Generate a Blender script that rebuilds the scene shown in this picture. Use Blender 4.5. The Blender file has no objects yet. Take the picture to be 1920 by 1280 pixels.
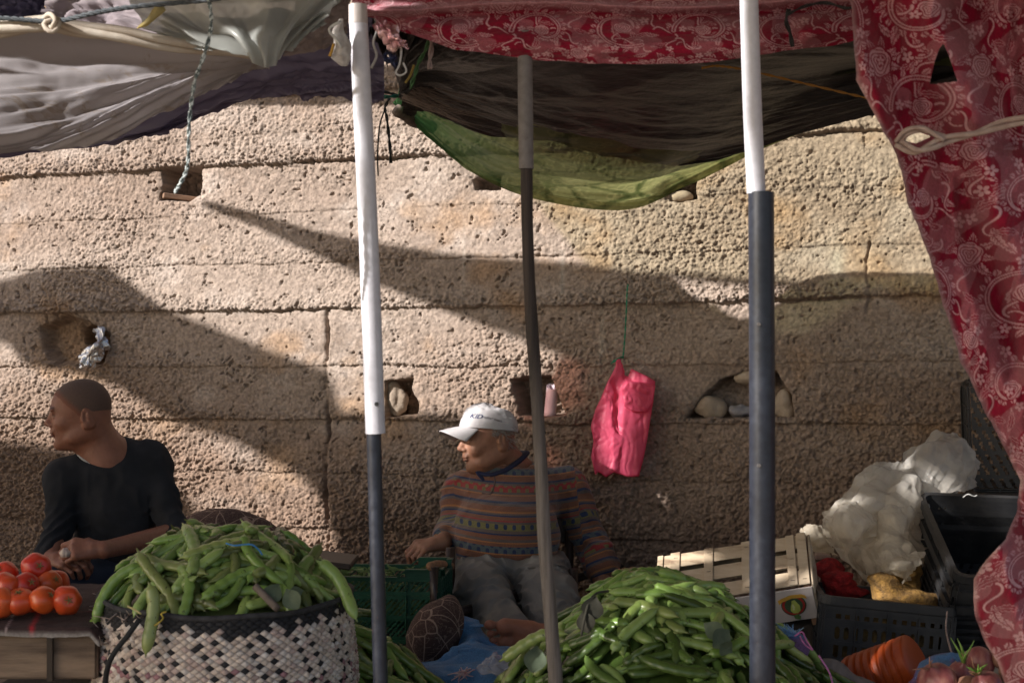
import bpy, bmesh, math, random
import numpy as np
from mathutils import Vector, Matrix, Quaternion
from mathutils.geometry import delaunay_2d_cdt

S = bpy.context.scene
COL = S.collection
# ------------------------------------------------------------------ camera
F = 2666.667            # focal length in photo pixels (50 mm on 36 mm, 1920 px)
CZ, HV = 1.2, 700.0     # eye height, horizon row
cd = bpy.data.cameras.new("camera"); cam = bpy.data.objects.new("camera", cd); COL.objects.link(cam)
cam.location = (0, 0, CZ); cam.rotation_euler = (math.radians(90), 0, 0)
cd.lens = 50; cd.sensor_width = 36; cd.shift_y = 60/1920.0
cd.clip_start = 0.05; cd.clip_end = 3000
cd.dof.use_dof = True; cd.dof.focus_distance = 4.9; cd.dof.aperture_fstop = 8.0
S.camera = cam
# ------------------------------------------------------------------ sun and sky
SD = Vector((0.78, 0.45, -0.45)).normalized()       # direction the sunlight travels
sun_el = math.asin(-SD.z); sun_az = math.atan2(-SD.x, -SD.y)
w = bpy.data.worlds.new("World"); S.world = w; w.use_nodes = True
nt = w.node_tree; bg = nt.nodes["Background"]; sky = nt.nodes.new("ShaderNodeTexSky")
sky.sky_type = 'NISHITA'; sky.sun_disc = False; sky.sun_elevation = sun_el; sky.sun_rotation = sun_az
sky.dust_density = 2.0
nt.links.new(sky.outputs[0], bg.inputs[0]); bg.inputs[1].default_value = 0.085
sl = bpy.data.lights.new("sun", 'SUN'); so = bpy.data.objects.new("sun", sl); COL.objects.link(so)
sl.energy = 5.0; sl.angle = math.radians(0.8); sl.color = (1.0, 0.95, 0.90)
so.rotation_euler = SD.to_track_quat('-Z', 'Y').to_euler()
S.view_settings.view_transform = 'Standard'; S.view_settings.look = 'None'
S.view_settings.exposure = 0.95; S.view_settings.gamma = 1.0
S.cycles.use_denoising = True
S.cycles.max_bounces = 8; S.cycles.transparent_max_bounces = 12
S.cycles.sample_clamp_indirect = 6.0

# ------------------------------------------------------------------ helpers
rng = np.random.default_rng(7); random.seed(7)
def P(u, v, Y): return np.array([(u-960)/F*Y, Y, CZ+(HV-v)/F*Y])
WK = 0.30; WN = math.sqrt(1+WK*WK)
def wallY(u): return 5.5/(1+WK*(u-960)/F)
def W(u, v, out=0.0):
    p = P(u, v, wallY(u)); return p + out*np.array([-WK, -1, 0])/WN
def w_s(u): return (u-960)/F*wallY(u)*WN
def px(n, Y): return n*Y/F

def _lerp(a, b, t): return a+(b-a)*t
_T2 = rng.random((8, 256, 256)); _T3 = rng.random((4, 32, 32, 32))
def vn2(x, y, k=0):
    T = _T2[k % 8]; xi = np.floor(x).astype(int); yi = np.floor(y).astype(int); fx = x-xi; fy = y-yi
    fx = fx*fx*(3-2*fx); fy = fy*fy*(3-2*fy); a = xi & 255; b = yi & 255; a1 = (a+1) & 255; b1 = (b+1) & 255
    return _lerp(_lerp(T[a, b], T[a1, b], fx), _lerp(T[a, b1], T[a1, b1], fx), fy)
def fbm2(x, y, o=4, k=0):
    r = 0; amp = 0.5
    for i in range(o): r = r+amp*(vn2(x, y, k+i)-0.5); x = x*2.03+13.7; y = y*2.03+5.1; amp *= 0.5
    return r*2
def vn3(p, k=0):
    T = _T3[k % 4]; i = np.floor(p).astype(int); f = p-i; f = f*f*(3-2*f); a = i & 31; b = (i+1) & 31
    x0, y0, z0 = a[..., 0], a[..., 1], a[..., 2]; x1, y1, z1 = b[..., 0], b[..., 1], b[..., 2]
    fx, fy, fz = f[..., 0], f[..., 1], f[..., 2]
    return _lerp(_lerp(_lerp(T[x0, y0, z0], T[x1, y0, z0], fx), _lerp(T[x0, y1, z0], T[x1, y1, z0], fx), fy),
                 _lerp(_lerp(T[x0, y0, z1], T[x1, y0, z1], fx), _lerp(T[x0, y1, z1], T[x1, y1, z1], fx), fy), fz)
def fbm3(p, o=3, k=0):
    r = 0; amp = 0.5
    for i in range(o): r = r+amp*(vn3(p, k+i)-0.5); p = p*2.03+7.3; amp *= 0.5
    return r*2
def worley(x, y, k=0):
    xi = np.floor(x).astype(int); yi = np.floor(y).astype(int); best = np.full(x.shape, 9.0); idv = np.zeros(x.shape)
    for dx in (-1, 0, 1):
        for dy in (-1, 0, 1):
            cx = xi+dx; cy = yi+dy; a = cx & 255; b = cy & 255
            d = (cx+_T2[k, a, b]-x)**2+(cy+_T2[(k+1) % 8, a, b]-y)**2
            m = d < best; best = np.where(m, d, best); idv = np.where(m, _T2[(k+2) % 8, a, b], idv)
    return np.sqrt(best), idv
def crease(p, seed, f, n=5):
    r = np.random.default_rng(seed); s = 0; wp = fbm3(p*f*.55+seed, 2, seed % 4)[..., None]*np.ones(3)
    for k in range(n):
        d = r.normal(size=3); d /= np.linalg.norm(d); q = (p@d)*f*(.5+r.random()*1.1)+r.random()*9+(.5+.3*r.random())*wp[..., 0]*(1 if k % 2 else -1); s = s+np.abs((q % 1)-.5)*2-.5
    return s/math.sqrt(n)
def sstep(a, b, x): t = np.clip((x-a)/(b-a), 0, 1); return t*t*(3-2*t)
def in_poly(x, y, poly):
    x = np.asarray(x, float); y = np.asarray(y, float); r = np.zeros(x.shape, bool); n = len(poly)
    for i in range(n):
        x0, y0 = poly[i]; x1, y1 = poly[(i+1) % n]
        if y0 == y1: continue
        c = ((y0 > y) != (y1 > y)) & (x < (x1-x0)*(y-y0)/(y1-y0)+x0); r ^= c
    return r
def poly_dist(x, y, poly):     # signed distance, negative inside
    d = np.full(np.shape(x), 1e9); n = len(poly)
    for i in range(n):
        ax, ay = poly[i]; bx, by = poly[(i+1) % n]; ex, ey = bx-ax, by-ay
        t = np.clip(((x-ax)*ex+(y-ay)*ey)/(ex*ex+ey*ey+1e-12), 0, 1)
        d = np.minimum(d, np.hypot(x-ax-t*ex, y-ay-t*ey))
    return np.where(in_poly(x, y, poly), -d, d)

def mk(name, V, Fc, mat=None, parent=None, smooth=True, mats=None, midx=None):
    V = np.asarray(V, np.float32).reshape(-1, 3); me = bpy.data.meshes.new(name)
    if isinstance(Fc, np.ndarray):
        k = Fc.shape[1]; me.vertices.add(len(V)); me.vertices.foreach_set('co', V.ravel())
        me.loops.add(Fc.size); me.loops.foreach_set('vertex_index', Fc.astype(np.int32).ravel())
        me.polygons.add(len(Fc)); me.polygons.foreach_set('loop_start', np.arange(0, Fc.size, k, dtype=np.int32))
        me.update(calc_edges=True)
    else:
        me.from_pydata(V.tolist(), [], [tuple(int(i) for i in f) for f in Fc]); me.update()
    me.polygons.foreach_set('use_smooth', [smooth]*len(me.polygons))
    o = bpy.data.objects.new(name, me); COL.objects.link(o)
    for m in (mats or ([mat] if mat else [])): me.materials.append(m)
    if midx is not None: me.polygons.foreach_set('material_index', np.asarray(midx, np.int32))
    if parent is not None: o.parent = parent; o.matrix_parent_inverse = parent.matrix_basis.inverted()
    return o
def empty(name, loc=(0, 0, 0)):
    o = bpy.data.objects.new(name, None); COL.objects.link(o); o.location = tuple(float(c) for c in loc); o.empty_display_size = .05; return o
def tag(o, label=None, cat=None, group=None, kind=None):
    if label: o["label"] = label
    if cat: o["category"] = cat
    if group: o["group"] = group
    if kind: o["kind"] = kind
    return o
def colattr(o, arr, name='Col'):
    a = o.data.color_attributes.new(name, 'FLOAT_COLOR', 'POINT'); arr = np.asarray(arr, np.float32)
    if arr.shape[1] == 3: arr = np.hstack([arr, np.ones((len(arr), 1), np.float32)])
    a.data.foreach_set('color', arr.ravel())
def gridfaces(nr, nc, wrap=False):
    i = np.arange(nr-1)[:, None]; j = np.arange(nc if wrap else nc-1)[None, :]; j1 = (j+1) % nc
    return np.stack([i*nc+j+0*j1, i*nc+j1, (i+1)*nc+j1, (i+1)*nc+j+0*j1], -1).reshape(-1, 4)
class MB:
    """collects boxes, tubes and sheets of one part"""
    def __init__(s): s.V = []; s.Fc = []; s.n = 0; s.M = []
    def add(s, V, Fc, m=0):
        V = np.asarray(V, float).reshape(-1, 3); s.V.append(V); s.Fc += [tuple(int(i)+s.n for i in f) for f in Fc]; s.n += len(V); s.M += [m]*len(Fc); return s
    def box(s, c, size, R=None, m=0, bev=0.0):
        c = np.array(c, float); h = np.array(size, float)/2
        if bev <= 0:
            V = np.array([[x, y, z] for x in (-1, 1) for y in (-1, 1) for z in (-1, 1)])*h
            Fc = [(0, 1, 3, 2), (4, 6, 7, 5), (0, 4, 5, 1), (2, 3, 7, 6), (0, 2, 6, 4), (1, 5, 7, 3)]
        else:
            b = min(bev, h.min()*.9); V = []; Fc = []; ix = {}
            for x in (-1, 1):
                for y in (-1, 1):
                    for z in (-1, 1):
                        for a in range(3):
                            q = np.array([x, y, z])*(h-b); q[a] = (x, y, z)[a]*h[a]; ix[(x, y, z, a)] = len(V); V.append(q)
            for a in range(3):
                o1, o2 = [i for i in range(3) if i != a]
                for sg in (-1, 1):
                    f = []
                    for p, q in ((-1, -1), (1, -1), (1, 1), (-1, 1)):
                        t = [0, 0, 0]; t[a] = sg; t[o1] = p; t[o2] = q; f.append(ix[(*t, a)])
                    Fc.append(f if (sg > 0) == (a != 1) else f[::-1])
                for p in (-1, 1):
                    for q in (-1, 1):
                        t0 = [0, 0, 0]; t1 = [0, 0, 0]; t0[a] = -1; t1[a] = 1
                        for t in (t0, t1): t[o1] = p; t[o2] = q
                        Fc.append((ix[(*t0, o1)], ix[(*t1, o1)], ix[(*t1, o2)], ix[(*t0, o2)]))
            for x in (-1, 1):
                for y in (-1, 1):
                    for z in (-1, 1): Fc.append(tuple(ix[(x, y, z, a)] for a in range(3)))
            V = np.array(V)
        if R is not None: V = V @ np.array(R).T
        return s.add(V+c, Fc, m)
    def beam(s, a, b, w, t, up=(0, 0, 1), m=0, bev=0.0):
        a = np.array(a, float); b = np.array(b, float); d = b-a; L = np.linalg.norm(d); d = d/L
        up = np.array(up, float); x = np.cross(up, d); x /= np.linalg.norm(x)+1e-9; z = np.cross(d, x)
        return s.box((a+b)/2, (w, L, t), np.stack([x, d, z], 1), m, bev)
    def tube(s, pts, rad, n=10, cap=True, m=0, flat=None):
        V, Fc = tube_geo(pts, rad, n, cap, flat); return s.add(V, Fc, m)
    def build(s, name, mat=None, parent=None, smooth=False, mats=None):
        return mk(name, np.vstack(s.V), s.Fc, mat, parent, smooth, mats, s.M if mats else None)
def resample(pts, n):
    pts = np.asarray(pts, float); k = len(pts); t = np.linspace(0, k-1, n); return catmull(pts, t)
def catmull(c, t):
    c = np.asarray(c, float); k = len(c); i = np.clip(np.floor(t).astype(int), 0, k-2); f = (t-i)
    f = f.reshape(f.shape+(1,)*(c.ndim-1))
    g = lambda j: c[np.clip(j, 0, k-1)]
    p0 = np.where((i-1 < 0).reshape(i.shape+(1,)*(c.ndim-1)), 2*c[0]-c[1], g(i-1)); p3 = np.where((i+2 > k-1).reshape(i.shape+(1,)*(c.ndim-1)), 2*c[-1]-c[-2], g(i+2))
    p1, p2 = g(i), g(i+1)
    return 0.5*((2*p1)+(-p0+p2)*f+(2*p0-5*p1+4*p2-p3)*f**2+(-p0+3*p1-3*p2+p3)*f**3)
def tube_geo(pts, rad, n=10, cap=True, flat=None):
    pts = np.asarray(pts, float); k = len(pts); rad = np.broadcast_to(np.asarray(rad, float), (k,))
    T = np.gradient(pts, axis=0); T /= np.linalg.norm(T, axis=1)[:, None]+1e-12
    a = np.array([0, 0, 1.]) if abs(T[0, 2]) < .9 else np.array([1., 0, 0])
    N = np.cross(T[0], a); N /= np.linalg.norm(N); V = []
    for i in range(k):
        N = N-T[i]*np.dot(N, T[i]); N /= np.linalg.norm(N)+1e-12; B = np.cross(T[i], N)
        th = np.linspace(0, 2*np.pi, n, endpoint=False)
        fl = 1.0 if flat is None else flat
        V.append(pts[i]+rad[i]*(np.cos(th)[:, None]*N+fl*np.sin(th)[:, None]*B))
    V = np.vstack(V); Fc = [tuple(f) for f in gridfaces(k, n, True)]
    if cap: Fc.append(tuple(range(n))[::-1]); Fc.append(tuple((k-1)*n+j for j in range(n)))
    return V, Fc
def patch(ctrl, nu, nv):
    """ctrl rows x cols of (u, v, Y) photo points with their own depth; smooth surface, rows first"""
    c = np.array([[P(*q) for q in r] for r in ctrl])
    a = catmull(c, np.linspace(0, len(c)-1, nv)); b = catmull(a.transpose(1, 0, 2), np.linspace(0, c.shape[1]-1, nu))
    return b.transpose(1, 0, 2)          # nv x nu x 3
def normals(G):
    du = np.gradient(G, axis=1); dv = np.gradient(G, axis=0); n = np.cross(du, dv); return n/(np.linalg.norm(n, axis=2)[..., None]+1e-12)
def sheet(name, G, mat, parent=None, thick=0.0, keep=None, disp=None):
    nv, nu = G.shape[:2]
    if disp is not None: G = G+normals(G)*disp[..., None]
    Fc = gridfaces(nv, nu)
    if keep is not None:
        kf = keep.ravel()[Fc].all(1); Fc = Fc[kf]
    o = mk(name, G, Fc, mat, parent)
    if thick:
        m = o.modifiers.new('solid', 'SOLIDIFY'); m.thickness = thick; m.offset = 0
    return o

# ---- materials
def new_mat(name):
    m = bpy.data.materials.new(name); m.use_nodes = True; nt = m.node_tree; b = nt.nodes['Principled BSDF']; return m, nt, b
def N(nt, t, **kw):
    n = nt.nodes.new(t)
    for k, v in kw.items():
        if k in n.inputs.keys() if isinstance(k, str) else False: n.inputs[k].default_value = v
        else: setattr(n, k, v)
    return n
def L(nt, a, b): nt.links.new(a, b)
def coords(nt, gen='Object', scale=(1, 1, 1)):
    tc = nt.nodes.new('ShaderNodeTexCoord'); mp = nt.nodes.new('ShaderNodeMapping'); mp.inputs['Scale'].default_value = scale
    L(nt, tc.outputs[gen], mp.inputs[0]); return mp.outputs[0]
def noise(nt, vec, scale, detail=5, rough=.55, dist=0.0):
    n = nt.nodes.new('ShaderNodeTexNoise'); n.inputs['Scale'].default_value = scale; n.inputs['Detail'].default_value = detail
    n.inputs['Roughness'].default_value = rough; n.inputs['Distortion'].default_value = dist; L(nt, vec, n.inputs['Vector']); return n.outputs[0]
def ramp(nt, fac, stops, interp='LINEAR'):
    r = nt.nodes.new('ShaderNodeValToRGB'); r.color_ramp.interpolation = interp; e = r.color_ramp.elements
    while len(e) > 1: e.remove(e[-1])
    e[0].position = stops[0][0]; e[0].color = (*stops[0][1], 1)
    for p, c in stops[1:]:
        q = e.new(p); q.color = (*c, 1)
    L(nt, fac, r.inputs[0]); return r.outputs[0]
def mixc(nt, fac, a, b, mode='MIX'):
    m = nt.nodes.new('ShaderNodeMix'); m.data_type = 'RGBA'; m.blend_type = mode
    if isinstance(fac, (int, float)): m.inputs[0].default_value = fac
    else: L(nt, fac, m.inputs[0])
    for s, v in ((6, a), (7, b)):
        if isinstance(v, (tuple, list)): m.inputs[s].default_value = (*v, 1)
        else: L(nt, v, m.inputs[s])
    return m.outputs[2]
def bump(nt, b, h, strength=.5, dist=.002, prev=None):
    n = nt.nodes.new('ShaderNodeBump'); n.inputs['Strength'].default_value = strength; n.inputs['Distance'].default_value = dist
    L(nt, h, n.inputs['Height'])
    if prev is not None: L(nt, prev, n.inputs['Normal'])
    L(nt, n.outputs[0], b.inputs['Normal']); return n.outputs[0]
def simple(name, c1, c2=None, scale=8, rough=.6, bs=.3, bscale=None, bdist=.002, spec=.4, metal=0, coat=0, sss=0, trans=0, stops=None, gen='Object', sc=(1, 1, 1), rvar=None):
    m, nt, b = new_mat(name); v = coords(nt, gen, sc); c2 = c2 or tuple(x*.7 for x in c1)
    n = noise(nt, v, scale, 6, .6)
    col = ramp(nt, n, stops or [(.35, c1), (.65, c2)])
    if rvar is not None:
        oi = nt.nodes.new('ShaderNodeObjectInfo'); r2 = ramp(nt, oi.outputs['Random'], rvar); col = mixc(nt, .6, col, r2)
    L(nt, col, b.inputs['Base Color']); b.inputs['Roughness'].default_value = rough; b.inputs['Metallic'].default_value = metal
    b.inputs['Specular IOR Level'].default_value = spec; b.inputs['Coat Weight'].default_value = coat
    if sss: b.inputs['Subsurface Weight'].default_value = sss; b.inputs['Subsurface Radius'].default_value = (.01, .004, .002); b.inputs['Subsurface Scale'].default_value = .5
    if bs: bump(nt, b, noise(nt, v, bscale or scale*6, 4, .6), bs, bdist)
    if trans:
        t = nt.nodes.new('ShaderNodeBsdfTranslucent'); L(nt, col, t.inputs[0]); mx = nt.nodes.new('ShaderNodeMixShader'); mx.inputs[0].default_value = trans
        L(nt, b.outputs[0], mx.inputs[1]); L(nt, t.outputs[0], mx.inputs[2]); L(nt, mx.outputs[0], nt.nodes['Material Output'].inputs[0])
    return m
def attr_mat(name, rough=.85, bs=.4, bscale=400, trans=0, sheen=0, attr='Col', spec=.3, bdist=.001, gain=1.0):
    m, nt, b = new_mat(name); a = nt.nodes.new('ShaderNodeAttribute'); a.attribute_name = attr; v = coords(nt)
    n = noise(nt, v, 30, 6, .7); col = mixc(nt, .35, a.outputs[0], ramp(nt, n, [(.3, (.45, .45, .45)), (.7, (1, 1, 1))]), 'MULTIPLY')
    L(nt, col, b.inputs['Base Color']); b.inputs['Roughness'].default_value = rough; b.inputs['Specular IOR Level'].default_value = spec
    b.inputs['Sheen Weight'].default_value = sheen
    if bs: bump(nt, b, noise(nt, v, bscale, 3, .6), bs, bdist)
    if trans:
        t = nt.nodes.new('ShaderNodeBsdfTranslucent'); L(nt, col, t.inputs[0]); mx = nt.nodes.new('ShaderNodeMixShader'); mx.inputs[0].default_value = trans
        L(nt, b.outputs[0], mx.inputs[1]); L(nt, t.outputs[0], mx.inputs[2]); L(nt, mx.outputs[0], nt.nodes['Material Output'].inputs[0])
    return m
# ------------------------------------------------------------------ ground
def ground_mat():
    m, nt, b = new_mat("trodden_earth"); v = coords(nt); n = noise(nt, v, 3, 8, .65); n2 = noise(nt, v, 40, 6, .7)
    L(nt, mixc(nt, .5, ramp(nt, n, [(.3, (.13, .09, .06)), (.7, (.24, .18, .125))]), ramp(nt, n2, [(.3, (.10, .075, .05)), (.7, (.27, .21, .16))])), b.inputs['Base Color'])
    b.inputs['Roughness'].default_value = .95; bump(nt, b, n2, .7, .01); return m
gx = np.concatenate([[-900, -200, -60, -20], np.linspace(-8, 8, 60), [20, 60, 200, 900]])
GX, GY = np.meshgrid(gx, gx); GZ = .02*fbm2(GX*1.3, GY*1.3, 3)*(np.hypot(GX, GY) < 12)-0.01
g = mk("ground", np.stack([GX, GY, GZ], -1), gridfaces(len(gx), len(gx)), ground_mat()); tag(g, kind="structure")

# ------------------------------------------------------------------ the old earth wall
def wall_mat():
    m, nt, b = new_mat("rammed_earth"); v = coords(nt)
    a = nt.nodes.new('ShaderNodeAttribute'); a.attribute_name = 'Col'
    g1 = noise(nt, v, 120, 5, .75); col = mixc(nt, .55, a.outputs[0], ramp(nt, g1, [(.28, (.42, .40, .38)), (.5, (.86, .85, .84)), (.72, (1.15, 1.12, 1.1))]), 'MULTIPLY')
    L(nt, col, b.inputs['Base Color']); b.inputs['Roughness'].default_value = .93; b.inputs['Specular IOR Level'].default_value = .2
    vo = nt.nodes.new('ShaderNodeTexVoronoi'); vo.inputs['Scale'].default_value = 130; L(nt, v, vo.inputs['Vector'])
    pit = ramp(nt, vo.outputs['Distance'], [(.0, (0, 0, 0)), (.28, (1, 1, 1))])
    gate = ramp(nt, noise(nt, v, 22, 3, .6), [(.40, (1, 1, 1)), (.50, (0, 0, 0))])
    h = mixc(nt, gate, (1, 1, 1), pit); p = bump(nt, b, h, .9, .006)
    bump(nt, b, noise(nt, v, 260, 5, .7), .75, .004, p); return m
HOLES = [  # outline in photo pixels, depth, reach of the crumbled rim in pixels
    ([(303, 318), (372, 314), (378, 340), (374, 362), (350, 378), (300, 376), (304, 345)], .16, 3),
    ([(75, 610), (130, 585), (165, 600), (205, 625), (205, 655), (196, 688), (105, 686), (80, 660)], .075, 12),
    ([(140, 615), (165, 600), (203, 628), (200, 655), (194, 684), (150, 684), (160, 650), (138, 640)], .15, 5),
    ([(724, 712), (774, 709), (772, 728), (786, 760), (784, 780), (724, 780)], .17, 4),
    ([(960, 712), (990, 705), (1035, 705), (1046, 730), (1062, 780), (975, 780), (972, 750)], .15, 5),
    ([(1285, 783), (1318, 740), (1350, 712), (1400, 696), (1455, 697), (1478, 730), (1489, 784)], .12, 4),
    ([(888, 335), (940, 330), (938, 356), (890, 356)], .10, 3),
    ([(1250, 345), (1308, 330), (1306, 374), (1254, 378)], .12, 5)]
MAJOR = [(.86, 1.0), (.262, .95), (-.185, .7), (-.62, .6), (1.13, .55)]
MINOR = [(.66, .22), (.452, .25), (.032, .32), (-.40, .25), (.98, .15), (1.4, .5)]
def wall_height(s, z):
    zz = z-CZ; wob = .010*fbm2(s*4, z*2+3.3, 4, 2)+.022*fbm2(s*.6, z*.5+9, 3, 5)
    u = zz+wob
    r = .35+.9*fbm2(s*1.6, z*3.2, 4, 1)
    for c, k in MAJOR+MINOR:       # grainier towards the foot of each lift
        r = r+.75*k*sstep(.09, .0, u-c)*(u > c)
    r = r+.55*sstep(.15, -.5, zz)+.35*sstep(-.9, -1.6, s)*sstep(.2, -.3, zz)
    r = np.clip(r, .06, 1.3)
    d1, i1 = worley(s*78, z*86, 0); d2, _ = worley(s*140, z*150, 3)
    peb = np.sqrt(np.clip(1-(d1*1.25)**2, 0, 1))*(.5+i1); peb2 = np.sqrt(np.clip(1-(d2*1.3)**2, 0, 1))
    h = r*(.011*peb+.007*peb2)+.008*fbm2(s*60, z*66, 3, 4)*(r+.35)
    h = h+.02*fbm2(s*1.3, z*2.2, 3, 6)+.014*fbm2(s*5, z*7, 3, 3)*(.4+sstep(0, -.6, zz))
    pits = vn2(s*105, z*110, 5)*vn2(s*37, z*35, 2); h = h-.011*sstep(.54, .68, pits)
    for c, k in MAJOR+MINOR:
        ks = k*np.clip(.40+2.6*fbm2(s*2.6+c*9, s*0+c*5, 4, 7), .0, 1.5)
        x = u-c+.009*fbm2(s*26, z*8+c, 4, 0)
        h = h+.010*k*np.exp(-np.clip(x, 0, 9)/.09)*(x > 0)-.017*ks*np.exp(-(x/.0045)**2)-.004*ks*np.exp(-(x/.018)**2)
    def crack(su, za, zb, k, wd=.006):
        x = s-su-.03*fbm2(z*7, z*0+su, 5, 3)
        return k*np.exp(-(x/(wd*(.5+1.2*vn2(z*30, s*20, 2))))**2)*np.clip(.3+1.6*vn2(z*9, z*0+su, 6), 0, 1.3)*sstep(za-.05, za, zz)*sstep(zb+.03, zb, zz)
    h = h-crack(w_s(613), -.75, .24, .020, .007)-crack(w_s(1627), .25, .46, .014)-crack(w_s(1135), .45, .62, .004)
    x = s-w_s(613)-.03*fbm2(z*7, z*0+w_s(613), 5, 3); h = h+.005*sstep(0, .01, x)*np.exp(-np.clip(x, 0, 9)/.15)*sstep(.3, .2, zz)
    # scar left of the window hole and damp belly of the foot
    U = 960+s/WN/(5.5-WK*s/WN)*F; Vv = HV-(zz)*F/(5.5-WK*s/WN)
    wu = 5*fbm2(s*18, z*18, 3, 1); wv = 5*fbm2(s*18+50, z*18, 3, 2)
    for poly, dep, rim in HOLES:
        bx = [p[0] for p in poly]; by = [p[1] for p in poly]
        m = (U > min(bx)-40) & (U < max(bx)+40) & (Vv > min(by)-40) & (Vv < max(by)+40)
        dd = poly_dist(U[m]+wu[m], Vv[m]+wv[m], poly)
        h[m] = h[m]-dep*sstep(1.0, -rim, dd)*(1+.25*fbm2(s[m]*25, z[m]*25, 3, 5))-.012*np.exp(-np.clip(dd, 0, 99)/9)
    for (cu, cv, ru, rv, k) in ((250, 660, 60, 40, -.006), (1310, 345, 50, 35, .014), (1110, 735, 90, 50, .01), (880, 740, 95, 40, .016), (1040, 720, 50, 40, .01), (1400, 700, 130, 30, -.008)):
        h = h+k*np.exp(-((U-cu)/ru)**2-((Vv-cv)/rv)**2)*(1+.8*fbm2(s*30, z*30, 3, 6))
    return h, r
def build_wall():
    st = .0034
    sa = np.concatenate([np.linspace(-9, -4.2, 60)[:-1], np.linspace(-4.2, -2.6, 160)[:-1], np.arange(-2.6, 2.0, st), np.linspace(2.0, 3.4, 140)[1:], np.linspace(3.4, 6, 60)[1:]])
    za = np.concatenate([np.linspace(-.05, .0, 5)[:-1], np.arange(.0, 2.46, st), np.linspace(2.46, 4.2, 170)[1:]])
    s, z = np.meshgrid(sa, za); h, r = wall_height(s, z)
    n = np.array([-WK, -1, 0])/WN
    V = np.stack([s/WN, 5.5-WK*s/WN, z], -1)+h[..., None]*n
    zz = z-CZ
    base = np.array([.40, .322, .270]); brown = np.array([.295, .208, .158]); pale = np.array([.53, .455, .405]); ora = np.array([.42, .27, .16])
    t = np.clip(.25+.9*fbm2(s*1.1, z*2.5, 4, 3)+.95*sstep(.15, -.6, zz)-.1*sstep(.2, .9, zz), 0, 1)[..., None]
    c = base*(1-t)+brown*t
    t = np.clip(1.6*fbm2(s*6, z*8, 5, 5)-.15, 0, .8)[..., None]*(1-np.clip(r, 0, 1))[..., None]; c = c*(1-t)+pale*t
    t = np.clip(2.2*fbm2(s*3+7, z*4, 5, 2)-.5, 0, .65)[..., None]; c = c*(1-t)+ora*t
    for cu, cv, ru, rv, k, cc in ((1130, 640, 6, 60, .35, (.62, .58, .5)), (1055, 520, 4, 40, .5, (.62, .58, .52)), (1570, 490, 14, 30, .5, (.6, .57, .5)), (870, 500, 3, 60, .4, (.55, .5, .44))):
        U = 960+s/WN/(5.5-WK*s/WN)*F; Vv = HV-(zz)*F/(5.5-WK*s/WN)
        q = (k*np.exp(-((U-cu)/ru)**2-((Vv-cv)/rv)**2))[..., None]; c = c*(1-q)+np.array(cc)*q
    c = c*(.58+.44*vn2(s*120, z*120, 1)[..., None])
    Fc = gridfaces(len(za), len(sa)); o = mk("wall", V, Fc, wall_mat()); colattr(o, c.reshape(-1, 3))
    # give the wall its body
    mbx = MB(); mbx.box((0, 0, 0), (15, .5, 4.2)); b = mbx.build("wall_core", simple("wall_core_earth", (.35, .27, .2)), o)
    b.rotation_euler = (0, 0, -math.atan(WK)); c0 = np.array([-1.5/WN, 5.5+WK*1.5/WN, 2.06])-n*.53; b.location = c0
    tag(o, "old rammed earth wall of pitted tan courses with putlog holes, behind the two seated men", "wall"); return o
build_wall()

# ------------------------------------------------------------------ unseen sheets added overhead to cast and tint the shade
HP = 2.62
def toplane(p): t = (HP-p[2])/-SD.z; return np.array([p[0]-SD.x*t, p[1]-SD.y*t])
def lit(poly, Y=None): return [tuple(toplane(W(u, v) if Y is None else P(u, v, Y))) for u, v in poly]
TOPLIT = [(-900, 200), (2600, 200), (2600, 640), (1900, 575), (1650, 545), (1350, 522), (1200, 514), (1000, 488), (860, 478), (700, 452), (560, 422), (377, 372),
          (378, 386), (480, 424), (560, 462), (640, 498), (700, 530), (850, 590), (1000, 645), (1110, 690), (1108, 765), (1000, 797), (900, 788), (800, 775), (640, 770), (616, 696),
          (510, 658), (400, 614), (330, 588), (270, 548), (205, 502), (60, 510), (0, 530), (-900, 560)]
LOWLIT = [(-900, 650), (20, 645), (60, 690), (150, 705), (230, 728), (330, 792), (440, 828), (560, 890), (604, 935), (640, 1060), (620, 1090), (520, 1060), (400, 985), (330, 900), (255, 835), (150, 850), (60, 835), (-900, 800)]
OPEN = [lit(TOPLIT), lit(LOWLIT),
        lit([(822, 770), (860, 746), (915, 738), (932, 742), (932, 766), (905, 815), (878, 856), (850, 842), (822, 830)], 4.96),           # cap and lower face
        lit([(1148, 700), (1165, 678), (1180, 692), (1176, 770), (1148, 868), (1118, 862), (1108, 800), (1120, 750)], 5.22),       # bag
        lit([(1025, 838), (1060, 850), (1050, 885), (1020, 870)]),
        lit([(645, -60), (694, -60), (724, 800), (732, 1280), (696, 1280), (676, 800)], 2.9),
        lit([(1335, -60), (1420, -60), (1434, 360), (1440, 1260), (1345, 1260), (1340, 360)], 2.77),
        lit([(1440, 985), (1540, 985), (1545, 1070), (1440, 1120)], 4.2),
        lit([(1600, 870), (1690, 820), (1700, 900), (1640, 990), (1560, 1060), (1540, 960)], 4.5),
        lit([(1548, 900), (1640, 872), (1735, 860), (1735, 1000), (1715, 1085), (1610, 1085), (1548, 1010)], 4.36),
        lit([(1620, 1010), (1730, 1015), (1720, 1075), (1640, 1070)], 4.4),
        lit([(760, 190), (1000, 262), (1200, 305), (1480, 230), (1440, 262), (1280, 345), (1150, 382), (950, 330), (805, 245)], 4.75),
        lit([(-400, 0), (420, 10), (520, 85), (500, 125), (250, 240), (0, 305), (-400, 320)], 3.3),
        lit([(-300, 15), (500, 55), (500, 112), (-300, 110)], 2.86), lit([(480, 0), (650, 10), (650, 130), (480, 110)], 3.2),
        lit([(690, 30), (760, 60), (740, 130), (690, 100)], 3.1)]
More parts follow.
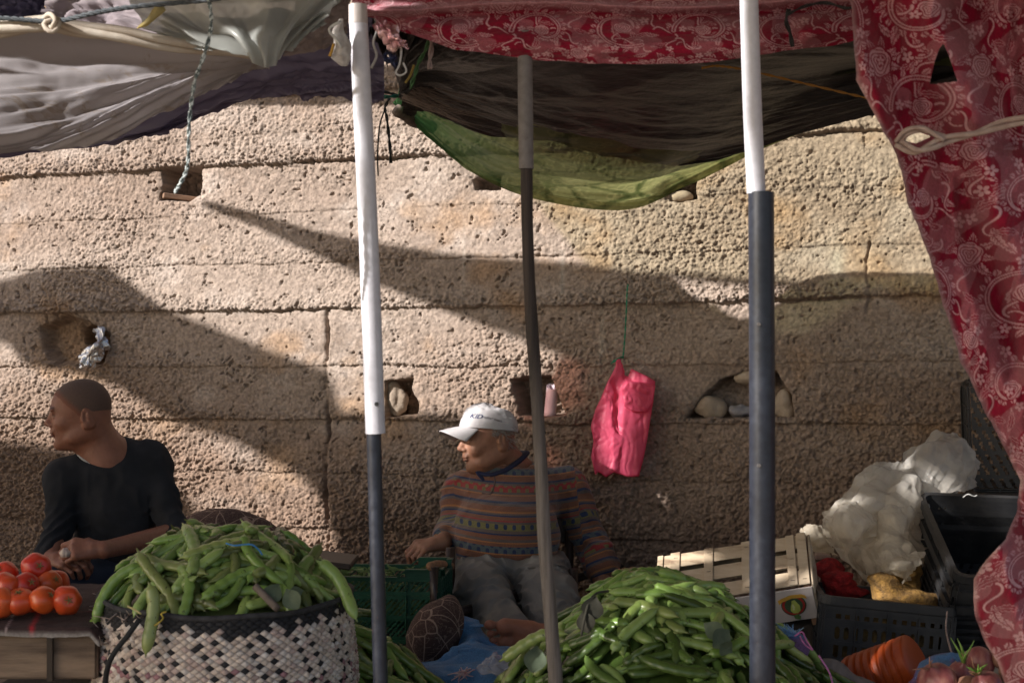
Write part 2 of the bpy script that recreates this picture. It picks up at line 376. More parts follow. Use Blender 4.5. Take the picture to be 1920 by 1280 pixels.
REDWIN = lit([(975, 760), (1000, 720), (1040, 705), (1060, 670), (1112, 680), (1118, 760), (1180, 780), (1175, 905), (1060, 905), (1010, 880), (960, 870), (985, 820)])
GREENWIN = lit([(860, 200), (2600, 200), (2600, 640), (1900, 580), (1650, 555), (1350, 530), (1200, 520), (1110, 505)])
def overhead_sheet(name, outer, holes, mat, z0=HP, seed=0, step=.22, amp=.05):
    xs = [p[0] for p in outer]; ys = [p[1] for p in outer]
    gx, gy = np.meshgrid(np.arange(min(xs), max(xs), step), np.arange(min(ys), max(ys), step)); gx = gx.ravel()+rng.uniform(-.05, .05, gx.size); gy = gy.ravel()+rng.uniform(-.05, .05, gy.size)
    k = in_poly(gx, gy, outer); pts = [Vector(p) for p in zip(gx[k], gy[k])]; edges = []
    for pl in [outer]+holes:
        q = []
        n = len(pl)
        for i in range(n):      # split long edges and let the cut edge wander a little
            a = np.array(pl[i]); b = np.array(pl[(i+1) % n]); m = max(1, int(np.linalg.norm(b-a)/.12))
            for j in range(m):
                c = a+(b-a)*j/m
                if pl is not outer and j: c = c+rng.normal(0, .006, 2)
                q.append(c)
        o = len(pts); pts += [Vector(c) for c in q]; edges += [(o+i, o+(i+1) % len(q)) for i in range(len(q))]
    v, e, f, *_ = delaunay_2d_cdt(pts, edges, [], 0, 1e-5)
    X = np.array([p.x for p in v]); Y = np.array([p.y for p in v]); T = np.array([t for t in f])
    cx = X[T].mean(1); cy = Y[T].mean(1); keep = in_poly(cx, cy, outer)
    for h in holes: keep &= ~in_poly(cx, cy, h)
    t = amp*fbm2(X*.8+seed, Y*.8, 3, 1)*2     # sag, moved along the light so that the shade keeps its shape
    t = t-(z0-HP)/-SD.z; V = np.stack([X+SD.x*t, Y+SD.y*t, HP+SD.z*t], 1); o = mk(name, V, T[keep], mat)
    m = o.modifiers.new('solid', 'SOLIDIFY'); m.thickness = .003; return o
m_sack = simple("sackcloth", (.36, .29, .22), (.22, .17, .13), 5, .9, .5, 200)
OUT = [(-8.5, .55), (3.2, .55), (3.2, 5.05), (-8.5, 6.2)]
tag(overhead_sheet("shade_sheet", OUT, OPEN, m_sack), "unseen cloth sheet added overhead, cut out to shape the shade on wall and stalls", "shade_sheet")  # added out of view; its holes let sun onto chosen spots
def tint_mat(name, col, k=.8):
    m, nt, b = new_mat(name); t = nt.nodes.new('ShaderNodeBsdfTransparent'); t.inputs[0].default_value = (*col, 1)
    b.inputs['Base Color'].default_value = (*[c*.5 for c in col], 1); tr = nt.nodes.new('ShaderNodeBsdfTranslucent'); tr.inputs[0].default_value = (*col, 1)
    a = nt.nodes.new('ShaderNodeMixShader'); a.inputs[0].default_value = .5; L(nt, b.outputs[0], a.inputs[1]); L(nt, tr.outputs[0], a.inputs[2])
    mx = nt.nodes.new('ShaderNodeMixShader'); mx.inputs[0].default_value = k; L(nt, a.outputs[0], mx.inputs[1]); L(nt, t.outputs[0], mx.inputs[2]); L(nt, mx.outputs[0], nt.nodes['Material Output'].inputs[0]); return m
tag(overhead_sheet("red_tint_sheet", REDWIN, [], tint_mat("red_film", (1.0, .66, .58), .42), HP+.12, 3), "unseen red film added overhead to redden the sunlight beside the pink bag", "plastic sheet")  # added out of view to colour the sunlight red
tag(overhead_sheet("green_tint_sheet", GREENWIN, [], tint_mat("green_film", (.97, .98, .90), .92), HP+.12, 5), "unseen yellow green film added overhead to tint the sunlight on the wall", "plastic sheet")  # added out of view to colour the sunlight slightly green
# ------------------------------------------------------------------ floral jacquard drawn as a repeat, then laid on the cloth's own threads
def floral():
    n = 900; T = np.zeros((n, n)); yy, xx = np.mgrid[0:n, 0:n]/n; r = np.random.default_rng(11)
    def win(cx, cy, R, ca=1, sa=0):
        ix = np.arange(int((cx-R)*n), int((cx+R)*n)+2); iy = np.arange(int((cy-R)*n), int((cy+R)*n)+2); dx = (ix/n-cx)[None, :]; dy = (iy/n-cy)[:, None]
        return np.ix_(iy % n, ix % n), dx*ca+dy*sa, -dx*sa+dy*ca
    def put(W_, m, val): q = T[W_]; q[m] = val; T[W_] = q
    def leaf(cx, cy, ang, ln, wd, val, mode=0):
        W_, x, y = win(cx, cy, ln*1.2, math.cos(ang), math.sin(ang)); t = np.clip(x/ln, 0, 1); y = y-ln*.12*np.sin(np.pi*t); w = wd*np.sin(np.pi*t**.8)*(1+.16*np.sin(t*34)); i_ = (x > 0) & (x < ln); put(W_, i_ & (abs(y) < w*1.35), 0)
        m = i_ & (abs(y) < w); put(W_, m, val)
        if mode == 0: put(W_, m & (abs(y) < .0022), 0); put(W_, m & (np.abs(((x-abs(y)*1.2)/ln*9) % 1-.5) < .13) & (abs(y) < w*.7), 0)
        if mode == 1: put(W_, m & (abs(y) < w-.0042), .08); put(W_, m & (abs(y) < .0018) & (t < .85), val)
    def stroke(pts, w0, w1, val):
        k = len(pts)
        for i, (x, y) in enumerate(pts): w = w0+(w1-w0)*i/k; W_, a, b_ = win(x, y, w+.003); put(W_, a*a+b_*b_ < w*w, val)
    def spiral(cx, cy, r0, a0, turn, sg): t = np.linspace(0, 1, 90); rr = r0*(1-t)**.8+.006; a = a0+sg*turn*t*6.28; return list(zip(cx+rr*np.cos(a), cy+rr*np.sin(a)))
    def rose(cx, cy, R):
        W_, x, y = win(cx, cy, R*1.4); rr = np.hypot(x, y); th = np.arctan2(y, x); ed = R*(1+.13*np.abs(np.cos(th*3+1))); put(W_, rr < ed*1.15, 0); put(W_, rr < ed, .85)
        sp = (rr/R*3.4+th/6.283+.4*np.sin(th*3)) % 1; put(W_, (rr < ed*.93) & (sp < .38), .05)
    def daisy(cx, cy, R, ang=0.0): W_, x, y = win(cx, cy, R*1.3); rr = np.hypot(x, y); th = np.arctan2(y, x)+ang; put(W_, rr < R*1.15, 0); put(W_, rr < R*abs(np.cos(th*2.5))**.5, .9); put(W_, rr < R*.2, 0)
    for _ in range(70): x, y = r.random(2); leaf(x, y, r.random()*6.28, .10+.04*r.random(), .019, r.choice([.85, .7]), int(r.integers(0, 2)))
    for _ in range(26):
        x, y = r.random(2); a = r.random()*6.28; t = np.linspace(0, 1, 60); q = a+2.2*np.sin(t*3.2); px_ = x+np.cumsum(np.cos(q))*.0034; py_ = y+np.cumsum(np.sin(q))*.0034; stroke(list(zip(px_, py_)), .013, .008, 0); stroke(list(zip(px_, py_)), .0065, .003, .9)
    for i, (cx, cy) in enumerate([(.18, .22), (.70, .72), (.68, .2), (.2, .7)]):
        sg = 1 if i % 2 else -1; st = spiral(cx, cy, .19, 1.0+i*2.1, 1.0, sg); stroke(st, .030, .014, 0); stroke(st, .016, .006, .85); stroke(st[:60], .007, .003, .05)
        for j in range(2, 74, 4): x, y = st[j]; x2, y2 = st[j+1]; a = math.atan2(y2-y, x2-x); leaf(x+.018*math.cos(a-sg*1.5), y+.018*math.sin(a-sg*1.5), a-sg*1.0, .060*(1-j/120), .014, .88, 0)
        rose(cx, cy, .045)
    for cx, cy, R in ((.47, .05, .062), (.95, .50, .058), (.45, .48, .07), (.93, .95, .05)):
        for a in np.arange(0, 6.28, 6.283/8): leaf(cx+R*.7*math.cos(a), cy+R*.7*math.sin(a), a+.3, R*1.35, R*.30, .86, 1 if int(a*2) % 2 else 0)
        rose(cx, cy, R)
    for _ in range(26): x, y = r.random(2); daisy(x, y, .024+.010*r.random(), r.random()*6)
    b = sum(np.cos(2*np.pi*(a*xx+b_*yy)+p) for a, b_, p in [(r.integers(-4, 5), r.integers(-4, 5), r.random()*6.28) for _ in range(8)])
    m = (b > .55) & (T == 0); T[m] = 0.10+.34*(((xx[m]*225+yy[m]*225).astype(int)) % 2); return T
FLO = floral()
def flo(u, v):
    n = FLO.shape[0]; x = (np.asarray(u) % 1)*n; y = (np.asarray(v) % 1)*n; xi = x.astype(int) % n; yi = y.astype(int) % n; fx = x-np.floor(x); fy = y-np.floor(y)
    return _lerp(_lerp(FLO[yi, xi], FLO[yi, (xi+1) % n], fx), _lerp(FLO[(yi+1) % n, xi], FLO[(yi+1) % n, (xi+1) % n], fx), fy)
def flo_col(t, fade=0, wear=0):
    red = np.array([.30, .006, .034]); mid = np.array([.33, .09, .12]); pink = np.array([.76, .46, .50])
    t = np.clip(t, 0, 1)[..., None]; c = red*(1-t)+pink*t; m = np.exp(-((t-.45)/.12)**2)*.5; c = c*(1-m)+mid*m
    return c
m_flo = attr_mat("floral_jacquard", .9, .5, 520, trans=.22, sheen=.15)

# curtain on the right
vl = [-60, 20, 150, 220, 290, 380, 480, 580, 680, 780, 860, 900, 960, 1010, 1050, 1085, 1150, 1200, 1240, 1330]
ul = [1580, 1597, 1606, 1642, 1682, 1702, 1741, 1771, 1802, 1852, 1894, 1914, 1906, 1886, 1850, 1826, 1827, 1846, 1870, 1900]
NV, NU = 900, 420
vv = np.linspace(-60, 1330, NV); le = np.interp(vv, vl, ul); le = le+3.0*fbm2(vv/25, vv*0, 3, 1)
a = np.linspace(0, 1, NU)[None, :]; re = 2120.0
U = le[:, None]+(re-le[:, None])*a; Vv = np.broadcast_to(vv[:, None], U.shape)
ca = (U-1600)-(Vv-20)*.34                # runs across the hanging folds
pin = np.exp(-((Vv-262)/120)**2)
dep = 2.72+.075*np.sin(ca/38+1.2*fbm2(U/300, Vv/400, 3, 2)*3)+.030*np.sin(ca/15+Vv/260+2*fbm2(U/90, Vv/200, 3, 6))*sstep(1600, 1700, U)+.035*fbm2(U/50+Vv/150, Vv/160, 4, 3)
dep = dep+.006*fbm2(U/18, Vv/30, 3, 5)+.035*np.exp(-((U-le[:, None])/22)**2)-.05*pin*sstep(1660, 1760, U)*np.exp(-((Vv-262)/26)**2)*-1
dep = dep+.03*np.exp(-((ca-20)/26)**2)*sstep(40, 200, Vv)-.06*sstep(930, 1050, Vv)*np.exp(-((ca+110)/60)**2)
G = np.stack([(U-960)/F*dep, dep, CZ+(HV-Vv)/F*dep], -1)
hole = in_poly(U, Vv, [(1769, 84), (1778, 104), (1794, 152), (1744, 158), (1752, 120), (1762, 92)]) | in_poly(U, Vv, [(1686, 262), (1716, 247), (1744, 256), (1716, 268)])
cu = sheet("floral_curtain", G, m_flo, keep=~hole)
arc = (U-1600)*.00102+.10*np.sin(ca/38)*.15; t = flo(arc/.36+.30+.012*fbm2(U/80, Vv/80, 3), (Vv*.00102)/.36+.15)
c = flo_col(t); ed = np.exp(-((U-le[:, None])/7)**2)[..., None]*.7; c = c*(1-ed)+np.array([.55, .38, .36])*ed
c = c*(.85+.3*vn2(U/2.2, Vv/2.2)[..., None]); colattr(cu, c.reshape(-1, 3))
tag(cu, "red and white floral curtain with a torn hole, tied back with beige rag", "curtain")

# valance of the same cloth across the top
lu = [660, 700, 760, 850, 980, 1100, 1200, 1300, 1400, 1500, 1560, 1610, 1650]; lv = [24, 34, 62, 92, 110, 119, 121, 120, 108, 92, 86, 74, 70]
NU, NV = 900, 170; uu = np.linspace(660, 1650, NU); lo = np.interp(uu, lu, lv)+2.0*fbm2(uu/30, uu*0, 3, 4)
a = np.linspace(0, 1, NV)[:, None]; top = -70.0; U = np.broadcast_to(uu[None, :], (NV, NU)); Vv = top+(lo[None, :]-top)*a
hem = 14+6*np.sin(uu/90)[None, :]-.010*(U-660)
dep = 2.98-.035*np.exp(-((Vv-hem)/9)**2)+.03*sstep(0, 14, Vv-hem)*np.exp(-((Vv-hem-18)/12)**2)-.045*np.exp(-((Vv-lo[None, :]+28)/26)**2)+.012*fbm2(U/50, Vv/16, 4, 2)+.012*np.sin(U/24+Vv/14)*sstep(1420, 1500, U)
kn = np.exp(-((U-1478)/20)**2)*sstep(0, 60, Vv); dep = dep+.05*kn; dep = dep+.03*sstep(20, 60, Vv)*np.sin((U-660)/160)
G = np.stack([(U-960)/F*dep, dep, CZ+(HV-Vv)/F*dep], -1); va = sheet("floral_valance", G, m_flo)
t = flo((U-500)*.00112/.34+.03*fbm2(U/60, Vv/40, 3), (Vv*.0018)/.34+.42); c = flo_col(t)
hs = np.exp(-((Vv-hem)/7)**2)[..., None]; c = c*(1-hs*.85)+np.array([.50, .25, .28])*hs*.85; c = c*(.85+.3*vn2(U/2.2, Vv/2.2)[..., None]); colattr(va, c.reshape(-1, 3))
tag(va, "red and white floral jacquard valance with rolled hem, strung between the poles", "valance")

def rope(name, pts, rad, mat, label, cat="rope", strands=1, twist=60, n=None, group=None, frac=.62):
    pts = np.array([P(*p) for p in pts]); L_ = np.linalg.norm(np.diff(pts, axis=0), axis=1).sum(); n = n or max(12, int(L_/.006)); q = resample(pts, n); mb = MB()
    if strands == 1: mb.tube(q, rad, 7)
    else:
        Tn = np.gradient(q, axis=0); Tn /= np.linalg.norm(Tn, axis=1)[:, None]+1e-9; A = np.cross(Tn, [0.01, -1, 0.02]); A /= np.linalg.norm(A, axis=1)[:, None]+1e-9; B = np.cross(Tn, A); ss = np.linspace(0, L_, n)
        for k in range(strands):
            ph = ss*twist+k*2*np.pi/strands; mb.tube(q+rad*frac*(np.cos(ph)[:, None]*A+np.sin(ph)[:, None]*B), rad*frac, 6)
    o = mb.build(name, mat, smooth=True); tag(o, label, cat, group); return o
m_rag = simple("beige_rag", (.42, .33, .29), (.30, .21, .18), 40, .95, .8, 300)
m_black = simple("black_cord", (.012, .012, .013), (.03, .03, .03), 30, .6)
m_whitecord = simple("white_cord", (.6, .6, .58), (.4, .4, .4), 60, .8)
rope("rag_rope", [(1684, 268, 2.66), (1715, 283, 2.63), (1745, 275, 2.62), (1775, 262, 2.62), (1830, 250, 2.61), (1880, 233, 2.6), (1935, 222, 2.58), (1990, 212, 2.56)], .0085, m_rag, "twisted beige rag rope tying back the floral curtain", strands=2, twist=28)
rope("rag_strip", [(1684, 268, 2.66), (1700, 248, 2.64), (1728, 242, 2.63), (1750, 250, 2.62), (1772, 260, 2.615)], .0075, m_rag, "upper beige loop of rag around the slit in the curtain", "rag", strands=2, twist=26)
rope("black_tie", [(1479, 18, 2.9), (1474, 40, 2.9), (1481, 62, 2.92), (1486, 88, 2.93)], .004, m_black, "black cord pinching the valance beside the right steel pole", "cord", 2, 90)
rope("black_tie", [(1476, 28, 2.89), (1510, 12, 2.89), (1550, 6, 2.89), (1590, 16, 2.88), (1620, 2, 2.87), (1640, -12, 2.87)], .003, m_black, "black cord running along the valance to the curtain's top corner", "cord", 2, 90)
rope("string", [(1316, 128, 3.4), (1345, 124, 3.4), (1400, 132, 3.42), (1500, 155, 3.45), (1612, 181, 3.5), (1700, 200, 3.5)], .0028, simple("orange_cord", (.42, .2, .04), (.3, .15, .03), 40, .8), "thin orange cord stretched under the dark tarpaulin", "cord", 2, 120)

# ---- poles
def steel(name, c1, c2, rust=(.16, .06, .035), rough=.35, amt=.6):
    m, nt, b = new_mat(name); v = coords(nt); n = noise(nt, v, 14, 7, .7, .6); n2 = noise(nt, v, 60, 4, .6)
    col = mixc(nt, ramp(nt, n, [(amt, (0, 0, 0)), (amt+.06, (1, 1, 1))]), ramp(nt, n2, [(.3, c1), (.7, c2)]), rust); L(nt, col, b.inputs['Base Color'])
    L(nt, ramp(nt, n2, [(.2, (rough,)*3), (.8, (rough+.2,)*3)]), b.inputs['Roughness']); bump(nt, b, n2, .25, .002); return m
m_white = steel("chalky_white_paint", (.66, .66, .72), (.56, .56, .61), (.50, .44, .42), .45, .69)
m_dark = steel("worn_black_paint", (.012, .015, .025), (.026, .031, .046), (.16, .08, .06), .27, .66)
m_grey = steel("grey_sleeve", (.20, .185, .18), (.14, .125, .12), (.09, .06, .05), .5, .6)
def pole(label, base, parts):
    t = empty("pole", base); tag(t, label, "pole")
    for nm, pts, rad, mat, extra in parts:
        q = resample([P(*p) for p in pts], 40); r_ = np.interp(np.linspace(0, 1, 40), np.linspace(0, 1, len(rad)), rad) if hasattr(rad, '__len__') else rad
        if extra == 'wood': q = q+.0025*np.stack([fbm2(np.arange(40)/5, np.zeros(40), 3, k) for k in range(3)], 1); r_ = r_*(1+.10*fbm2(np.arange(40)/3, np.ones(40), 3, 5))
        mb = MB(); mb.tube(q, r_, 24); o = mb.build(nm, mat, t, True)
        sm = o.modifiers.new('edge', 'EDGE_SPLIT'); sm.split_angle = 1.0
    return t
def gz(u, Y): return (u, HV+CZ*F/Y, Y)
p1 = pole("left steel pole with white painted upper tube over a dark lower tube", P(717, HV+CZ*F/2.92, 2.92), [
    ("lower_tube", [(700, 790, 2.92), gz(728, 2.92)], .0152, m_dark, 0), ("upper_tube", [(671, 22, 2.9), (690, 420, 2.9), (704, 812, 2.92)], [.0188, .0200, .0205], m_white, 0),
    ("top_cap", [(671, 10, 2.9), (672, 46, 2.9)], [.0190, .0196], simple("plastic_cap", (.55, .5, .48), None, 20, .5), 0)])
mb = MB(); c = P(708, 757, 2.915); mb.tube([c+np.array([0, -.0185, 0]), c+np.array([0, -.0215, 0])], .0045, 12); mb.build("bolt_hole", m_black, p1)
p3 = pole("right steel pole, slim white tube sleeved into a thicker blue black tube", P(1432, HV+CZ*F/2.78, 2.78), [
    ("upper_tube", [(1402, -80, 2.76), (1410, 180, 2.77), (1418, 362, 2.78)], [.0178, .0183, .0183], m_white, 0),
    ("lower_tube", [(1427, 361, 2.78), (1429, 800, 2.78), gz(1430, 2.78)], .0252, m_dark, 0)])
for v_ in (608, 872):
    mb = MB(); c = P(1422, v_, 2.76); mb.tube([c+np.array([0, -.002, 0]), c+np.array([0, -.0075, 0])], .0035, 10); mb.build("rivet", m_grey, p3)
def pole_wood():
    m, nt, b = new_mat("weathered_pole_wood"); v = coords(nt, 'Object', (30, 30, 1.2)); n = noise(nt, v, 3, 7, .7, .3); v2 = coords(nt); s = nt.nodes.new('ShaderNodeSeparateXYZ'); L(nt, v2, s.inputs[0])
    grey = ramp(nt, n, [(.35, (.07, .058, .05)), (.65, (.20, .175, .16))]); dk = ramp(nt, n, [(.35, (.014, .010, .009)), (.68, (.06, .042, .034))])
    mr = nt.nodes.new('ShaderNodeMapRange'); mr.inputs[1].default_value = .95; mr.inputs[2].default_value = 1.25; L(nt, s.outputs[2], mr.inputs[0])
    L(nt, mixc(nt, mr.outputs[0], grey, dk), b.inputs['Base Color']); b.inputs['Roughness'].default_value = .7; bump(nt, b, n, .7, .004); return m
pole("crooked wooden pole with grey metal sleeve on top, between the steel poles", P(1058, HV+CZ*F/3.0, 3.0), [
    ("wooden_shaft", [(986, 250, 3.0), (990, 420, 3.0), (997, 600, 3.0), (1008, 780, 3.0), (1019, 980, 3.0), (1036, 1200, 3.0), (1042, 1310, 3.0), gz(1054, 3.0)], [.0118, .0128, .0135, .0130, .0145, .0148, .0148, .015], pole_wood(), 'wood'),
    ("metal_sleeve", [(984, 60, 3.0), (985, 180, 3.0), (987, 317, 3.0)], [.0150, .0158, .0155], m_grey, 0)])

# ---- tarpaulins
def cloth_mat(name, c1, c2, trans=.4, rough=.8, scale=3, transp=0, fine=.5, stain=None, bdist=.004, wr=14, spec=.3):
    m, nt, b = new_mat(name); v = coords(nt); n = noise(nt, v, scale, 6, .6); col = ramp(nt, n, [(.35, c1), (.65, c2)])
    if stain: col = mixc(nt, ramp(nt, noise(nt, v, 9, 6, .7, .8), [(.58, (0, 0, 0)), (.64, (1, 1, 1))]), col, stain)
    L(nt, col, b.inputs['Base Color']); b.inputs['Roughness'].default_value = rough; b.inputs['Specular IOR Level'].default_value = spec
    p = bump(nt, b, noise(nt, v, wr, 5, .55, 1.0), fine, bdist); t = nt.nodes.new('ShaderNodeBsdfTranslucent'); L(nt, col, t.inputs[0]); mx = nt.nodes.new('ShaderNodeMixShader'); mx.inputs[0].default_value = trans
    L(nt, b.outputs[0], mx.inputs[1]); L(nt, t.outputs[0], mx.inputs[2]); o = mx.outputs[0]
    if transp:
        tp = nt.nodes.new('ShaderNodeBsdfTransparent'); m2 = nt.nodes.new('ShaderNodeMixShader'); m2.inputs[0].default_value = transp; L(nt, o, m2.inputs[1]); L(nt, tp.outputs[0], m2.inputs[2]); o = m2.outputs[0]
    L(nt, o, nt.nodes['Material Output'].inputs[0]); return m
def folds(G, seed, amp=.01, fx=5, fy=18, rot=0.0):
    nv, nu = G.shape[:2]; b_, a_ = np.meshgrid(np.linspace(0, 1, nu), np.linspace(0, 1, nv)); x = b_*math.cos(rot)+a_*math.sin(rot); y = -b_*math.sin(rot)+a_*math.cos(rot)
    n = fbm2(x*fx+seed, y*fy, 4, seed % 5); return amp*(1-2*abs(n)*2)
# pale tarp top left
G = patch([[(-260, 60, 2.9), (0, 44, 2.9), (150, 52, 2.9), (300, 78, 2.92), (420, 92, 2.95), (510, 98, 3.0)],
           [(-260, 90, 2.95), (0, 76, 2.97), (150, 80, 2.98), (300, 92, 3.0), (420, 100, 3.02), (515, 106, 3.05)],
           [(-260, 200, 3.3), (0, 170, 3.3), (150, 160, 3.25), (300, 135, 3.2), (420, 120, 3.15), (505, 112, 3.12)],
           [(-260, 260, 3.5), (0, 250, 3.5), (130, 235, 3.45), (260, 195, 3.35), (390, 150, 3.25), (498, 116, 3.16)],
           [(-260, 300, 3.6), (0, 291, 3.6), (120, 277, 3.55), (250, 236, 3.45), (380, 178, 3.3), (490, 120, 3.2)]], 160, 90)
def taut(G, seed, amp, focus=1.0):  # creases that fan out from the right hand corner
    nv, nu = G.shape[:2]; x, y = np.meshgrid(np.linspace(0, 1, nu), np.linspace(0, 1, nv)); th = (y-.35)/(1.15-x*.9); return amp*fbm2(th*9+seed, x*1.5, 3, seed % 6)+amp*.35*fbm2(x*9, y*9, 3, 2)
G = G+normals(G)*taut(G, 4, .028)[..., None]
o = sheet("pale_tarpaulin", G, cloth_mat("pale_tarp", (.50, .475, .50), (.43, .405, .42), .55, .85, 2, fine=.3, stain=(.38, .33, .30)))
tag(o, "dirty off white tarpaulin sagging in front of the purple one, its edge rolled", "tarpaulin")
m_cream = cloth_mat("cream_cloth", (.66, .60, .52), (.52, .44, .36), .25, .9, 12)
rope("rolled_cloth", [(-120, 70, 2.86), (0, 56, 2.86), (60, 48, 2.86), (100, 44, 2.86), (150, 56, 2.87), (230, 66, 2.88), (310, 80, 2.9), (400, 90, 2.93), (490, 100, 2.96)], .017, m_cream, "cream cloth hem rolled and twisted along the edge of the pale tarpaulin", "cloth", 3, 9, frac=.55)
rope("cloth_knot", [(84, 40, 2.84), (96, 30, 2.83), (108, 40, 2.82), (98, 56, 2.82), (86, 46, 2.83), (104, 34, 2.84)], .008, m_cream, "knot of beige cloth where the dark cord meets the rolled hem", "knot", 2, 50)
rope("rope", [(-60, 30, 2.85), (30, 36, 2.84), (105, 40, 2.83), (180, 24, 2.8), (260, 12, 2.78), (390, 0, 2.74), (470, -14, 2.72)], .0045, simple("grey_black_cord", (.10, .11, .12), (.04, .05, .06), 200, .8), "thick grey and black cord rising from the cloth knot", "rope", 3, 120)
rope("speckled_cord", [(388, -10, 2.70), (393, 8, 2.70), (396, 50, 2.70), (384, 100, 2.70), (366, 150, 2.70), (358, 200, 2.70), (354, 250, 2.70), (353, 300, 2.70), (348, 325, 2.70), (336, 348, 2.70), (328, 362, 2.70)], .0036, simple("speckled_cord", (.50, .55, .55), (.10, .13, .13), 130, .6, stops=[(.46, (.55, .6, .6)), (.52, (.10, .13, .13))]), "speckled grey cord dangling loose in front of the square wall hole", "cord", 2, 150)
# purple tarp behind
G = patch([[(-260, 40, 3.55), (200, 30, 3.6), (420, 30, 3.62), (560, 20, 3.62), (700, 30, 3.62)],
           [(-260, 200, 3.8), (200, 170, 3.8), (420, 110, 3.75), (560, 96, 3.72), (700, 100, 3.72)],
           [(-260, 318, 3.92), (100, 292, 3.92), (300, 240, 3.88), (430, 190, 3.86), (560, 150, 3.85), (700, 150, 3.85)],
           [(-260, 330, 3.95), (128, 283, 3.95), (300, 246, 3.92), (425, 199, 3.9), (510, 178, 3.9), (590, 181, 3.9), (700, 188, 3.9)][:7]] if False else
          [[(-260, 40, 3.55), (100, 35, 3.6), (300, 30, 3.62), (430, 30, 3.62), (520, 20, 3.62), (600, 22, 3.62), (720, 30, 3.62)],
           [(-260, 180, 3.75), (100, 170, 3.75), (300, 140, 3.75), (430, 110, 3.75), (520, 100, 3.72), (600, 96, 3.72), (720, 100, 3.72)],
           [(-260, 300, 3.9), (110, 268, 3.92), (300, 225, 3.9), (430, 172, 3.86), (520, 152, 3.85), (600, 150, 3.85), (720, 150, 3.85)],
           [(-260, 322, 3.95), (128, 284, 3.95), (300, 247, 3.92), (425, 201, 3.9), (515, 180, 3.9), (600, 183, 3.9), (720, 186, 3.9)]], 200, 70)
ne = G.shape[1]; e = np.arange(ne)/ne; G[-1, :, 2] += .007*fbm2(e*22, e*0, 4, 3); G[-2, :, 2] += .004*fbm2(e*34, e*0, 4, 3)
G = G+normals(G)*taut(G, 2, .04)[..., None]+normals(G)*folds(G, 3, .014, 4, 7, .35)[..., None]
o = sheet("purple_tarpaulin", G, cloth_mat("purple_tarp", (.105, .09, .155), (.15, .125, .19), .18, .5, 3, fine=.5, wr=9, bdist=.01, spec=.5)); tag(o, "creased dusky purple tarpaulin with a frayed lower edge, between pale tarpaulin and wall", "tarpaulin")
# lilac cloth and purple scrap in the top corner
G = patch([[(-60, -40, 3.4), (40, -40, 3.4), (110, -40, 3.4)], [(-60, 20, 3.4), (30, 20, 3.4), (88, 14, 3.4)], [(-60, 60, 3.4), (20, 50, 3.4), (82, 46, 3.4)]], 40, 30); G = G+normals(G)*folds(G, 1, .02)[..., None]
tag(sheet("purple_cloth", G, cloth_mat("violet_cloth", (.07, .065, .13), (.10, .09, .16), .15, .7)), "scrap of violet cloth above the knot in the rolled hem", "cloth")
G = patch([[(95, -60, 3.3), (200, -60, 3.3), (300, -60, 3.25)], [(85, 20, 3.3), (190, 30, 3.28), (300, 40, 3.2)], [(78, 60, 3.3), (200, 78, 3.25), (320, 95, 3.15)]], 60, 40); G = G+normals(G)*folds(G, 2, .02, 3, 6)[..., None]
tag(sheet("lilac_cloth", G, cloth_mat("lilac_grey", (.30, .26, .28), (.24, .205, .23), .3, .85)), "lilac grey cloth panel hanging behind the rolled cream hem", "cloth")
# milky grey plastic
G = patch([[(235, -50, 2.95), (330, -50, 2.92), (430, -50, 2.9), (520, -50, 2.9), (600, -50, 2.92), (650, -40, 2.92)],
           [(250, 10, 2.95), (340, 10, 2.92), (430, 20, 2.9), (520, 22, 2.88), (580, 10, 2.9), (640, 0, 2.92)],
           [(290, 62, 2.95), (350, 60, 2.9), (430, 62, 2.86), (498, 70, 2.84), (560, 46, 2.88), (615, 20, 2.9)],
           [(322, 84, 2.95), (370, 88, 2.92), (430, 91, 2.88), (497, 127, 2.84), (536, 98, 2.88), (600, 40, 2.9)]], 120, 80)
nv_, nu_ = G.shape[:2]; x, y = np.meshgrid(np.linspace(0, 1, nu_), np.linspace(0, 1, nv_)); th = (x-.62)/(1.25-y); G = G+normals(G)*(.028*fbm2(th*7, y*1.2, 3, 3)+.01*np.sin(th*22))[..., None]
o = sheet("grey_plastic", G, cloth_mat("milky_plastic", (.36, .38, .36), (.45, .46, .44), .45, .3, 5, transp=.08, fine=.5, wr=12, spec=.6)); tag(o, "milky grey plastic sheet bunched to a drooping point beside the left pole", "plastic sheet")
G = patch([[(560, -30, 2.97), (610, -30, 2.97), (660, -30, 2.97)], [(545, 60, 3.0), (600, 40, 2.99), (655, 20, 2.98)], [(530, 108, 3.02), (600, 96, 3.02), (650, 66, 3.0)]], 40, 30); G = G+normals(G)*folds(G, 5, .012)[..., None]
tag(sheet("grey_pink_rag", G, cloth_mat("grey_pink", (.32, .26, .25), (.25, .22, .22), .3, .9)), "grey pink rag folded behind the milky plastic, next to the left pole", "rag")
def rag(name, pts, wid, mat, label, cat="rag", seed=0):
    q = resample([P(*p) for p in pts], 40); n = 24; ang = np.linspace(0, 2*np.pi, n, endpoint=False); wv = np.interp(np.linspace(0, 1, 40), np.linspace(0, 1, len(wid)), wid)
    r_ = 1+.5*fbm2(np.cos(ang)[None, :]*2+np.zeros((40, 1))+seed, np.sin(ang)[None, :]*2+np.linspace(0, 5, 40)[:, None], 3, seed % 5)
    V = q[:, None, :]+(wv[:, None]*r_)[..., None]*np.stack([np.cos(ang), .6*np.sin(ang), 0*ang], -1)[None]; o = mk(name, V, gridfaces(40, n, True), mat); tag(o, label, cat); return o
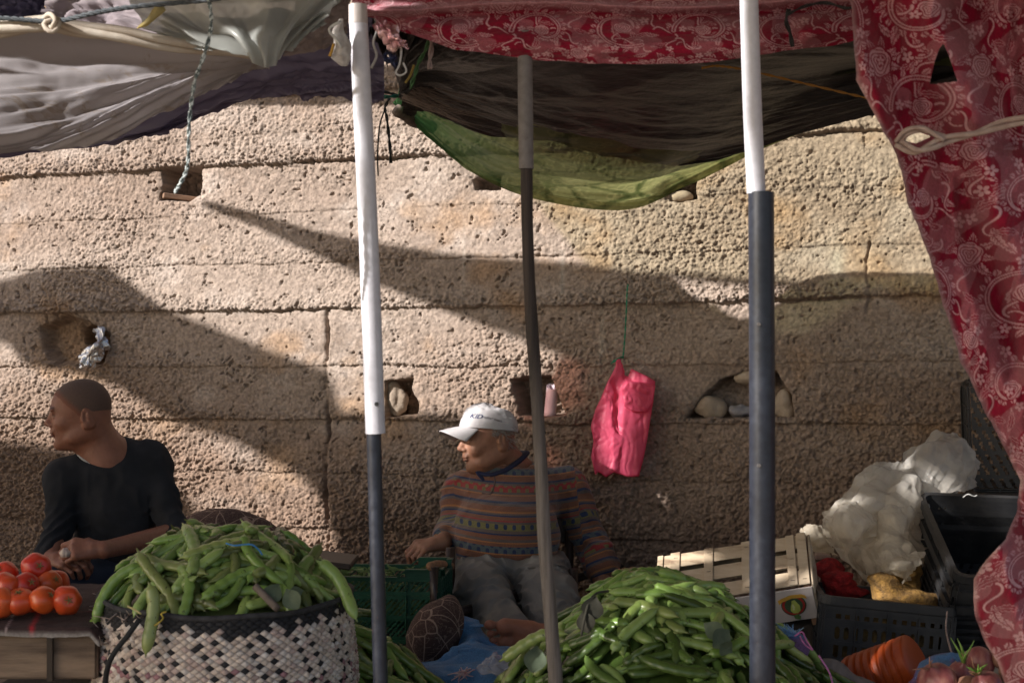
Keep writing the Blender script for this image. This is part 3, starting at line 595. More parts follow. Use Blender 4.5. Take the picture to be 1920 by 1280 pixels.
rag("white_rag", [(640, 36, 2.86), (634, 60, 2.86), (642, 84, 2.86), (640, 108, 2.86), (646, 124, 2.86)], [.004, .012, .016, .020, .006], simple("white_rag", (.66, .64, .62), (.42, .38, .36), 60, .9, .8, 200, trans=.2), "bunched dirty white rag tied beside the top of the left pole")
rope("white_string", [(640, 40, 2.84), (622, 50, 2.84), (618, 60, 2.84), (632, 76, 2.84), (640, 90, 2.84)], .003, m_whitecord, "loop of white string next to the bunched white rag", "string")
rag("yellow_rag", [(298, 6, 2.86), (296, 20, 2.86), (284, 34, 2.86), (268, 48, 2.86), (258, 54, 2.86)], [.004, .013, .009, .008, .002], cloth_mat("yellow_rag", (.62, .50, .16), (.50, .42, .2), .4, .8, 20), "twisted yellow rag hanging in front of the milky plastic", seed=3)
rope("orange_thread", [(626, 82, 2.85), (622, 96, 2.85), (618, 106, 2.85)], .003, simple("orange_thread", (.5, .28, .05), None, 50, .8), "short orange thread dangling by the white rag", "thread")

# dark tarp
DT = [[(690, 60, 3.35), (760, 40, 3.3), (900, 30, 3.25), (1050, 25, 3.2), (1200, 25, 3.2), (1350, 25, 3.2), (1500, 25, 3.22), (1800, 20, 3.3)],
      [(728, 100, 3.5), (790, 92, 3.5), (920, 100, 3.5), (1060, 110, 3.5), (1200, 115, 3.5), (1350, 112, 3.5), (1500, 100, 3.5), (1800, 80, 3.5)],
      [(742, 140, 3.75), (800, 130, 3.8), (930, 170, 3.85), (1060, 195, 3.9), (1200, 205, 3.9), (1350, 195, 3.9), (1500, 165, 3.9), (1800, 120, 3.85)],
      [(752, 162, 4.0), (800, 172, 4.0), (920, 214, 4.15), (1040, 244, 4.2), (1200, 265, 4.25), (1340, 258, 4.25), (1500, 215, 4.1), (1800, 140, 3.65)],
      [(760, 178, 4.15), (810, 196, 4.2), (915, 242, 4.35), (1020, 262, 4.42), (1200, 294, 4.5), (1330, 294, 4.5), (1500, 246, 4.25), (1800, 152, 3.7)],
      [(758, 190, 4.2), (812, 203, 4.25), (905, 240, 4.38), (1015, 258, 4.45), (1195, 302, 4.53), (1325, 300, 4.53), (1505, 247, 4.28), (1800, 160, 3.72)]]
G = patch(DT, 420, 200); nv_, nu_ = G.shape[:2]; x, y = np.meshgrid(np.linspace(0, 1, nu_), np.linspace(0, 1, nv_))
th = (y-.6)/(x+.10); fan = fbm2(th*4.2, x*1.2, 4, 1)*np.exp(-x*3.2); wr = fbm2(x*9+2*fbm2(x*3, y*3, 2), (y-x*.15)*34, 4, 3)*(1-abs(fbm2(x*3, y*4, 3, 5)))
G = G+normals(G)*(.085*fan+.010*wr*sstep(.03, .3, x)+.02*fbm2(x*5, y*6, 3, 6))[..., None]
jag = np.where(y > .97, 1, 0)*.012*fbm2(x*60, y*0, 4, 2); G[..., 2] += jag
U_ = x*1110+690
def dark_tarp_mat():
    m, nt, b = new_mat("dark_tarp"); v = coords(nt); v2 = coords(nt, 'Object', (4, 4, 30)); n = noise(nt, v, 2.5, 6, .6); f = noise(nt, v2, 9, 6, .65, .4)
    c = ramp(nt, n, [(.35, (.010, .009, .011)), (.65, (.024, .019, .020))]); a = nt.nodes.new('ShaderNodeAttribute'); a.attribute_name = 'Col'; c = mixc(nt, ramp(nt, f, [(.45, (0, 0, 0)), (.8, (1, 1, 1))]), c, mixc(nt, 1.0, a.outputs[0], (.9, .9, .9), 'MULTIPLY'))
    L(nt, c, b.inputs['Base Color']); b.inputs['Roughness'].default_value = .42; b.inputs['Specular IOR Level'].default_value = .55; p = bump(nt, b, f, .6, .01); bump(nt, b, noise(nt, v, 60, 4, .6), .3, .002, p)
    t = nt.nodes.new('ShaderNodeBsdfTranslucent'); L(nt, a.outputs[0], t.inputs[0]); mx = nt.nodes.new('ShaderNodeMixShader'); mx.inputs[0].default_value = .05; L(nt, b.outputs[0], mx.inputs[1]); L(nt, t.outputs[0], mx.inputs[2]); L(nt, mx.outputs[0], nt.nodes['Material Output'].inputs[0]); return m
o = sheet("dark_tarpaulin", G, dark_tarp_mat())
br = np.array([.06, .047, .04]); rd = np.array([.30, .07, .09]); gr = np.array([.26, .21, .175]); Vv_ = y
c = br*np.ones(G.shape); q = np.exp(-((x-.50)/.07)**2-((y-.72)/.25)**2)[..., None]*.8; c = c*(1-q)+rd*q; q = (np.exp(-x*9)*sstep(.45, .75, y)+.5*sstep(.8, .95, y)*np.exp(-((x-.22)/.13)**2))[..., None]; q = np.clip(q, 0, 1)*.9; c = c*(1-q)+gr*q  # the red patch is pink bounce light painted into the cloth colour
colattr(o, c.reshape(-1, 3)); tag(o, "wrinkled black and brown tarpaulin sagging under the floral valance, gathered at its left corner", "tarpaulin")
# shredded fibres at its gathered corner
mb = MB(); r = np.random.default_rng(5)
for i in range(70):
    a0 = r.random(); p0 = np.array([752+14*r.random(), 120+70*a0, 3.95+.1*r.random()]); ln = 60+130*r.random(); an = .25+.75*r.random()*(1-a0*.5)
    pts = [P(p0[0]+ln*t*math.cos(an), p0[1]+ln*t*math.sin(an)*(1-.35*t), p0[2]-.06+.12*t) for t in (0, .3, .6, 1)]
    mb.tube(resample(pts, 8), np.linspace(.0035, .0008, 8)*(0.5+r.random()), 5, flat=.4)
tag(mb.build("frayed_fibres", simple("dusty_fibre", (.33, .27, .23), (.20, .155, .13), 20, .9), smooth=True), "dusty brown shredded fibres fanning from the gathered corner of the dark tarpaulin", "fibres", kind="stuff")

# green film
def green_mat():
    m, nt, b = new_mat("green_film_printed"); v = coords(nt); vo = nt.nodes.new('ShaderNodeTexVoronoi'); vo.feature = 'DISTANCE_TO_EDGE'; vo.inputs['Scale'].default_value = 6.5
    d = nt.nodes.new('ShaderNodeMix'); d.data_type = 'VECTOR'; d.inputs[0].default_value = .06; nn = nt.nodes.new('ShaderNodeTexNoise'); nn.inputs['Scale'].default_value = 6; L(nt, v, nn.inputs['Vector']); L(nt, v, d.inputs[4]); L(nt, nn.outputs[1], d.inputs[5]); L(nt, d.outputs[1], vo.inputs['Vector'])
    e = ramp(nt, vo.outputs['Distance'], [(.03, (.040, .055, .02)), (.10, (.27, .265, .115))]); vf = nt.nodes.new('ShaderNodeTexVoronoi'); vf.inputs['Scale'].default_value = 26; L(nt, v, vf.inputs['Vector'])
    c = mixc(nt, .30, e, ramp(nt, vf.outputs['Distance'], [(.2, (.10, .15, .04)), (.35, (.46, .46, .18)), (.5, (.14, .18, .05))]), 'MIX'); a = nt.nodes.new('ShaderNodeAttribute'); a.attribute_name = 'Col'; sp = nt.nodes.new('ShaderNodeSeparateColor'); L(nt, a.outputs[0], sp.inputs[0])
    c = mixc(nt, sp.outputs[0], c, (.07, .19, .07)); c = mixc(nt, ramp(nt, noise(nt, v, 4, 5), [(.45, (0, 0, 0)), (.85, (.5, .5, .5))]), c, (.22, .20, .10))
    L(nt, c, b.inputs['Base Color']); b.inputs['Roughness'].default_value = .3; bump(nt, b, noise(nt, v, 16, 5, .6, 1), .4, .006)
    t = nt.nodes.new('ShaderNodeBsdfTranslucent'); L(nt, c, t.inputs[0]); mx = nt.nodes.new('ShaderNodeMixShader'); mx.inputs[0].default_value = .6; L(nt, b.outputs[0], mx.inputs[1]); L(nt, t.outputs[0], mx.inputs[2])
    tp = nt.nodes.new('ShaderNodeBsdfTransparent'); tp.inputs[0].default_value = (.75, .9, .5, 1); m2 = nt.nodes.new('ShaderNodeMixShader'); m2.inputs[0].default_value = .08; L(nt, mx.outputs[0], m2.inputs[1]); L(nt, tp.outputs[0], m2.inputs[2]); L(nt, m2.outputs[0], nt.nodes['Material Output'].inputs[0]); return m
G = patch([[(752, 130, 3.9), (860, 130, 3.9), (1000, 170, 3.95), (1150, 200, 4.0), (1300, 200, 4.0), (1450, 160, 3.9), (1640, 120, 3.75), (1850, 60, 3.5)],
           [(746, 180, 4.5), (830, 190, 4.45), (970, 260, 4.4), (1150, 300, 4.45), (1300, 290, 4.45), (1450, 230, 4.35), (1640, 160, 4.1), (1850, 100, 3.7)],
           [(744, 184, 4.62), (812, 250, 4.66), (940, 330, 4.75), (1150, 365, 4.8), (1290, 330, 4.8), (1450, 256, 4.57), (1630, 196, 4.26), (1850, 140, 3.85)],
           [(743, 187, 4.64), (800, 256, 4.7), (925, 345, 4.8), (1155, 393, 4.88), (1290, 351, 4.85), (1450, 272, 4.62), (1625, 208, 4.3), (1850, 150, 3.9)]], 300, 120)
nv_, nu_ = G.shape[:2]; x, y = np.meshgrid(np.linspace(0, 1, nu_), np.linspace(0, 1, nv_)); th = (y-.5)/(x+.12); G = G+normals(G)*(.03*fbm2(th*5, x*2, 3, 2)*np.exp(-x*2)+.018*fbm2(x*5, y*5, 4, 3))[..., None]
o = sheet("green_tarpaulin", G, green_mat()); q = (sstep(.34, .15, x+.08*fbm2(x*4, y*4)))[..., None]; colattr(o, np.concatenate([q, q*0, q*0], -1).reshape(-1, 3)); tag(o, "translucent olive green patterned plastic sheet hanging lowest under the dark tarpaulin", "tarpaulin")

# bits knotted near the left pole
m_foil = simple("crumpled_foil", (.75, .72, .74), (.5, .48, .5), 8, .22, 1.0, 30, .01, metal=.9)
def crumple(name, poly3, mat, label, cat, amp=.01, n=26, seed=0, thick=0):
    """poly3: rows of control points (u,v,Y)"""
    G = patch(poly3, n*2, n); nv_, nu_ = G.shape[:2]; x, y = np.meshgrid(np.linspace(0, 1, nu_), np.linspace(0, 1, nv_)); a_, _i = worley(x*5+seed, y*4, seed % 4); G = G+normals(G)*(amp*(a_-.4)+amp*.6*fbm2(x*7+seed, y*6, 3, 1))[..., None]
    o = sheet(name, G, mat); tag(o, label, cat); return o
crumple("foil_wrapper", [[(700, 46, 2.93), (706, 36, 2.93), (716, 42, 2.93)], [(704, 62, 2.9), (724, 52, 2.88), (742, 56, 2.91)], [(722, 84, 2.92), (742, 74, 2.88), (756, 84, 2.91)], [(742, 96, 2.93), (756, 90, 2.9), (766, 88, 2.93)]],
        simple("pink_foil", (.85, .62, .62), (.7, .35, .4), 30, .25, .8, 60, .006, metal=.75), "shiny pink and silver foil wrapper tied under the valance beside the left pole", "wrapper", .02)
for i, (pts, rad, mt, lb) in enumerate([
    ([(708, 56, 2.95), (700, 80, 2.95), (706, 104, 2.95), (696, 128, 2.95)], .0028, m_whitecord, "pale string hanging from the foil wrapper beside the left pole"),
    ([(752, 84, 2.92), (752, 104, 2.92), (748, 124, 2.92), (742, 136, 2.92), (750, 142, 2.92), (762, 134, 2.92), (756, 118, 2.92)], .0022, m_whitecord, "white string curled in a ring under the foil wrapper"),
    ([(732, 94, 2.93), (722, 104, 2.93), (728, 114, 2.92), (742, 106, 2.93), (736, 118, 2.92), (744, 126, 2.93), (730, 100, 2.92)], .0055, simple("blue_black_cord", (.02, .03, .10), (.01, .01, .015), 80, .5), "knotted blue and black cord clump below the foil wrapper"),
    ([(700, 174, 4.3), (712, 172, 4.3), (728, 174, 4.3), (745, 180, 4.32), (752, 186, 4.4)], .004, m_black, "black cord tying the tarpaulin corners towards the left pole"),
    ([(720, 182, 4.3), (736, 181, 4.3), (748, 180, 4.32)], .005, simple("teal_cord", (.02, .16, .12), None, 40, .6), "teal cord knotted at the tip of the green tarpaulin"),
    ([(730, 184, 4.5), (722, 202, 4.5), (725, 220, 4.5), (730, 262, 4.5), (733, 306, 4.5)], .0045, m_black, "longer black string dangling by the left pole in front of the wall"),
    ([(722, 204, 4.5), (712, 236, 4.5), (708, 290, 4.5), (709, 330, 4.5)], .0025, m_black, "thin black thread dangling closest to the left pole"),
    ([(806, 60, 3.1), (800, 90, 3.1), (786, 116, 3.1), (778, 140, 3.1), (770, 165, 3.15)], .004, simple("green_strap", (.05, .14, .05), None, 40, .6), "narrow green strap slanting down from the valance at the tarpaulin corner"),
    ([(808, 62, 3.05), (809, 90, 3.05), (806, 112, 3.05), (806, 130, 3.05)], .005, simple("frayed_grey", (.35, .28, .26), None, 60, .95), "frayed grey tassel hanging under the valance"),
    ([(776, 122, 3.2), (770, 140, 3.2), (760, 156, 3.2)], .003, simple("yellow_string", (.36, .28, .08), None, 60, .9), "short yellow string among the fibres of the dark tarpaulin"),
    ([(868, 78, 3.1), (862, 86, 3.1), (856, 94, 3.1)], .003, simple("ochre_string", (.30, .22, .08), None, 60, .9), "stub of ochre cord poking from below the valance")]):
    rope("cord" if rad > .003 else "string", pts, rad, mt, lb, "cord" if rad > .003 else "string", 2 if rad > .0035 else 1, 90)
mb = MB(); q = resample([P(742, 203, 4.6), P(758, 216, 4.62), P(780, 228, 4.7), P(810, 238, 4.8)], 14); mb.tube(q, .020+.003*np.sin(np.arange(14)), 12); tag(mb.build("branch_stub", simple("bark", (.22, .17, .14), (.12, .09, .08), 30, .9, .9, 60, .006), smooth=True), "sawn grey branch end poking out below the green tarpaulin's corner", "branch")
tag(crumple("beige_cloth", [[(752, 84, 3.9), (775, 100, 3.9), (800, 130, 4.0)], [(748, 130, 3.95), (775, 150, 4.0), (850, 195, 4.15)], [(752, 172, 4.2), (800, 190, 4.25), (880, 228, 4.4)]], cloth_mat("beige_scrap", (.36, .27, .21), (.26, .19, .15), .35, .9, 9), "beige cloth scrap caught between the dark and green tarpaulins", "cloth", .03, seed=2))
# ------------------------------------------------------------------ people: one signed distance field per figure, skinned as one surface
def smin(a, b, k): h = np.clip(.5+.5*(b-a)/k, 0, 1); return b+(a-b)*h-k*h*(1-h)
class SDF:
    def __init__(s): s.ops = []
    def cap(s, a, b, ra, rb, k=.02, sub=False): s.ops.append(('c', np.array(a, float), np.array(b, float), ra, rb, k, sub)); return s
    def ell(s, c, r, R=None, k=.02, sub=False): s.ops.append(('e', np.array(c, float), np.array(r, float), None if R is None else np.array(R, float), 0, k, sub)); return s
    def eval(s, p, band=.09):
        """p: (...,3) points; far from a primitive its distance is not needed exactly"""
        d = np.full(p.shape[:-1], 1.0)
        for t, a, b, ra, rb, k, sub in s.ops:
            if t == 'c':
                lo = np.minimum(a, b)-max(ra, rb)-band; hi = np.maximum(a, b)+max(ra, rb)+band
            else: lo = a-b.max()-band; hi = a+b.max()+band
            m = ((p > lo) & (p < hi)).all(-1)
            if not m.any(): continue
            q = p[m]
            if t == 'c':
                ab = b-a; h = np.clip(((q-a)@ab)/(ab@ab+1e-12), 0, 1); e = np.linalg.norm(q-a-h[:, None]*ab, axis=1)-(ra+(rb-ra)*h)
            else:
                w_ = q-a
                if ra is not None: w_ = w_@ra        # columns of R are the ellipsoid's axes
                k0 = np.linalg.norm(w_/b, axis=1); k1 = np.linalg.norm(w_/(b*b), axis=1); e = k0*(k0-1)/(k1+1e-9)
            dm = d[m]
            if sub: d[m] = -smin(-dm, e, k)
            else: d[m] = smin(dm, e, k)
        return d
def surface_nets(fn, lo, hi, h):
    lo = np.array(lo, float); hi = np.array(hi, float); n = np.ceil((hi-lo)/h).astype(int)+1
    ax = [lo[i]+h*np.arange(n[i]) for i in range(3)]; D = np.empty(tuple(n))
    B = 10; nb = -(-n//B); cen = np.stack(np.meshgrid(*[lo[i]+h*(np.arange(nb[i])*B+B/2-.5) for i in range(3)], indexing='ij'), -1); Dc = fn(cen); near = np.abs(Dc) < h*B*.87*1.25+.022
    for i, j, k in np.argwhere(~near): D[i*B:i*B+B, j*B:j*B+B, k*B:k*B+B] = Dc[i, j, k]
    for i in range(nb[0]):
        jk = np.argwhere(near[i])
        if not len(jk): continue
        j0, k0 = jk.min(0); j1, k1 = jk.max(0)+1; sx = slice(i*B, min(n[0], i*B+B))
        for j in range(j0, j1):
            ks = np.argwhere(near[i, j]).ravel()
            if not len(ks): continue
            sy = slice(j*B, min(n[1], j*B+B)); sz = slice(ks.min()*B, min(n[2], ks.max()*B+B)); X, Y, Z = np.meshgrid(ax[0][sx], ax[1][sy], ax[2][sz], indexing='ij'); D[sx, sy, sz] = fn(np.stack([X, Y, Z], -1))
    s = D < 0; cells = np.zeros(tuple(n-1), bool); a = s[:-1, :-1, :-1]
    cor = [(i, j, k) for i in (0, 1) for j in (0, 1) for k in (0, 1)]; sl_ = lambda A, c: A[c[0]:A.shape[0]-1+c[0], c[1]:A.shape[1]-1+c[1], c[2]:A.shape[2]-1+c[2]]
    anyv = np.zeros_like(cells); allv = np.ones_like(cells)
    for c in cor: q = sl_(s, c); anyv |= q; allv &= q
    cells = anyv & ~allv; idx = np.full(cells.shape, -1); idx[cells] = np.arange(cells.sum()); ci = np.argwhere(cells)
    acc = np.zeros((len(ci), 3)); cnt = np.zeros(len(ci))
    for c0 in cor:
        for axd in range(3):
            if c0[axd]: continue
            c1 = list(c0); c1[axd] = 1; d0 = D[tuple((ci+c0).T)]; d1 = D[tuple((ci+c1).T)]; m = (d0 < 0) != (d1 < 0)
            t = np.where(m, d0/(d0-d1+1e-12), 0); v = np.tile(np.array(c0, float), (len(ci), 1)); v[:, axd] += t; acc[m] += v[m]; cnt[m] += 1
    V = lo+h*(ci+acc/cnt[:, None]); Q = []
    for axd in range(3):
        o1, o2 = [(1, 2), (2, 0), (0, 1)][axd]; sh = [slice(None)]*3; sh[axd] = slice(0, n[axd]-1); s0 = s[tuple(sh)]; sh[axd] = slice(1, n[axd]); s1 = s[tuple(sh)]
        e = np.argwhere(s0 != s1); e = e[(e[:, o1] > 0) & (e[:, o2] > 0) & (e[:, o1] < n[o1]-1) & (e[:, o2] < n[o2]-1)]
        if not len(e): continue
        u1 = np.zeros(3, int); u1[o1] = 1; u2 = np.zeros(3, int); u2[o2] = 1
        q = np.stack([idx[tuple((e-u1-u2).T)], idx[tuple((e-u2).T)], idx[tuple(e.T)], idx[tuple((e-u1).T)]], 1); fl = ~s0[tuple(e.T)]; q[fl] = q[fl][:, ::-1]; Q.append(q)
    Q = np.vstack(Q); Q = Q[(Q >= 0).all(1)]; return V, Q
def laplace(V, Q, it=2, lam=.5):
    V = V.copy(); n = len(V)
    e = np.vstack([Q[:, [0, 1]], Q[:, [1, 2]], Q[:, [2, 3]], Q[:, [3, 0]]])
    for _ in range(it):
        A = np.zeros_like(V); C = np.zeros(n)
        for a, b in ((0, 1), (1, 0)):
            for k in range(3): A[:, k] += np.bincount(e[:, a], V[e[:, b], k], n)
            C += np.bincount(e[:, a], minlength=n)
        V = V+lam*(A/np.maximum(C, 1)[:, None]-V)
    return V
def vnorm(V, Q):
    nf = np.cross(V[Q[:, 2]]-V[Q[:, 0]], V[Q[:, 3]]-V[Q[:, 1]]); n = np.zeros_like(V)
    for k in range(4):
        for c in range(3): n[:, c] += np.bincount(Q[:, k], nf[:, c], len(V))
    return n/(np.linalg.norm(n, axis=1)[:, None]+1e-12)
def bounds(s, pad=.02):
    lo = np.full(3, 9.); hi = -lo
    for t, a, b, ra, rb, k, sub in s.ops:
        if sub: continue
        if t == 'c': lo = np.minimum(lo, np.minimum(a, b)-max(ra, rb)); hi = np.maximum(hi, np.maximum(a, b)+max(ra, rb))
        else: lo = np.minimum(lo, a-b.max()); hi = np.maximum(hi, a+b.max())
    return lo-pad, hi+pad
def frame(fwd, up):
    f = np.array(fwd, float); f /= np.linalg.norm(f); u = np.array(up, float); u -= f*(u@f); u /= np.linalg.norm(u); r = np.cross(f, u); return np.stack([r, f, u], 1)   # right, forward, up

def head_sdf(C, R, sc=1.0, old=False):
    """head centred at C (between the ears), local axes x right, y forward, z up; height about .235"""
    h = SDF(); T = lambda p: C+sc*(R@np.array(p, float)); E = lambda c, r, k=.015, sub=False, Rl=None: h.ell(T(c), np.array(r)*sc, R if Rl is None else R@Rl, k*sc, sub)
    def rot(ax, a):
        c, s_ = math.cos(a), math.sin(a); return np.array({'x': [[1, 0, 0], [0, c, -s_], [0, s_, c]], 'y': [[c, 0, s_], [0, 1, 0], [-s_, 0, c]], 'z': [[c, -s_, 0], [s_, c, 0], [0, 0, 1]]}[ax])
    E((0, -.012, .038), (.073, .088, .086)); E((0, .028, .030), (.064, .066, .072), .03)     # skull, brow
    E((0, .030, -.035), (.056, .060, .064), .035)                                              # face mass
    E((0, .054, -.084), (.031, .034, .026), .025); E((0, .076, -.094), (.016, .016, .014), .016)  # jaw, chin
    for sx in (-1, 1):
        E((sx*.048, .004, -.060), (.018, .046, .022), .02, Rl=rot('x', -.35)); E((sx*.040, .058, -.018), (.020, .020, .016), .02)   # jaw side, cheekbone
        E((sx*.031, .092, .012), (.016, .013, .0125), .014, True)                              # socket
        E((sx*.031, .0765, .010), (.0125, .0125, .0125), .004)                                 # ball under the lid
        E((sx*.030, .0835, .0165), (.017, .009, .0048), .005); E((sx*.030, .0825, .0025), (.015, .008, .0032), .005)   # lids
        E((sx*.028, .086, .031), (.024, .011, .0065), .010, Rl=rot('y', sx*.12))               # brow ridge
        E((sx*.013, .097, -.024), (.0085, .0105, .0075), .006)                                 # nostril wing
        E((sx*.0075, .103, -.0315), (.0032, .005, .0035), .003, True)
    h.cap(T((0, .086, .022)), T((0, .108, -.016)), .0078*sc, .0105*sc, .010*sc); E((0, .1095, -.019), (.0115, .0105, .0095), .006)
    E((0, .088, -.043), (.022, .013, .012), .012)
    E((0, .0955, -.0505), (.022, .0085, .0046), .004); E((0, .0945, -.0605), (.019, .0085, .0056), .004)   # lips
    E((0, .104, -.0555), (.023, .010, .0010), .0028, True); E((0, .097, -.072), (.015, .008, .005), .006, True)
    for sx in (-1, 1):    # ears
        Re = rot('z', -sx*.35)@rot('x', -.15); E((sx*.0725, -.028, -.002), (.0065, .0185, .031), .004, Rl=Re); E((sx*.080, -.025, .002), (.006, .0115, .019), .003, True, Rl=Re)
        E((sx*.077, -.032, .004), (.004, .004, .012), .004, Rl=Re); E((sx*.0745, -.022, -.028), (.0055, .008, .008), .004); E((sx*.075, -.013, -.006), (.004, .005, .007), .004)
    if old:
        for sx in (-1, 1):
            h.cap(T((sx*.020, .094, -.028)), T((sx*.036, .074, -.066)), .0016*sc, .0022*sc, .0035*sc, True); E((sx*.040, .066, -.034), (.016, .016, .014), .014)
            h.cap(T((sx*.046, .056, -.040)), T((sx*.050, .046, -.064)), .0012*sc, .0014*sc, .003*sc, True)
            E((sx*.042, .040, -.078), (.013, .026, .014), .02); h.cap(T((sx*.047, .066, .016)), T((sx*.056, .052, .018)), .001*sc, .001*sc, .002*sc, True)
        E((0, .034, -.100), (.034, .034, .018), .02)
        for z in (.052, .062): h.cap(T((-.03, .089, z)), T((.03, .089, z)), .001*sc, .001*sc, .003*sc, True)
    return h
def neck(h, C, R, sc, base, r0=.056, r1=.062):
    T = lambda p: C+sc*(R@np.array(p, float)); h.cap(T((0, -.030, -.03)), base, r0*sc, r1*sc, .03); h.cap(T((.0, .012, -.075)), np.array(base)+np.array([0, 0, .01]), .034*sc, .040*sc, .03)
def hand_sdf(s, wrist, fwd, up, side, curls, sc=1.0, thumb=(.6, .4), spread=.10):
    """fwd: wrist to knuckles; up: back of the hand; side +1 puts the thumb on the +x side of the hand frame"""
    R = frame(fwd, up); w_ = np.array(wrist, float); T = lambda p: w_+sc*(R@np.array(p, float))
    s.cap(T((0, 0, 0)), T((0, .03, 0)), .0255*sc, .026*sc, .01); tips = []
    for i, (x, L_, r_) in enumerate([(.030, .044, .0092), (.010, .050, .0095), (-.010, .046, .0090), (-.029, .037, .0080)]):
        x *= side; kx = (x, .088-abs(i-1)*.004, .002); s.cap(T((x*.55, .025, 0)), T(kx), .0145*sc, .0125*sc, .010*sc)
        a = curls[i]; ang = 0; p = np.array(kx); sp = x*spread/.03
        for j, (l, rr) in enumerate(((1.0, 1.0), (.62, .92), (.50, .82))):
            ang += a*(.75, 1.1, .8)[j]; q = p+L_*l*np.array([sp*.25*math.cos(ang), math.cos(ang), -math.sin(ang)])
            s.cap(T(p), T(q), r_*rr*sc, r_*(.94, .88, .74)[j]*sc, .0035*sc); p = q
        tips.append(T(p))
    s.cap(T((side*.018, .018, -.006)), T((side*.040, .046, -.014)), .0150*sc, .0125*sc, .010*sc)
    a, b = thumb; p = np.array((side*.040, .046, -.014)); q = p+np.array([side*.030*math.sin(a), .034*math.cos(a)+.004, -.024*b]); s.cap(T(p), T(q), .0115*sc, .0100*sc, .004*sc)
    r_ = q+np.array([side*.010*math.sin(a)-side*.012*b, .022*math.cos(a)+.006, -.018*b]); s.cap(T(q), T(r_), .0100*sc, .0082*sc, .004*sc); return tips+[T(r_)]

def skin_mat(name, c1, c2, c3, rough=.45):
    m, nt, b = new_mat(name); v = coords(nt); n = noise(nt, v, 18, 5, .6); n2 = noise(nt, v, 90, 4, .65)
    a = nt.nodes.new('ShaderNodeAttribute'); a.attribute_name = 'Col'; c = mixc(nt, ramp(nt, n2, [(.3, (0, 0, 0)), (.8, (.5, .5, .5))]), ramp(nt, n, [(.35, c1), (.65, c2)]), c3); c = mixc(nt, 1.0, c, a.outputs[0], 'MULTIPLY')
    L(nt, c, b.inputs['Base Color']); b.inputs['Roughness'].default_value = rough; b.inputs['Subsurface Weight'].default_value = .15; b.inputs['Subsurface Radius'].default_value = (.012, .004, .002); b.inputs['Subsurface Scale'].default_value = .4
    vo = nt.nodes.new('ShaderNodeTexVoronoi'); vo.inputs['Scale'].default_value = 420; L(nt, v, vo.inputs['Vector']); p = bump(nt, b, vo.outputs['Distance'], .3, .0008); bump(nt, b, n2, .45, .004, p); return m
def head_cols(V, C, R, sc, hairline, lips=(.75, .5, .5), stub=None):
    q = ((V-C)@R)/sc; c = np.ones((len(V), 3)); x, y, z = q.T
    m = (np.exp(-((z+.0555)/.0085)**2-(x/.022)**2)*(y > .075))[:, None]*.8; c = c*(1-m)+np.array(lips)*m
    m = (sstep(.026, .029, z)*sstep(.040, .036, z-.10*np.abs(x-.0)*0)*sstep(.010, .014, abs(x))*sstep(.050, .046, abs(x))*(y > .055))[:, None]*.8*(.7+.3*vn2(x*900, z*500)[:, None]); c = c*(1-m)+np.array((.10, .08, .08) if not stub else (.45, .42, .4))*m
    m = (np.exp(-((z-.009)/.0022)**2)*(abs(abs(x)-.031) < .015)*(y > .06))[:, None]*.75; c = c*(1-m)+np.array((.12, .1, .1))*m
    return c, q

def person_mesh(root, name, sdf, mat, h=.005, lo=None, hi=None, it=2, cols=None, fn=None):
    l, u = bounds(sdf); lo = l if lo is None else np.maximum(l, lo); hi = u if hi is None else np.minimum(u, hi)
    V, Q = surface_nets(fn or sdf.eval, lo, hi, h); V = laplace(V, Q, it); o = mk(name, V, Q, mat, root)
    colattr(o, cols(V) if cols else np.ones((len(V), 3))); return o, V, Q

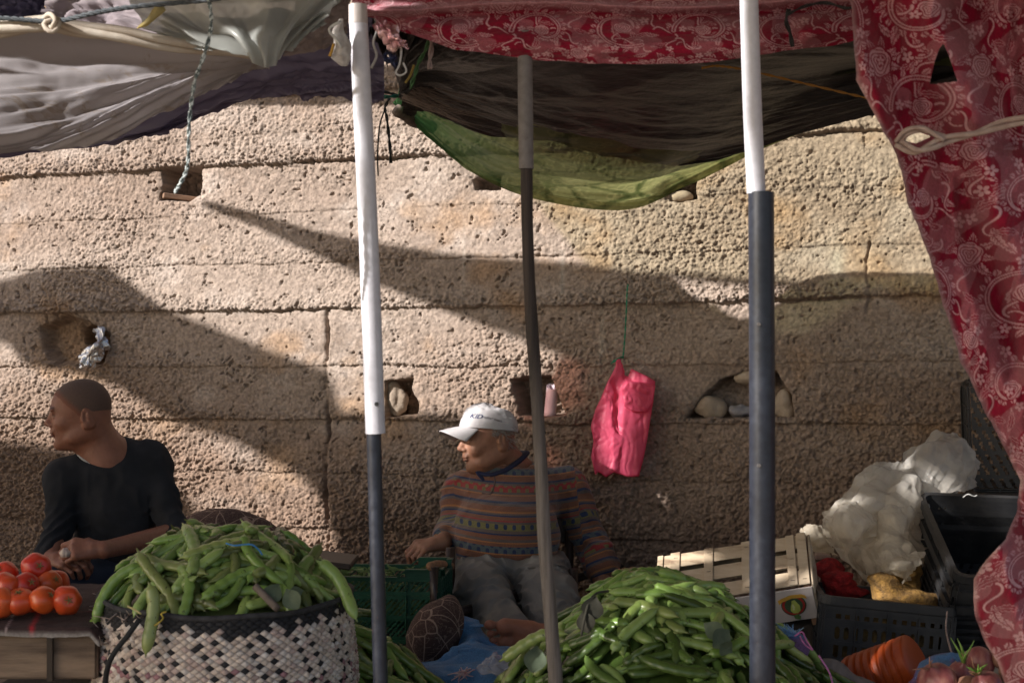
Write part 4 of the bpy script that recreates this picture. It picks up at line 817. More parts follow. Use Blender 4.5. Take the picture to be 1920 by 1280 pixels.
# ================================================================== the older man
def old_man():
    root = empty("person", P(930, 1150, 5.0)); tag(root, "older man in white cap and striped jumper lounging barefoot against the wall", "person")
    C = P(916, 826, 5.02); fw = np.array([-.93, -.35, -.07]); up = np.array([-.06, .02, .99]); R = frame(fw, up); sc = .98
    nb = P(960, 890, 5.12)
    hd = head_sdf(C, R, sc, True); neck(hd, C, R, sc, nb, .062, .075)
    body = SDF(); body.ops += hd.ops
    # torso, arms and legs under the clothes
    sh_l, sh_r = P(868, 922, 5.10), P(1062, 916, 5.16); ch = P(950, 945, 5.05); be = P(948, 1010, 4.93); hip = P(950, 1062, 4.98)
    torso = SDF(); Rt = frame((0, -1, .15), (0.03, .15, 1))
    torso.ell(P(955, 925, 5.10), (.185, .105, .10), Rt, .04); torso.ell(ch, (.170, .135, .15), Rt, .05); torso.ell(be, (.185, .165, .155), Rt, .06); torso.ell(hip, (.180, .135, .10), Rt, .05)
    torso.cap(sh_l, sh_r, .070, .072, .05); torso.cap(P(950, 895, 5.13), P(945, 905, 5.12), .075, .09, .05)
    el_l, wr_l = P(846, 1002, 5.02), P(834, 1014, 4.88)
    el_r, wr_r = P(1108, 1020, 5.10), P(1133, 1092, 4.98)
    armL = SDF().cap(sh_l+np.array([-.01, 0, -.02]), el_l, .062, .050, .03).cap(el_l, wr_l, .049, .034, .03)
    armR = SDF().cap(sh_r, el_r, .068, .055, .03).cap(el_r, wr_r, .053, .040, .03)
    legs = SDF(); kL, kR = P(905, 1118, 4.55), P(1030, 1120, 4.55); hL, hR = P(905, 1070, 4.95), P(1010, 1070, 4.95); aL = P(985, 1215, 4.18); aR = P(1045, 1235, 4.28)
    legs.ell(hip+np.array([0, 0, -.02]), (.185, .14, .105), Rt, .04).ell(P(958, 1082, 4.84), (.10, .11, .075), Rt, .05).cap(hL, kL, .098, .078, .04).cap(hR, kR, .098, .078, .04).cap(kL, P(960, 1190, 4.25), .076, .056, .04).cap(kR, P(1040, 1240, 4.25), .076, .056, .04)
    fore = SDF().cap(el_r, P(1140, 1125, 4.9), .040, .028, .02).cap(el_l, P(828, 1016, 4.84), .036, .027, .02)
    hL_tips = hand_sdf(fore, P(828, 1016, 4.84), (-.80, -.50, -.12), (-.15, -.45, .88), 1, (.95, 1.0, 1.05, 1.1), .98, (.5, .6))
    hand_sdf(fore, P(1142, 1118, 4.92), (.05, -.3, -.95), (.6, -.7, .1), -1, (.5, .5, .55, .6), .98)
    # bare feet, the near one sole up to the lens
    foot = SDF(); fc = P(958, 1193, 4.05); ff = frame((-.97, -.10, .10), (-.12, -.97, -.15))*1.12
    T = lambda p: fc+ff@np.array(p, float)
    foot.cap(T((.0, -.12, -.02)), T((0, -.03, -.012)), .034, .028, .03).cap(T((.018, -.05, -.015)), T((.024, .018, -.010)), .026, .022, .02).cap(T((-.018, -.06, -.015)), T((-.022, .008, -.012)), .024, .018, .02)
    foot.ell(T((.022, .020, .002)), (.021, .022, .014), ff/1.12, .012).ell(T((-.018, .012, -.002)), (.022, .022, .013), ff/1.12, .012)
    for x, y, l, r_ in ((.026, .036, .026, .0135), (.004, .038, .018, .0094), (-.012, .033, .016, .0088), (-.026, .026, .014, .0082), (-.039, .016, .012, .0078)):
        foot.cap(T((x, y, -.006)), T((x*1.03, y+l*.45, -.002)), r_*.72, r_*.75, .004); foot.ell(T((x*1.05, y+l*.85, .002)), (r_*1.1, r_*1.15, r_*1.1), ff/1.12, .003)
    foot.cap(T((0, -.10, -.02)), P(985, 1206, 4.26), .034, .036, .03); foot.cap(P(1075, 1262, 4.12), P(1045, 1240, 4.25), .034, .038, .02)
    body.ops += fore.ops+foot.ops
    inner = SDF(); inner.cap(nb, P(950, 925, 5.12), .07, .10, .04).cap(P(950, 925, 5.12), hip, .11, .09, .05).cap(sh_l, el_l, .04, .035, .02).cap(sh_r, el_r, .045, .04, .02).cap(nb, sh_l, .04, .04, .04).cap(nb, sh_r, .04, .04, .04)
    inner.cap(hL, kL, .045, .04, .02).cap(hR, kR, .045, .04, .02).cap(kL, aL, .04, .035, .02).cap(kR, aR, .04, .035, .02); body.ops += inner.ops
    def cols(V):
        c, q = head_cols(V, C, R, sc, 0, (.75, .55, .55), True); c = c*(.92+.16*vn3(V*60)[:, None])
        m = (np.exp(-((q[:, 2]+.05)/.03)**2)*(q[:, 1] > .05)*(abs(q[:, 0]) < .05)*(abs(q[:, 2]) < .12))[:, None]*.35; c = c*(1-m)+np.array((.85, .85, .9))*m
        f = (np.linalg.norm(V-fc, axis=1) < .25)[:, None]; return np.where(f, c*np.array([1.15, .95, .9]), c)
    lo, hi = bounds(body)
    skin = skin_mat("weathered_skin", (.27, .125, .075), (.22, .095, .055), (.31, .16, .10), .58)
    # fine head, coarser rest, as one surface
    person_mesh(root, "body", body, skin, .0034, it=1, cols=cols)
    # jumper
    jr = SDF(); jr.ops += torso.ops+armL.ops[:1]+armR.ops[:1]; jr.cap(el_l, P(838, 1010, 4.93), .050, .044, .03).cap(el_r, P(1127, 1058, 5.02), .056, .052, .03)
    jr.cap(P(1125, 1046, 5.03), P(1129, 1062, 5.01), .060, .060, .006)
    z0 = P(0, 1066, 4.9)[2]
    def jf(p):
        d = jr.eval(p)-.006; n = fbm3(p*np.array([9, 9, 16])+3, 3, 1); x = p[..., 0]; zz = p[..., 2]
        fold = .011*np.sin((zz*60+x*22+n*5))*np.exp(-((x-.10)/.16)**2)*sstep(z0+.25, z0, zz)+.006*np.sin(zz*95-x*70+n*6)*(x < -.15)+.007*np.sin(zz*70+x*90+n*5)*(x > .2)
        hem = (z0-.022+.03*np.sin((x+.02)*9)+.35*np.abs(x+.0)*(x > .02)*.25)-zz; d = d-.012*n+fold*.5+.007*crease(p*np.array([1, 1, 1.6]), 8, 6); d = np.where((p[..., 0] > -.19) & (p[..., 0] < .19), np.maximum(d, hem), d)
        nk = np.linalg.norm((p-P(955, 880, 5.10))*np.array([1, .8, 1.1]), axis=-1)-.088; return np.maximum(d, -nk)
    V, Q = surface_nets(jf, *bounds(jr, .03), .0042); V = laplace(V, Q, 2)
    # thread bands follow the body and each sleeve
    axis = np.array([.06, .10, 1.0]); t = (V[:, 2]-z0)+.10*(V[:, 1]-4.95)+.05*(V[:, 0]); ang = V[:, 0]*1.0+0*t
    curve = .55*(V[:, 0]+.02)**2; t = t-curve+.35
    dL = np.linalg.norm(np.cross(V-sh_l, (el_l-sh_l)/np.linalg.norm(el_l-sh_l)), axis=1); mL = (V[:, 0] < sh_l[0]-.012-.10*(V[:, 2]-el_l[2])) & (dL < .12)
    uL = (el_l-sh_l)/np.linalg.norm(el_l-sh_l); uR = (wr_r-sh_r)/np.linalg.norm(wr_r-sh_r)
    mR = (V[:, 0] > sh_r[0]+.035+.10*(sh_r[2]-V[:, 2])) & (V[:, 2] < sh_r[2]+.12); t = np.where(mL, .62-(V-sh_l)@uL, t); t = np.where(mR, .62-(V-sh_r)@uR, t); ang = np.where(mL | mR, V[:, 0]*.4+V[:, 1], ang)
    ang = ang+0.0
    m, nt, b = new_mat("striped_knit"); a = nt.nodes.new('ShaderNodeAttribute'); a.attribute_name = 'Knit'; s = nt.nodes.new('ShaderNodeSeparateXYZ'); L(nt, a.outputs['Vector'], s.inputs[0])
    def mth(op, x, y=None, z=None):
        q = nt.nodes.new('ShaderNodeMath'); q.operation = op
        for i, k in enumerate((x, y, z)):
            if k is None: continue
            if isinstance(k, (int, float)): q.inputs[i].default_value = k
            else: L(nt, k, q.inputs[i])
        return q.outputs[0]
    per = .27; fr = mth('FRACT', mth('DIVIDE', s.outputs[0], per)); br = (.20, .082, .048); gy = (.125, .092, .085); nv = (.020, .035, .095); rd = (.30, .035, .035); og = (.36, .15, .055); ol = (.17, .15, .055); gb = (.08, .105, .12)
    st = [(0, br), (.07, gy), (.10, nv), (.13, br), (.20, og), (.215, gy), (.25, rd), (.335, gy), (.36, nv), (.385, br), (.46, og), (.475, gb), (.56, br), (.60, og), (.615, gy), (.65, br), (.70, nv), (.72, gy), (.76, ol), (.84, gy), (.87, rd), (.885, br), (.93, nv), (.95, gy), (.975, og)]
    A = ramp(nt, fr, st, 'CONSTANT')
    sx = mth('SINE', mth('MULTIPLY', s.outputs[1], 2*math.pi/.030)); sz = mth('SINE', mth('MULTIPLY', fr, 2*math.pi*6.5)); mo = mth('GREATER_THAN', mth('MULTIPLY', sx, sz), .25)
    Bc = ramp(nt, fr, [(0, br), (.25, ol), (.335, gy), (.475, nv), (.56, br), (.76, nv), (.84, gy)], 'CONSTANT'); gate = ramp(nt, fr, [(0, (0, 0, 0)), (.25, (1, 1, 1)), (.335, (0, 0, 0)), (.475, (1, 1, 1)), (.56, (0, 0, 0)), (.76, (1, 1, 1)), (.84, (0, 0, 0))], 'CONSTANT')
    kc = mixc(nt, mth('MULTIPLY', mo, gate), A, Bc); v = coords(nt); kc = mixc(nt, .6, kc, ramp(nt, noise(nt, v, 260, 4, .7), [(.3, (.3, .3, .3)), (.7, (.9, .9, .9))]), 'MULTIPLY'); L(nt, kc, b.inputs['Base Color'])
    b.inputs['Roughness'].default_value = .95; b.inputs['Sheen Weight'].default_value = .2; p_ = bump(nt, b, noise(nt, coords(nt, 'Object', (1, 1, 3)), 12, 4, .6, 1.0), .5, .012); bump(nt, b, noise(nt, v, 380, 2), .5, .002, p_)
    o = mk("jumper", V, Q, m, root); at = o.data.attributes.new('Knit', 'FLOAT_VECTOR', 'POINT'); at.data.foreach_set('vector', np.stack([t, ang, 0*t], 1).astype(np.float32).ravel())
    # collar, placket, buttons
    m_navy = simple("navy_collar", (.012, .018, .06), (.02, .02, .04), 40, .9)
    mb = MB(); cpts = [P(894, 880, 4.985), P(905, 888, 4.97), P(925, 889, 4.96), P(950, 880, 4.98), P(972, 864, 5.03), P(984, 852, 5.10), P(982, 850, 5.18), P(962, 852, 5.22)]
    q = resample(cpts, 40); mb.tube(q, np.interp(np.linspace(0, 1, 40), [0, .5, 1], [.010, .016, .018]), 10, flat=.6); q2 = resample([P(893, 881, 4.985), P(899, 890, 4.965), P(908, 900, 4.955)], 10); mb.tube(q2, .009, 8, flat=.5); mb.build("collar", m_navy, root, True)
    from mathutils.bvhtree import BVHTree
    bv = BVHTree.FromPolygons([tuple(x) for x in V], [tuple(int(i) for i in f) for f in Q]); cam_ = Vector((0, 0, CZ))
    def on_surf(u_, v_, off=.001):
        d = (Vector(P(u_, v_, 1.0))-cam_).normalized(); h_ = bv.ray_cast(cam_, d); return (np.array(h_[0])-np.array(d)*off, np.array(h_[1])) if h_[0] is not None else (P(u_, v_, 4.9), np.array([0, -1., 0]))
    m_btn = simple("brass_button", (.30, .22, .12), (.2, .15, .08), 30, .35)
    for (bu, bvv) in ((917, 891), (913, 910)):
        c, n_ = on_surf(bu, bvv, .002); th = np.linspace(0, 6.283, 17); X = frame(n_, (0, 0, 1)); ring = [c+.0055*(np.cos(a)*X[:, 0]+np.sin(a)*X[:, 2]) for a in th]; mb = MB(); mb.tube(ring, .0016, 6, False); mb.tube([c, c-n_*.0008], .0045, 12); mb.build("button", m_btn, root, True)
    q = [on_surf(x, y, .002)[0] for x, y in ((925, 884), (928, 900), (924, 918), (918, 926), (904, 924))]; mb = MB(); mb.tube(resample(q, 20), .0022, 6, flat=.5); mb.build("placket", simple("placket_seam", (.10, .07, .07), None, 60, .9), root, True)
    # trousers
    tr = SDF(); tr.ops += legs.ops
    def tf(p):
        d = tr.eval(p)-.010; n = fbm3(p*np.array([8, 6, 8]), 3, 2); x, y, z = p[..., 0], p[..., 1], p[..., 2]
        w1 = np.sin((y*26+z*44+x*26+n*7)); w2 = np.sin((y*34+z*30-x*38+n*8)); d = d-.010*n+.010*(np.abs(w1)-.5)+.007*(np.abs(w2)-.5)+.003*crease(p, 3, 7)
        top = (z-(z0+.055)); d = np.where((y > 4.75), np.maximum(d, top), d); cuff = np.linalg.norm(p-P(965, 1200, 4.10), axis=-1)-.085; return np.maximum(d, -cuff)
    m_tr = simple("faded_grey_trousers", (.19, .178, .162), (.135, .125, .115), 6, .92, .5, 350, .002)
    V2, Q2 = surface_nets(tf, *bounds(tr, .03), .005); V2 = laplace(V2, Q2, 2); mk("trousers", V2, Q2, m_tr, root)
    bv2 = BVHTree.FromPolygons([tuple(x) for x in V2], [tuple(int(i) for i in f) for f in Q2])
    # hair under the cap
    rg = np.random.default_rng(4); T = lambda p: C+sc*(R@np.array(p, float)); mb = MB()
    for i in range(520):
        a = rg.uniform(-.6, 1) ; sx = rg.choice([-1, 1]); yy = rg.uniform(-.088, .020); zz = rg.uniform(-.035, .052)
        if yy > -.03 and zz < .018: zz = rg.uniform(.020, .05)
        q = np.array([sx*.074*math.sqrt(max(.02, 1-((yy+.014)/.098)**2))*math.sqrt(max(.05, 1-max(0, (zz-.04)/.08)**2)), yy, zz]); q[0] *= (.90 if zz < 0 else 1.0); q = q*1.0; d = np.array([sx*.4, -.6+rg.uniform(-.5, .5), -.5+rg.uniform(-.4, .6)]); l = rg.uniform(.006, .014)
        mb.tube([T(q), T(q+d*l*.6), T(q+d*l+np.array([0, -.002, -.004]))], [.0009, .0008, .0004], 4, False)
    m_gh = simple("grey_hair", (.36, .32, .30), (.20, .18, .165), 90, .6); mb.build("hair", m_gh, root, True)
    # cap
    cp = empty("cap", C); tag(cp, "white baseball cap with dark lettering, worn by the lounging man", "cap")
    m_cap = simple("washed_white_cotton", (.46, .45, .46), (.42, .39, .40), 25, .9, .4, 300); Rc = R@np.array([[1, 0, 0], [0, math.cos(.20), -math.sin(.20)], [0, math.sin(.20), math.cos(.20)]]); cc = C+sc*(R@np.array([0, -.004, .040])); TT = lambda p: cc+sc*(Rc@np.array(p, float))
    na, nb_ = 96, 36; th = np.linspace(0, 2*np.pi, na, endpoint=False)[None, :]; ph = np.linspace(0, .5*np.pi*1.02, nb_)[:, None]
    rx, ry, rz = .084, .108, .086; x = rx*np.sin(th)*np.cos(ph)**.55; y = ry*np.cos(th)*np.cos(ph)**.55; z = rz*np.sin(ph)**1.1*(1+.12*np.cos(th))-.004*np.cos(th*1)+.0*th
    pan = np.abs(((th/(2*np.pi)*6+.5) % 1)-.5); rr = 1-.012*np.exp(-(pan/.03)**2)*np.sin(ph*1.9)+.006*fbm2(x*30+3, y*30+z*20, 3, 2)-.014*np.exp(-((ph-.65)/.2)**2)*np.exp(-((np.cos(th)+.35)/.4)**2); x = x*rr; y = y*rr; z = z*rr+.012*(ph > .4)*fbm2(th*2, ph*4, 3, 3)
    VV = cc+sc*(np.stack([x, y, z], -1)@Rc.T); oc = mk("crown", VV, gridfaces(nb_, na, True), m_cap, cp); sm_ = oc.modifiers.new('s', 'SOLIDIFY'); sm_.thickness = .003; sm_.offset = 0
    nr, nc = 14, 40; aa = np.linspace(-1, 1, nc)[None, :]; rr = np.linspace(0, 1, nr)[:, None]; hw = .076
    x = hw*aa*(1-.10*rr); y = .102*np.sqrt(np.clip(1-(hw*aa/.098)**2, 0, 1))+rr*.082*np.sqrt(np.clip(1-.80*aa**2, 0, 1)); z = .001-.030*np.abs(aa)**2.0*(.25+.75*rr)-.020*rr-.006*rr**2+.0015*fbm2(aa*5, rr*3, 3)
    VB = cc+sc*(np.stack([x, y, z], -1)@Rc.T); ob = mk("brim", VB, gridfaces(nr, nc), m_cap, cp); ob.modifiers.new('s', 'SOLIDIFY').thickness = .0035
    mb = MB(); mb.add(*[(lambda c_, r_: (np.array([c_+r_*np.array([math.cos(a)*math.cos(b_), math.sin(a)*math.cos(b_), math.sin(b_)]) for b_ in np.linspace(-1.5, 1.5, 7) for a in np.linspace(0, 6.28, 12, endpoint=False)]), gridfaces(7, 12, True)))(TT((0, 0, rz)), .006*sc)][0]); mb.build("top_button", m_cap, cp, True)
    # stitched lettering on the crown, following its curve
    bvc = BVHTree.FromPolygons([tuple(p) for p in VV.reshape(-1, 3)], [tuple(int(i) for i in f) for f in gridfaces(nb_, na, True)])
    def lettering(txt, th0, z0_, size, col, name, slant=0.0):
        cu = bpy.data.curves.new(name, 'FONT'); cu.body = txt; cu.size = size; cu.align_x = 'CENTER'; cu.align_y = 'CENTER'; cu.resolution_u = 3; cu.shear = .3; tmp = bpy.data.objects.new(name, cu); me = bpy.data.meshes.new_from_object(tmp); bpy.data.objects.remove(tmp)
        bm = bmesh.new(); bm.from_mesh(me); bmesh.ops.triangulate(bm, faces=bm.faces[:]); bmesh.ops.subdivide_edges(bm, edges=[e for e in bm.edges if e.calc_length() > size*.1], cuts=3); bmesh.ops.triangulate(bm, faces=bm.faces[:])
        for v_ in bm.verts:
            a_ = th0-v_.co.x/.09; zc = z0_+v_.co.y-slant*v_.co.x; d = np.array([math.sin(a_), math.cos(a_), 0]); o_ = TT(np.array([0, 0, zc])+d*.25); t_ = TT((0, 0, zc*.8)); dd_ = Vector(t_-o_).normalized(); h_ = bvc.ray_cast(Vector(o_), dd_)
            v_.co = Vector(h_[0]-dd_*.0029) if h_[0] is not None else Vector((0, 0, -99))
        bmesh.ops.delete(bm, geom=[v_ for v_ in bm.verts if v_.co.z < -50], context='VERTS'); bm.to_mesh(me); bm.free(); o_ = bpy.data.objects.new(name, me); COL.objects.link(o_); me.materials.append(col); o_.parent = cp; o_.matrix_parent_inverse = cp.matrix_basis.inverted()
    ink = simple("navy_thread", (.03, .05, .16), None, 60, .8); ink2 = simple("dark_print", (.06, .05, .07), None, 60, .8)
    lettering("KID", -.66, .044, .027, ink, "lettering"); lettering("trudos* insect", -1.32, .042, .0145, ink2, "lettering", .12)
    return root
old_man()

# ================================================================== the younger man
def young_man():
    root = empty("person", P(200, 1110, 4.7)); tag(root, "shaven headed man in a black long sleeved top, looking away and peeling garlic", "person")
    C = P(152, 780, 4.62); fw = np.array([-.975, -.17, -.05]); up = np.array([-.06, -.05, 1.0]); R = frame(fw, up); sc = .97
    nb = P(205, 868, 4.68); body = SDF(); hd = head_sdf(C, R, sc); neck(hd, C, R, sc, nb, .063, .070); body.ops += hd.ops
    shL, shR = P(118, 895, 4.62), P(284, 864, 4.72); hip = P(225, 1085, 4.72); Rt = frame((-.15, -1, 0), (0.0, .08, 1))
    torso = SDF().ell(P(205, 905, 4.70), (.155, .095, .085), Rt, .04).ell(P(208, 950, 4.69), (.150, .108, .13), Rt, .05).ell(P(222, 1030, 4.70), (.138, .105, .15), Rt, .05).ell(hip, (.150, .12, .09), Rt, .05).cap(shL, shR, .050, .052, .05).cap(nb+np.array([.01, 0, -.01]), P(205, 890, 4.7), .066, .085, .05).cap(P(232, 850, 4.71), P(286, 864, 4.72), .050, .052, .05).cap(P(178, 882, 4.66), shL, .046, .050, .05)
    elL, wrL = P(112, 985, 4.58), P(96, 1048, 4.42); elR, wrR = P(330, 1000, 4.62), P(196, 1030, 4.36); mid = P(296, 1034, 4.48)
    arm = SDF().cap(shL, elL, .048, .040, .03).cap(elL, P(92, 1036, 4.46), .044, .038, .03).cap(shR, elR, .052, .045, .03).cap(elR, P(324, 1012, 4.57), .046, .042, .03)
    skin = SDF().cap(elL, wrL, .028, .024, .02).cap(elR, wrR, .038, .0265, .02)
    hand_sdf(skin, wrR+np.array([-.005, 0, 0]), (-.93, -.22, .04), (-.05, -.75, .65), 1, (.8, .95, 1.05, 1.1), .98, (.15, .5))
    hand_sdf(skin, wrL, (.80, -.50, .02), (-.1, -.55, .82), -1, (.8, .9, 1., 1.), .98, (.2, .4))
    body.ops += skin.ops; body.cap(nb, hip, .09, .11, .04).cap(nb, shL, .035, .035, .03).cap(nb, shR, .035, .035, .03).cap(shL, elL, .035, .03, .02).cap(shR, elR, .04, .035, .02)
    def cols(V):
        c, q = head_cols(V, C, R, sc, 0, (.62, .42, .42)); return c*(.92+.16*vn3(V*60)[:, None])
    sk = skin_mat("warm_brown_skin", (.24, .095, .058), (.19, .07, .042), (.29, .13, .08), .52); person_mesh(root, "body", body, sk, .0034, it=1, cols=cols)
    # close cropped hair: a skin thin shell over the skull
    hs = SDF(); hs.ops += hd.ops[:3]
    def hf(p):
        d = hs.eval(p)-.0012; q = ((p-C)@R)/sc; x, y, z = q[..., 0], q[..., 1], q[..., 2]; line = np.interp(y, [-.12, -.06, -.025, 0, .02, .04, .06, .09], [-.085, -.072, -.030, .006, .026, .044, .064, .082])
        line = line+.004*fbm3(p*60, 2); return np.maximum(d, (line-z)*.9)
    m, nt, b = new_mat("stubble_hair"); v = coords(nt); n = noise(nt, v, 600, 3, .7); ha = nt.nodes.new('ShaderNodeAttribute'); ha.attribute_name = 'Col'; L(nt, mixc(nt, ha.outputs[0], ramp(nt, noise(nt, v, 18), [(.3, (.20, .075, .045)), (.7, (.17, .062, .037))]), ramp(nt, n, [(.35, (.045, .036, .032)), (.6, (.10, .066, .052)), (.75, (.17, .10, .075))])), b.inputs['Base Color']); b.inputs['Roughness'].default_value = .8; bump(nt, b, n, .6, .001)
    V, Q = surface_nets(hf, C-.16, C+.16, .0034); V = laplace(V, Q, 1); ho = mk("hair", V, Q, m, root); q = ((V-C)@R)/sc; ln_ = np.interp(q[:, 1], [-.12, -.06, -.025, 0, .02, .04, .06, .09], [-.040, -.034, -.016, .006, .026, .044, .064, .082]); fd = sstep(.001, .036, q[:, 2]-ln_+.008*fbm3(V*80, 2))[:, None]; colattr(ho, np.repeat(fd, 3, 1)*.85)
    sh = SDF(); sh.ops += torso.ops+arm.ops
    def sf(p):
        d = sh.eval(p)-.006; n = fbm3(p*np.array([9, 9, 7])+1.7, 3, 0); x, y, z = p[..., 0], p[..., 1], p[..., 2]
        f = np.abs(np.sin(x*34+z*14+n*5))*sstep(.55, .75, z)*.5+np.abs(np.sin(z*70+x*50+n*6))*np.exp(-((z-elR[2]-.04)/.09)**2)*(x > -1.18)*.7+np.abs(np.sin(z*60-x*60+n*6))*np.exp(-((z-elL[2])/.08)**2)*(x < -1.36)*.8
        nk = np.linalg.norm((p-(nb+np.array([-.015, -.035, .045])))*np.array([.86, .8, 1.15]), axis=-1)-.066; d = d-(.010*n-.010*f-.006*crease(p, 5, 6))*sstep(0, .04, nk); return np.maximum(d, -nk)
    m_bl = simple("black_jersey", (.016, .017, .021), (.026, .027, .032), 12, .95, .5, 420, .001, spec=.2)
    V, Q = surface_nets(sf, *bounds(sh, .03), .0038); V = laplace(V, Q, 2); mk("shirt", V, Q, m_bl, root)
    c0 = nb+np.array([-.015, -.035, .045]); k = np.abs(np.linalg.norm((V-c0)*np.array([.86, .8, 1.15]), axis=-1)-.066) < .0035; Vr = V[k]; az = np.arctan2(Vr[:, 1]-c0[1], Vr[:, 0]-c0[0]); ring = []
    for a_ in np.linspace(-math.pi, math.pi, 36, endpoint=False):
        m = np.abs((az-a_+math.pi) % (2*math.pi)-math.pi) < .12
        if m.any(): q = Vr[m][np.argmax(Vr[m][:, 2])]; d = c0-q; d[2] = 0; ring.append(q+d/np.linalg.norm(d)*.0045+[0, 0, .0005])
    ring = np.array(ring); ring = np.array([(ring[i-1]+ring[i]*2+ring[(i+1) % len(ring)])/4 for i in range(len(ring))]); mb = MB(); mb.tube(resample(np.vstack([ring, ring[:1]]), 120), .0040, 8, False, flat=.7)
    mb.build("undershirt", simple("white_undershirt", (.55, .55, .54), None, 40, .9), root, True)
    je = SDF().ell(hip, (.155, .125, .09), Rt, .04).cap(P(190, 1095, 4.6), P(60, 1118, 4.30), .085, .075, .04).cap(P(270, 1095, 4.6), P(330, 1150, 4.25), .085, .07, .04).cap(P(60, 1118, 4.3), P(190, 1165, 4.15), .068, .05, .03).cap(P(330, 1150, 4.25), P(180, 1160, 4.2), .065, .05, .03)
    def jf2(p): n = fbm3(p*9, 3, 2); return je.eval(p)-.004-.012*n
    V, Q = surface_nets(jf2, *bounds(je, .03), .007); V = laplace(V, Q, 2); mk("jeans", V, Q, simple("dark_denim", (.018, .024, .042), (.03, .038, .06), 12, .9, .5, 350), root)
    mb = MB()
    for k in range(7):
        a = k*.9; c = P(122, 1036, 4.27)+.009*np.array([math.cos(a), math.sin(a), 0]); mb.tube([c+np.array([0, 0, -.012]), c, c+np.array([-math.cos(a)*.006, 0, .014])], [.004, .009, .002], 8)
    tag(mb.build("garlic", simple("garlic_skin", (.62, .52, .45), (.5, .36, .33), 60, .6), smooth=True), "small white garlic bulb held between the shaven headed man's fingers", "garlic")
young_man()
# ------------------------------------------------------------------ small solids
def worley3(p, k=0):
    i = np.floor(p).astype(int); best = np.full(p.shape[:-1], 9.); T = _T3
    for dx in (-1, 0, 1):
        for dy in (-1, 0, 1):
            for dz in (-1, 0, 1):
                c = i+np.array([dx, dy, dz]); a, b_, c_ = (c[..., 0] & 31), (c[..., 1] & 31), (c[..., 2] & 31)
                d = (c[..., 0]+T[k % 4, a, b_, c_]-p[..., 0])**2+(c[..., 1]+T[(k+1) % 4, a, b_, c_]-p[..., 1])**2+(c[..., 2]+T[(k+2) % 4, a, b_, c_]-p[..., 2])**2; best = np.minimum(best, d)
    return np.sqrt(best)
def blob(name, sdf, mat, label, cat, h=.006, noise_=(), it=1, clip=None, parent=None):
    """noise_: (kind, freq, amp) with kind 'f' soft, 'w' creased, 'r' ridged"""
    def fn(p):
        d = sdf.eval(p)
        m = np.abs(d) < .06
        if m.any():
            q = p[m]; e = d[m]
            for kd, fr, am in noise_:
                w_ = q*fr+3.1
                e = e-(am*fbm3(w_, 3, 1) if kd == 'f' else am*(.5-worley3(w_+.35*fbm3(w_*.7, 2, 2)[..., None])) if kd == 'w' else (am*crease(q, 7, fr) if kd == 'c' else am*(.3-np.abs(fbm3(w_, 3, 2))*2)))
            d[m] = e
        if clip is not None: d = np.maximum(d, clip(p))
        return d
    V, Q = surface_nets(fn, *bounds(sdf, .04), h); V = laplace(V, Q, it); o = mk(name, V, Q, mat, parent)
    if label: tag(o, label, cat)
    return o
def stone(name, c, r, seed, mat, label, R=None):
    s = SDF().ell(c, r, R); return blob(name, s, mat, label, "stone", max(.004, min(r)*.12), (('f', 14+seed, min(r)*.35), ('w', 9+seed, min(r)*.7)))
m_rock = simple("pale_stone", (.40, .33, .26), (.30, .235, .18), 14, .95, .7, 90, .004)
def W3(u, v, out): return W(u, v, out)
stone("stone", W3(1330, 762, -.045), (.062, .04, .050), 1, m_rock, "rounded pale stone wedged in the left of the wide wall hole")
stone("stone", W3(1408, 708, -.05), (.075, .04, .030), 2, m_rock, "flat stone roofing the wide wall hole behind the right steel pole")
stone("stone", W3(1470, 755, -.05), (.040, .04, .058), 3, m_rock, "upright stone closing the right end of the wide wall hole")
stone("stone", W3(732, 748, -.06), (.042, .04, .072), 4, m_rock, "brown stone inside the wall hole beside the left pole")
stone("stone", W3(1056, 750, -.06), (.030, .04, .055), 5, m_rock, "pale stone at the edge of the hole with the rolled paper")
stone("stone", W3(1270, 366, -.05), (.05, .04, .022), 6, m_rock, "small stone lying in the high hole below the green tarpaulin")
blob("plastic_bag", SDF().ell(W3(1385, 772, -.05), (.045, .04, .022)), simple("grey_bag_film", (.40, .38, .40), (.25, .25, .28), 20, .35, trans=.2), "scrap of grey plastic bag stuffed between stones in the wide hole", "bag", .005, (('w', 24, .02),))
mb = MB(); mb.beam(W3(300, 366, -.02), W3(352, 370, -.13), .05, .022, bev=.003); tag(mb.build("batten", simple("old_wood", (.28, .17, .11), (.15, .09, .06), 12, .85, .6, 60, sc=(1, 1, 6))), "short brown wood batten lying in the square wall hole", "wood")
mb = MB(); q = [W3(1026, 780, -.02), W3(1026, 750, -.02), W3(1028, 724, -.015)]; V = []
sp = [(.010+.0012*t, t) for t in np.linspace(0, 14, 60)]
pp = np.array([[r_*math.cos(a), r_*math.sin(a)] for r_, a in sp]); rows = []
for k, zz in enumerate(np.linspace(0, .115, 8)): rows.append([W3(1026, 780, -.03)+np.array([x+.010*zz/.1, y, zz+.012*math.sin(a*1.0)*(k == 7)]) for (x, y), (_, a) in zip(pp, sp)])
o = mk("paper_roll", np.array(rows), gridfaces(8, 60), simple("lilac_paper", (.62, .52, .58), (.5, .42, .48), 20, .8)); o.modifiers.new('s', 'SOLIDIFY').thickness = .0012; tag(o, "rolled up pale lilac paper standing in the wall hole", "paper")
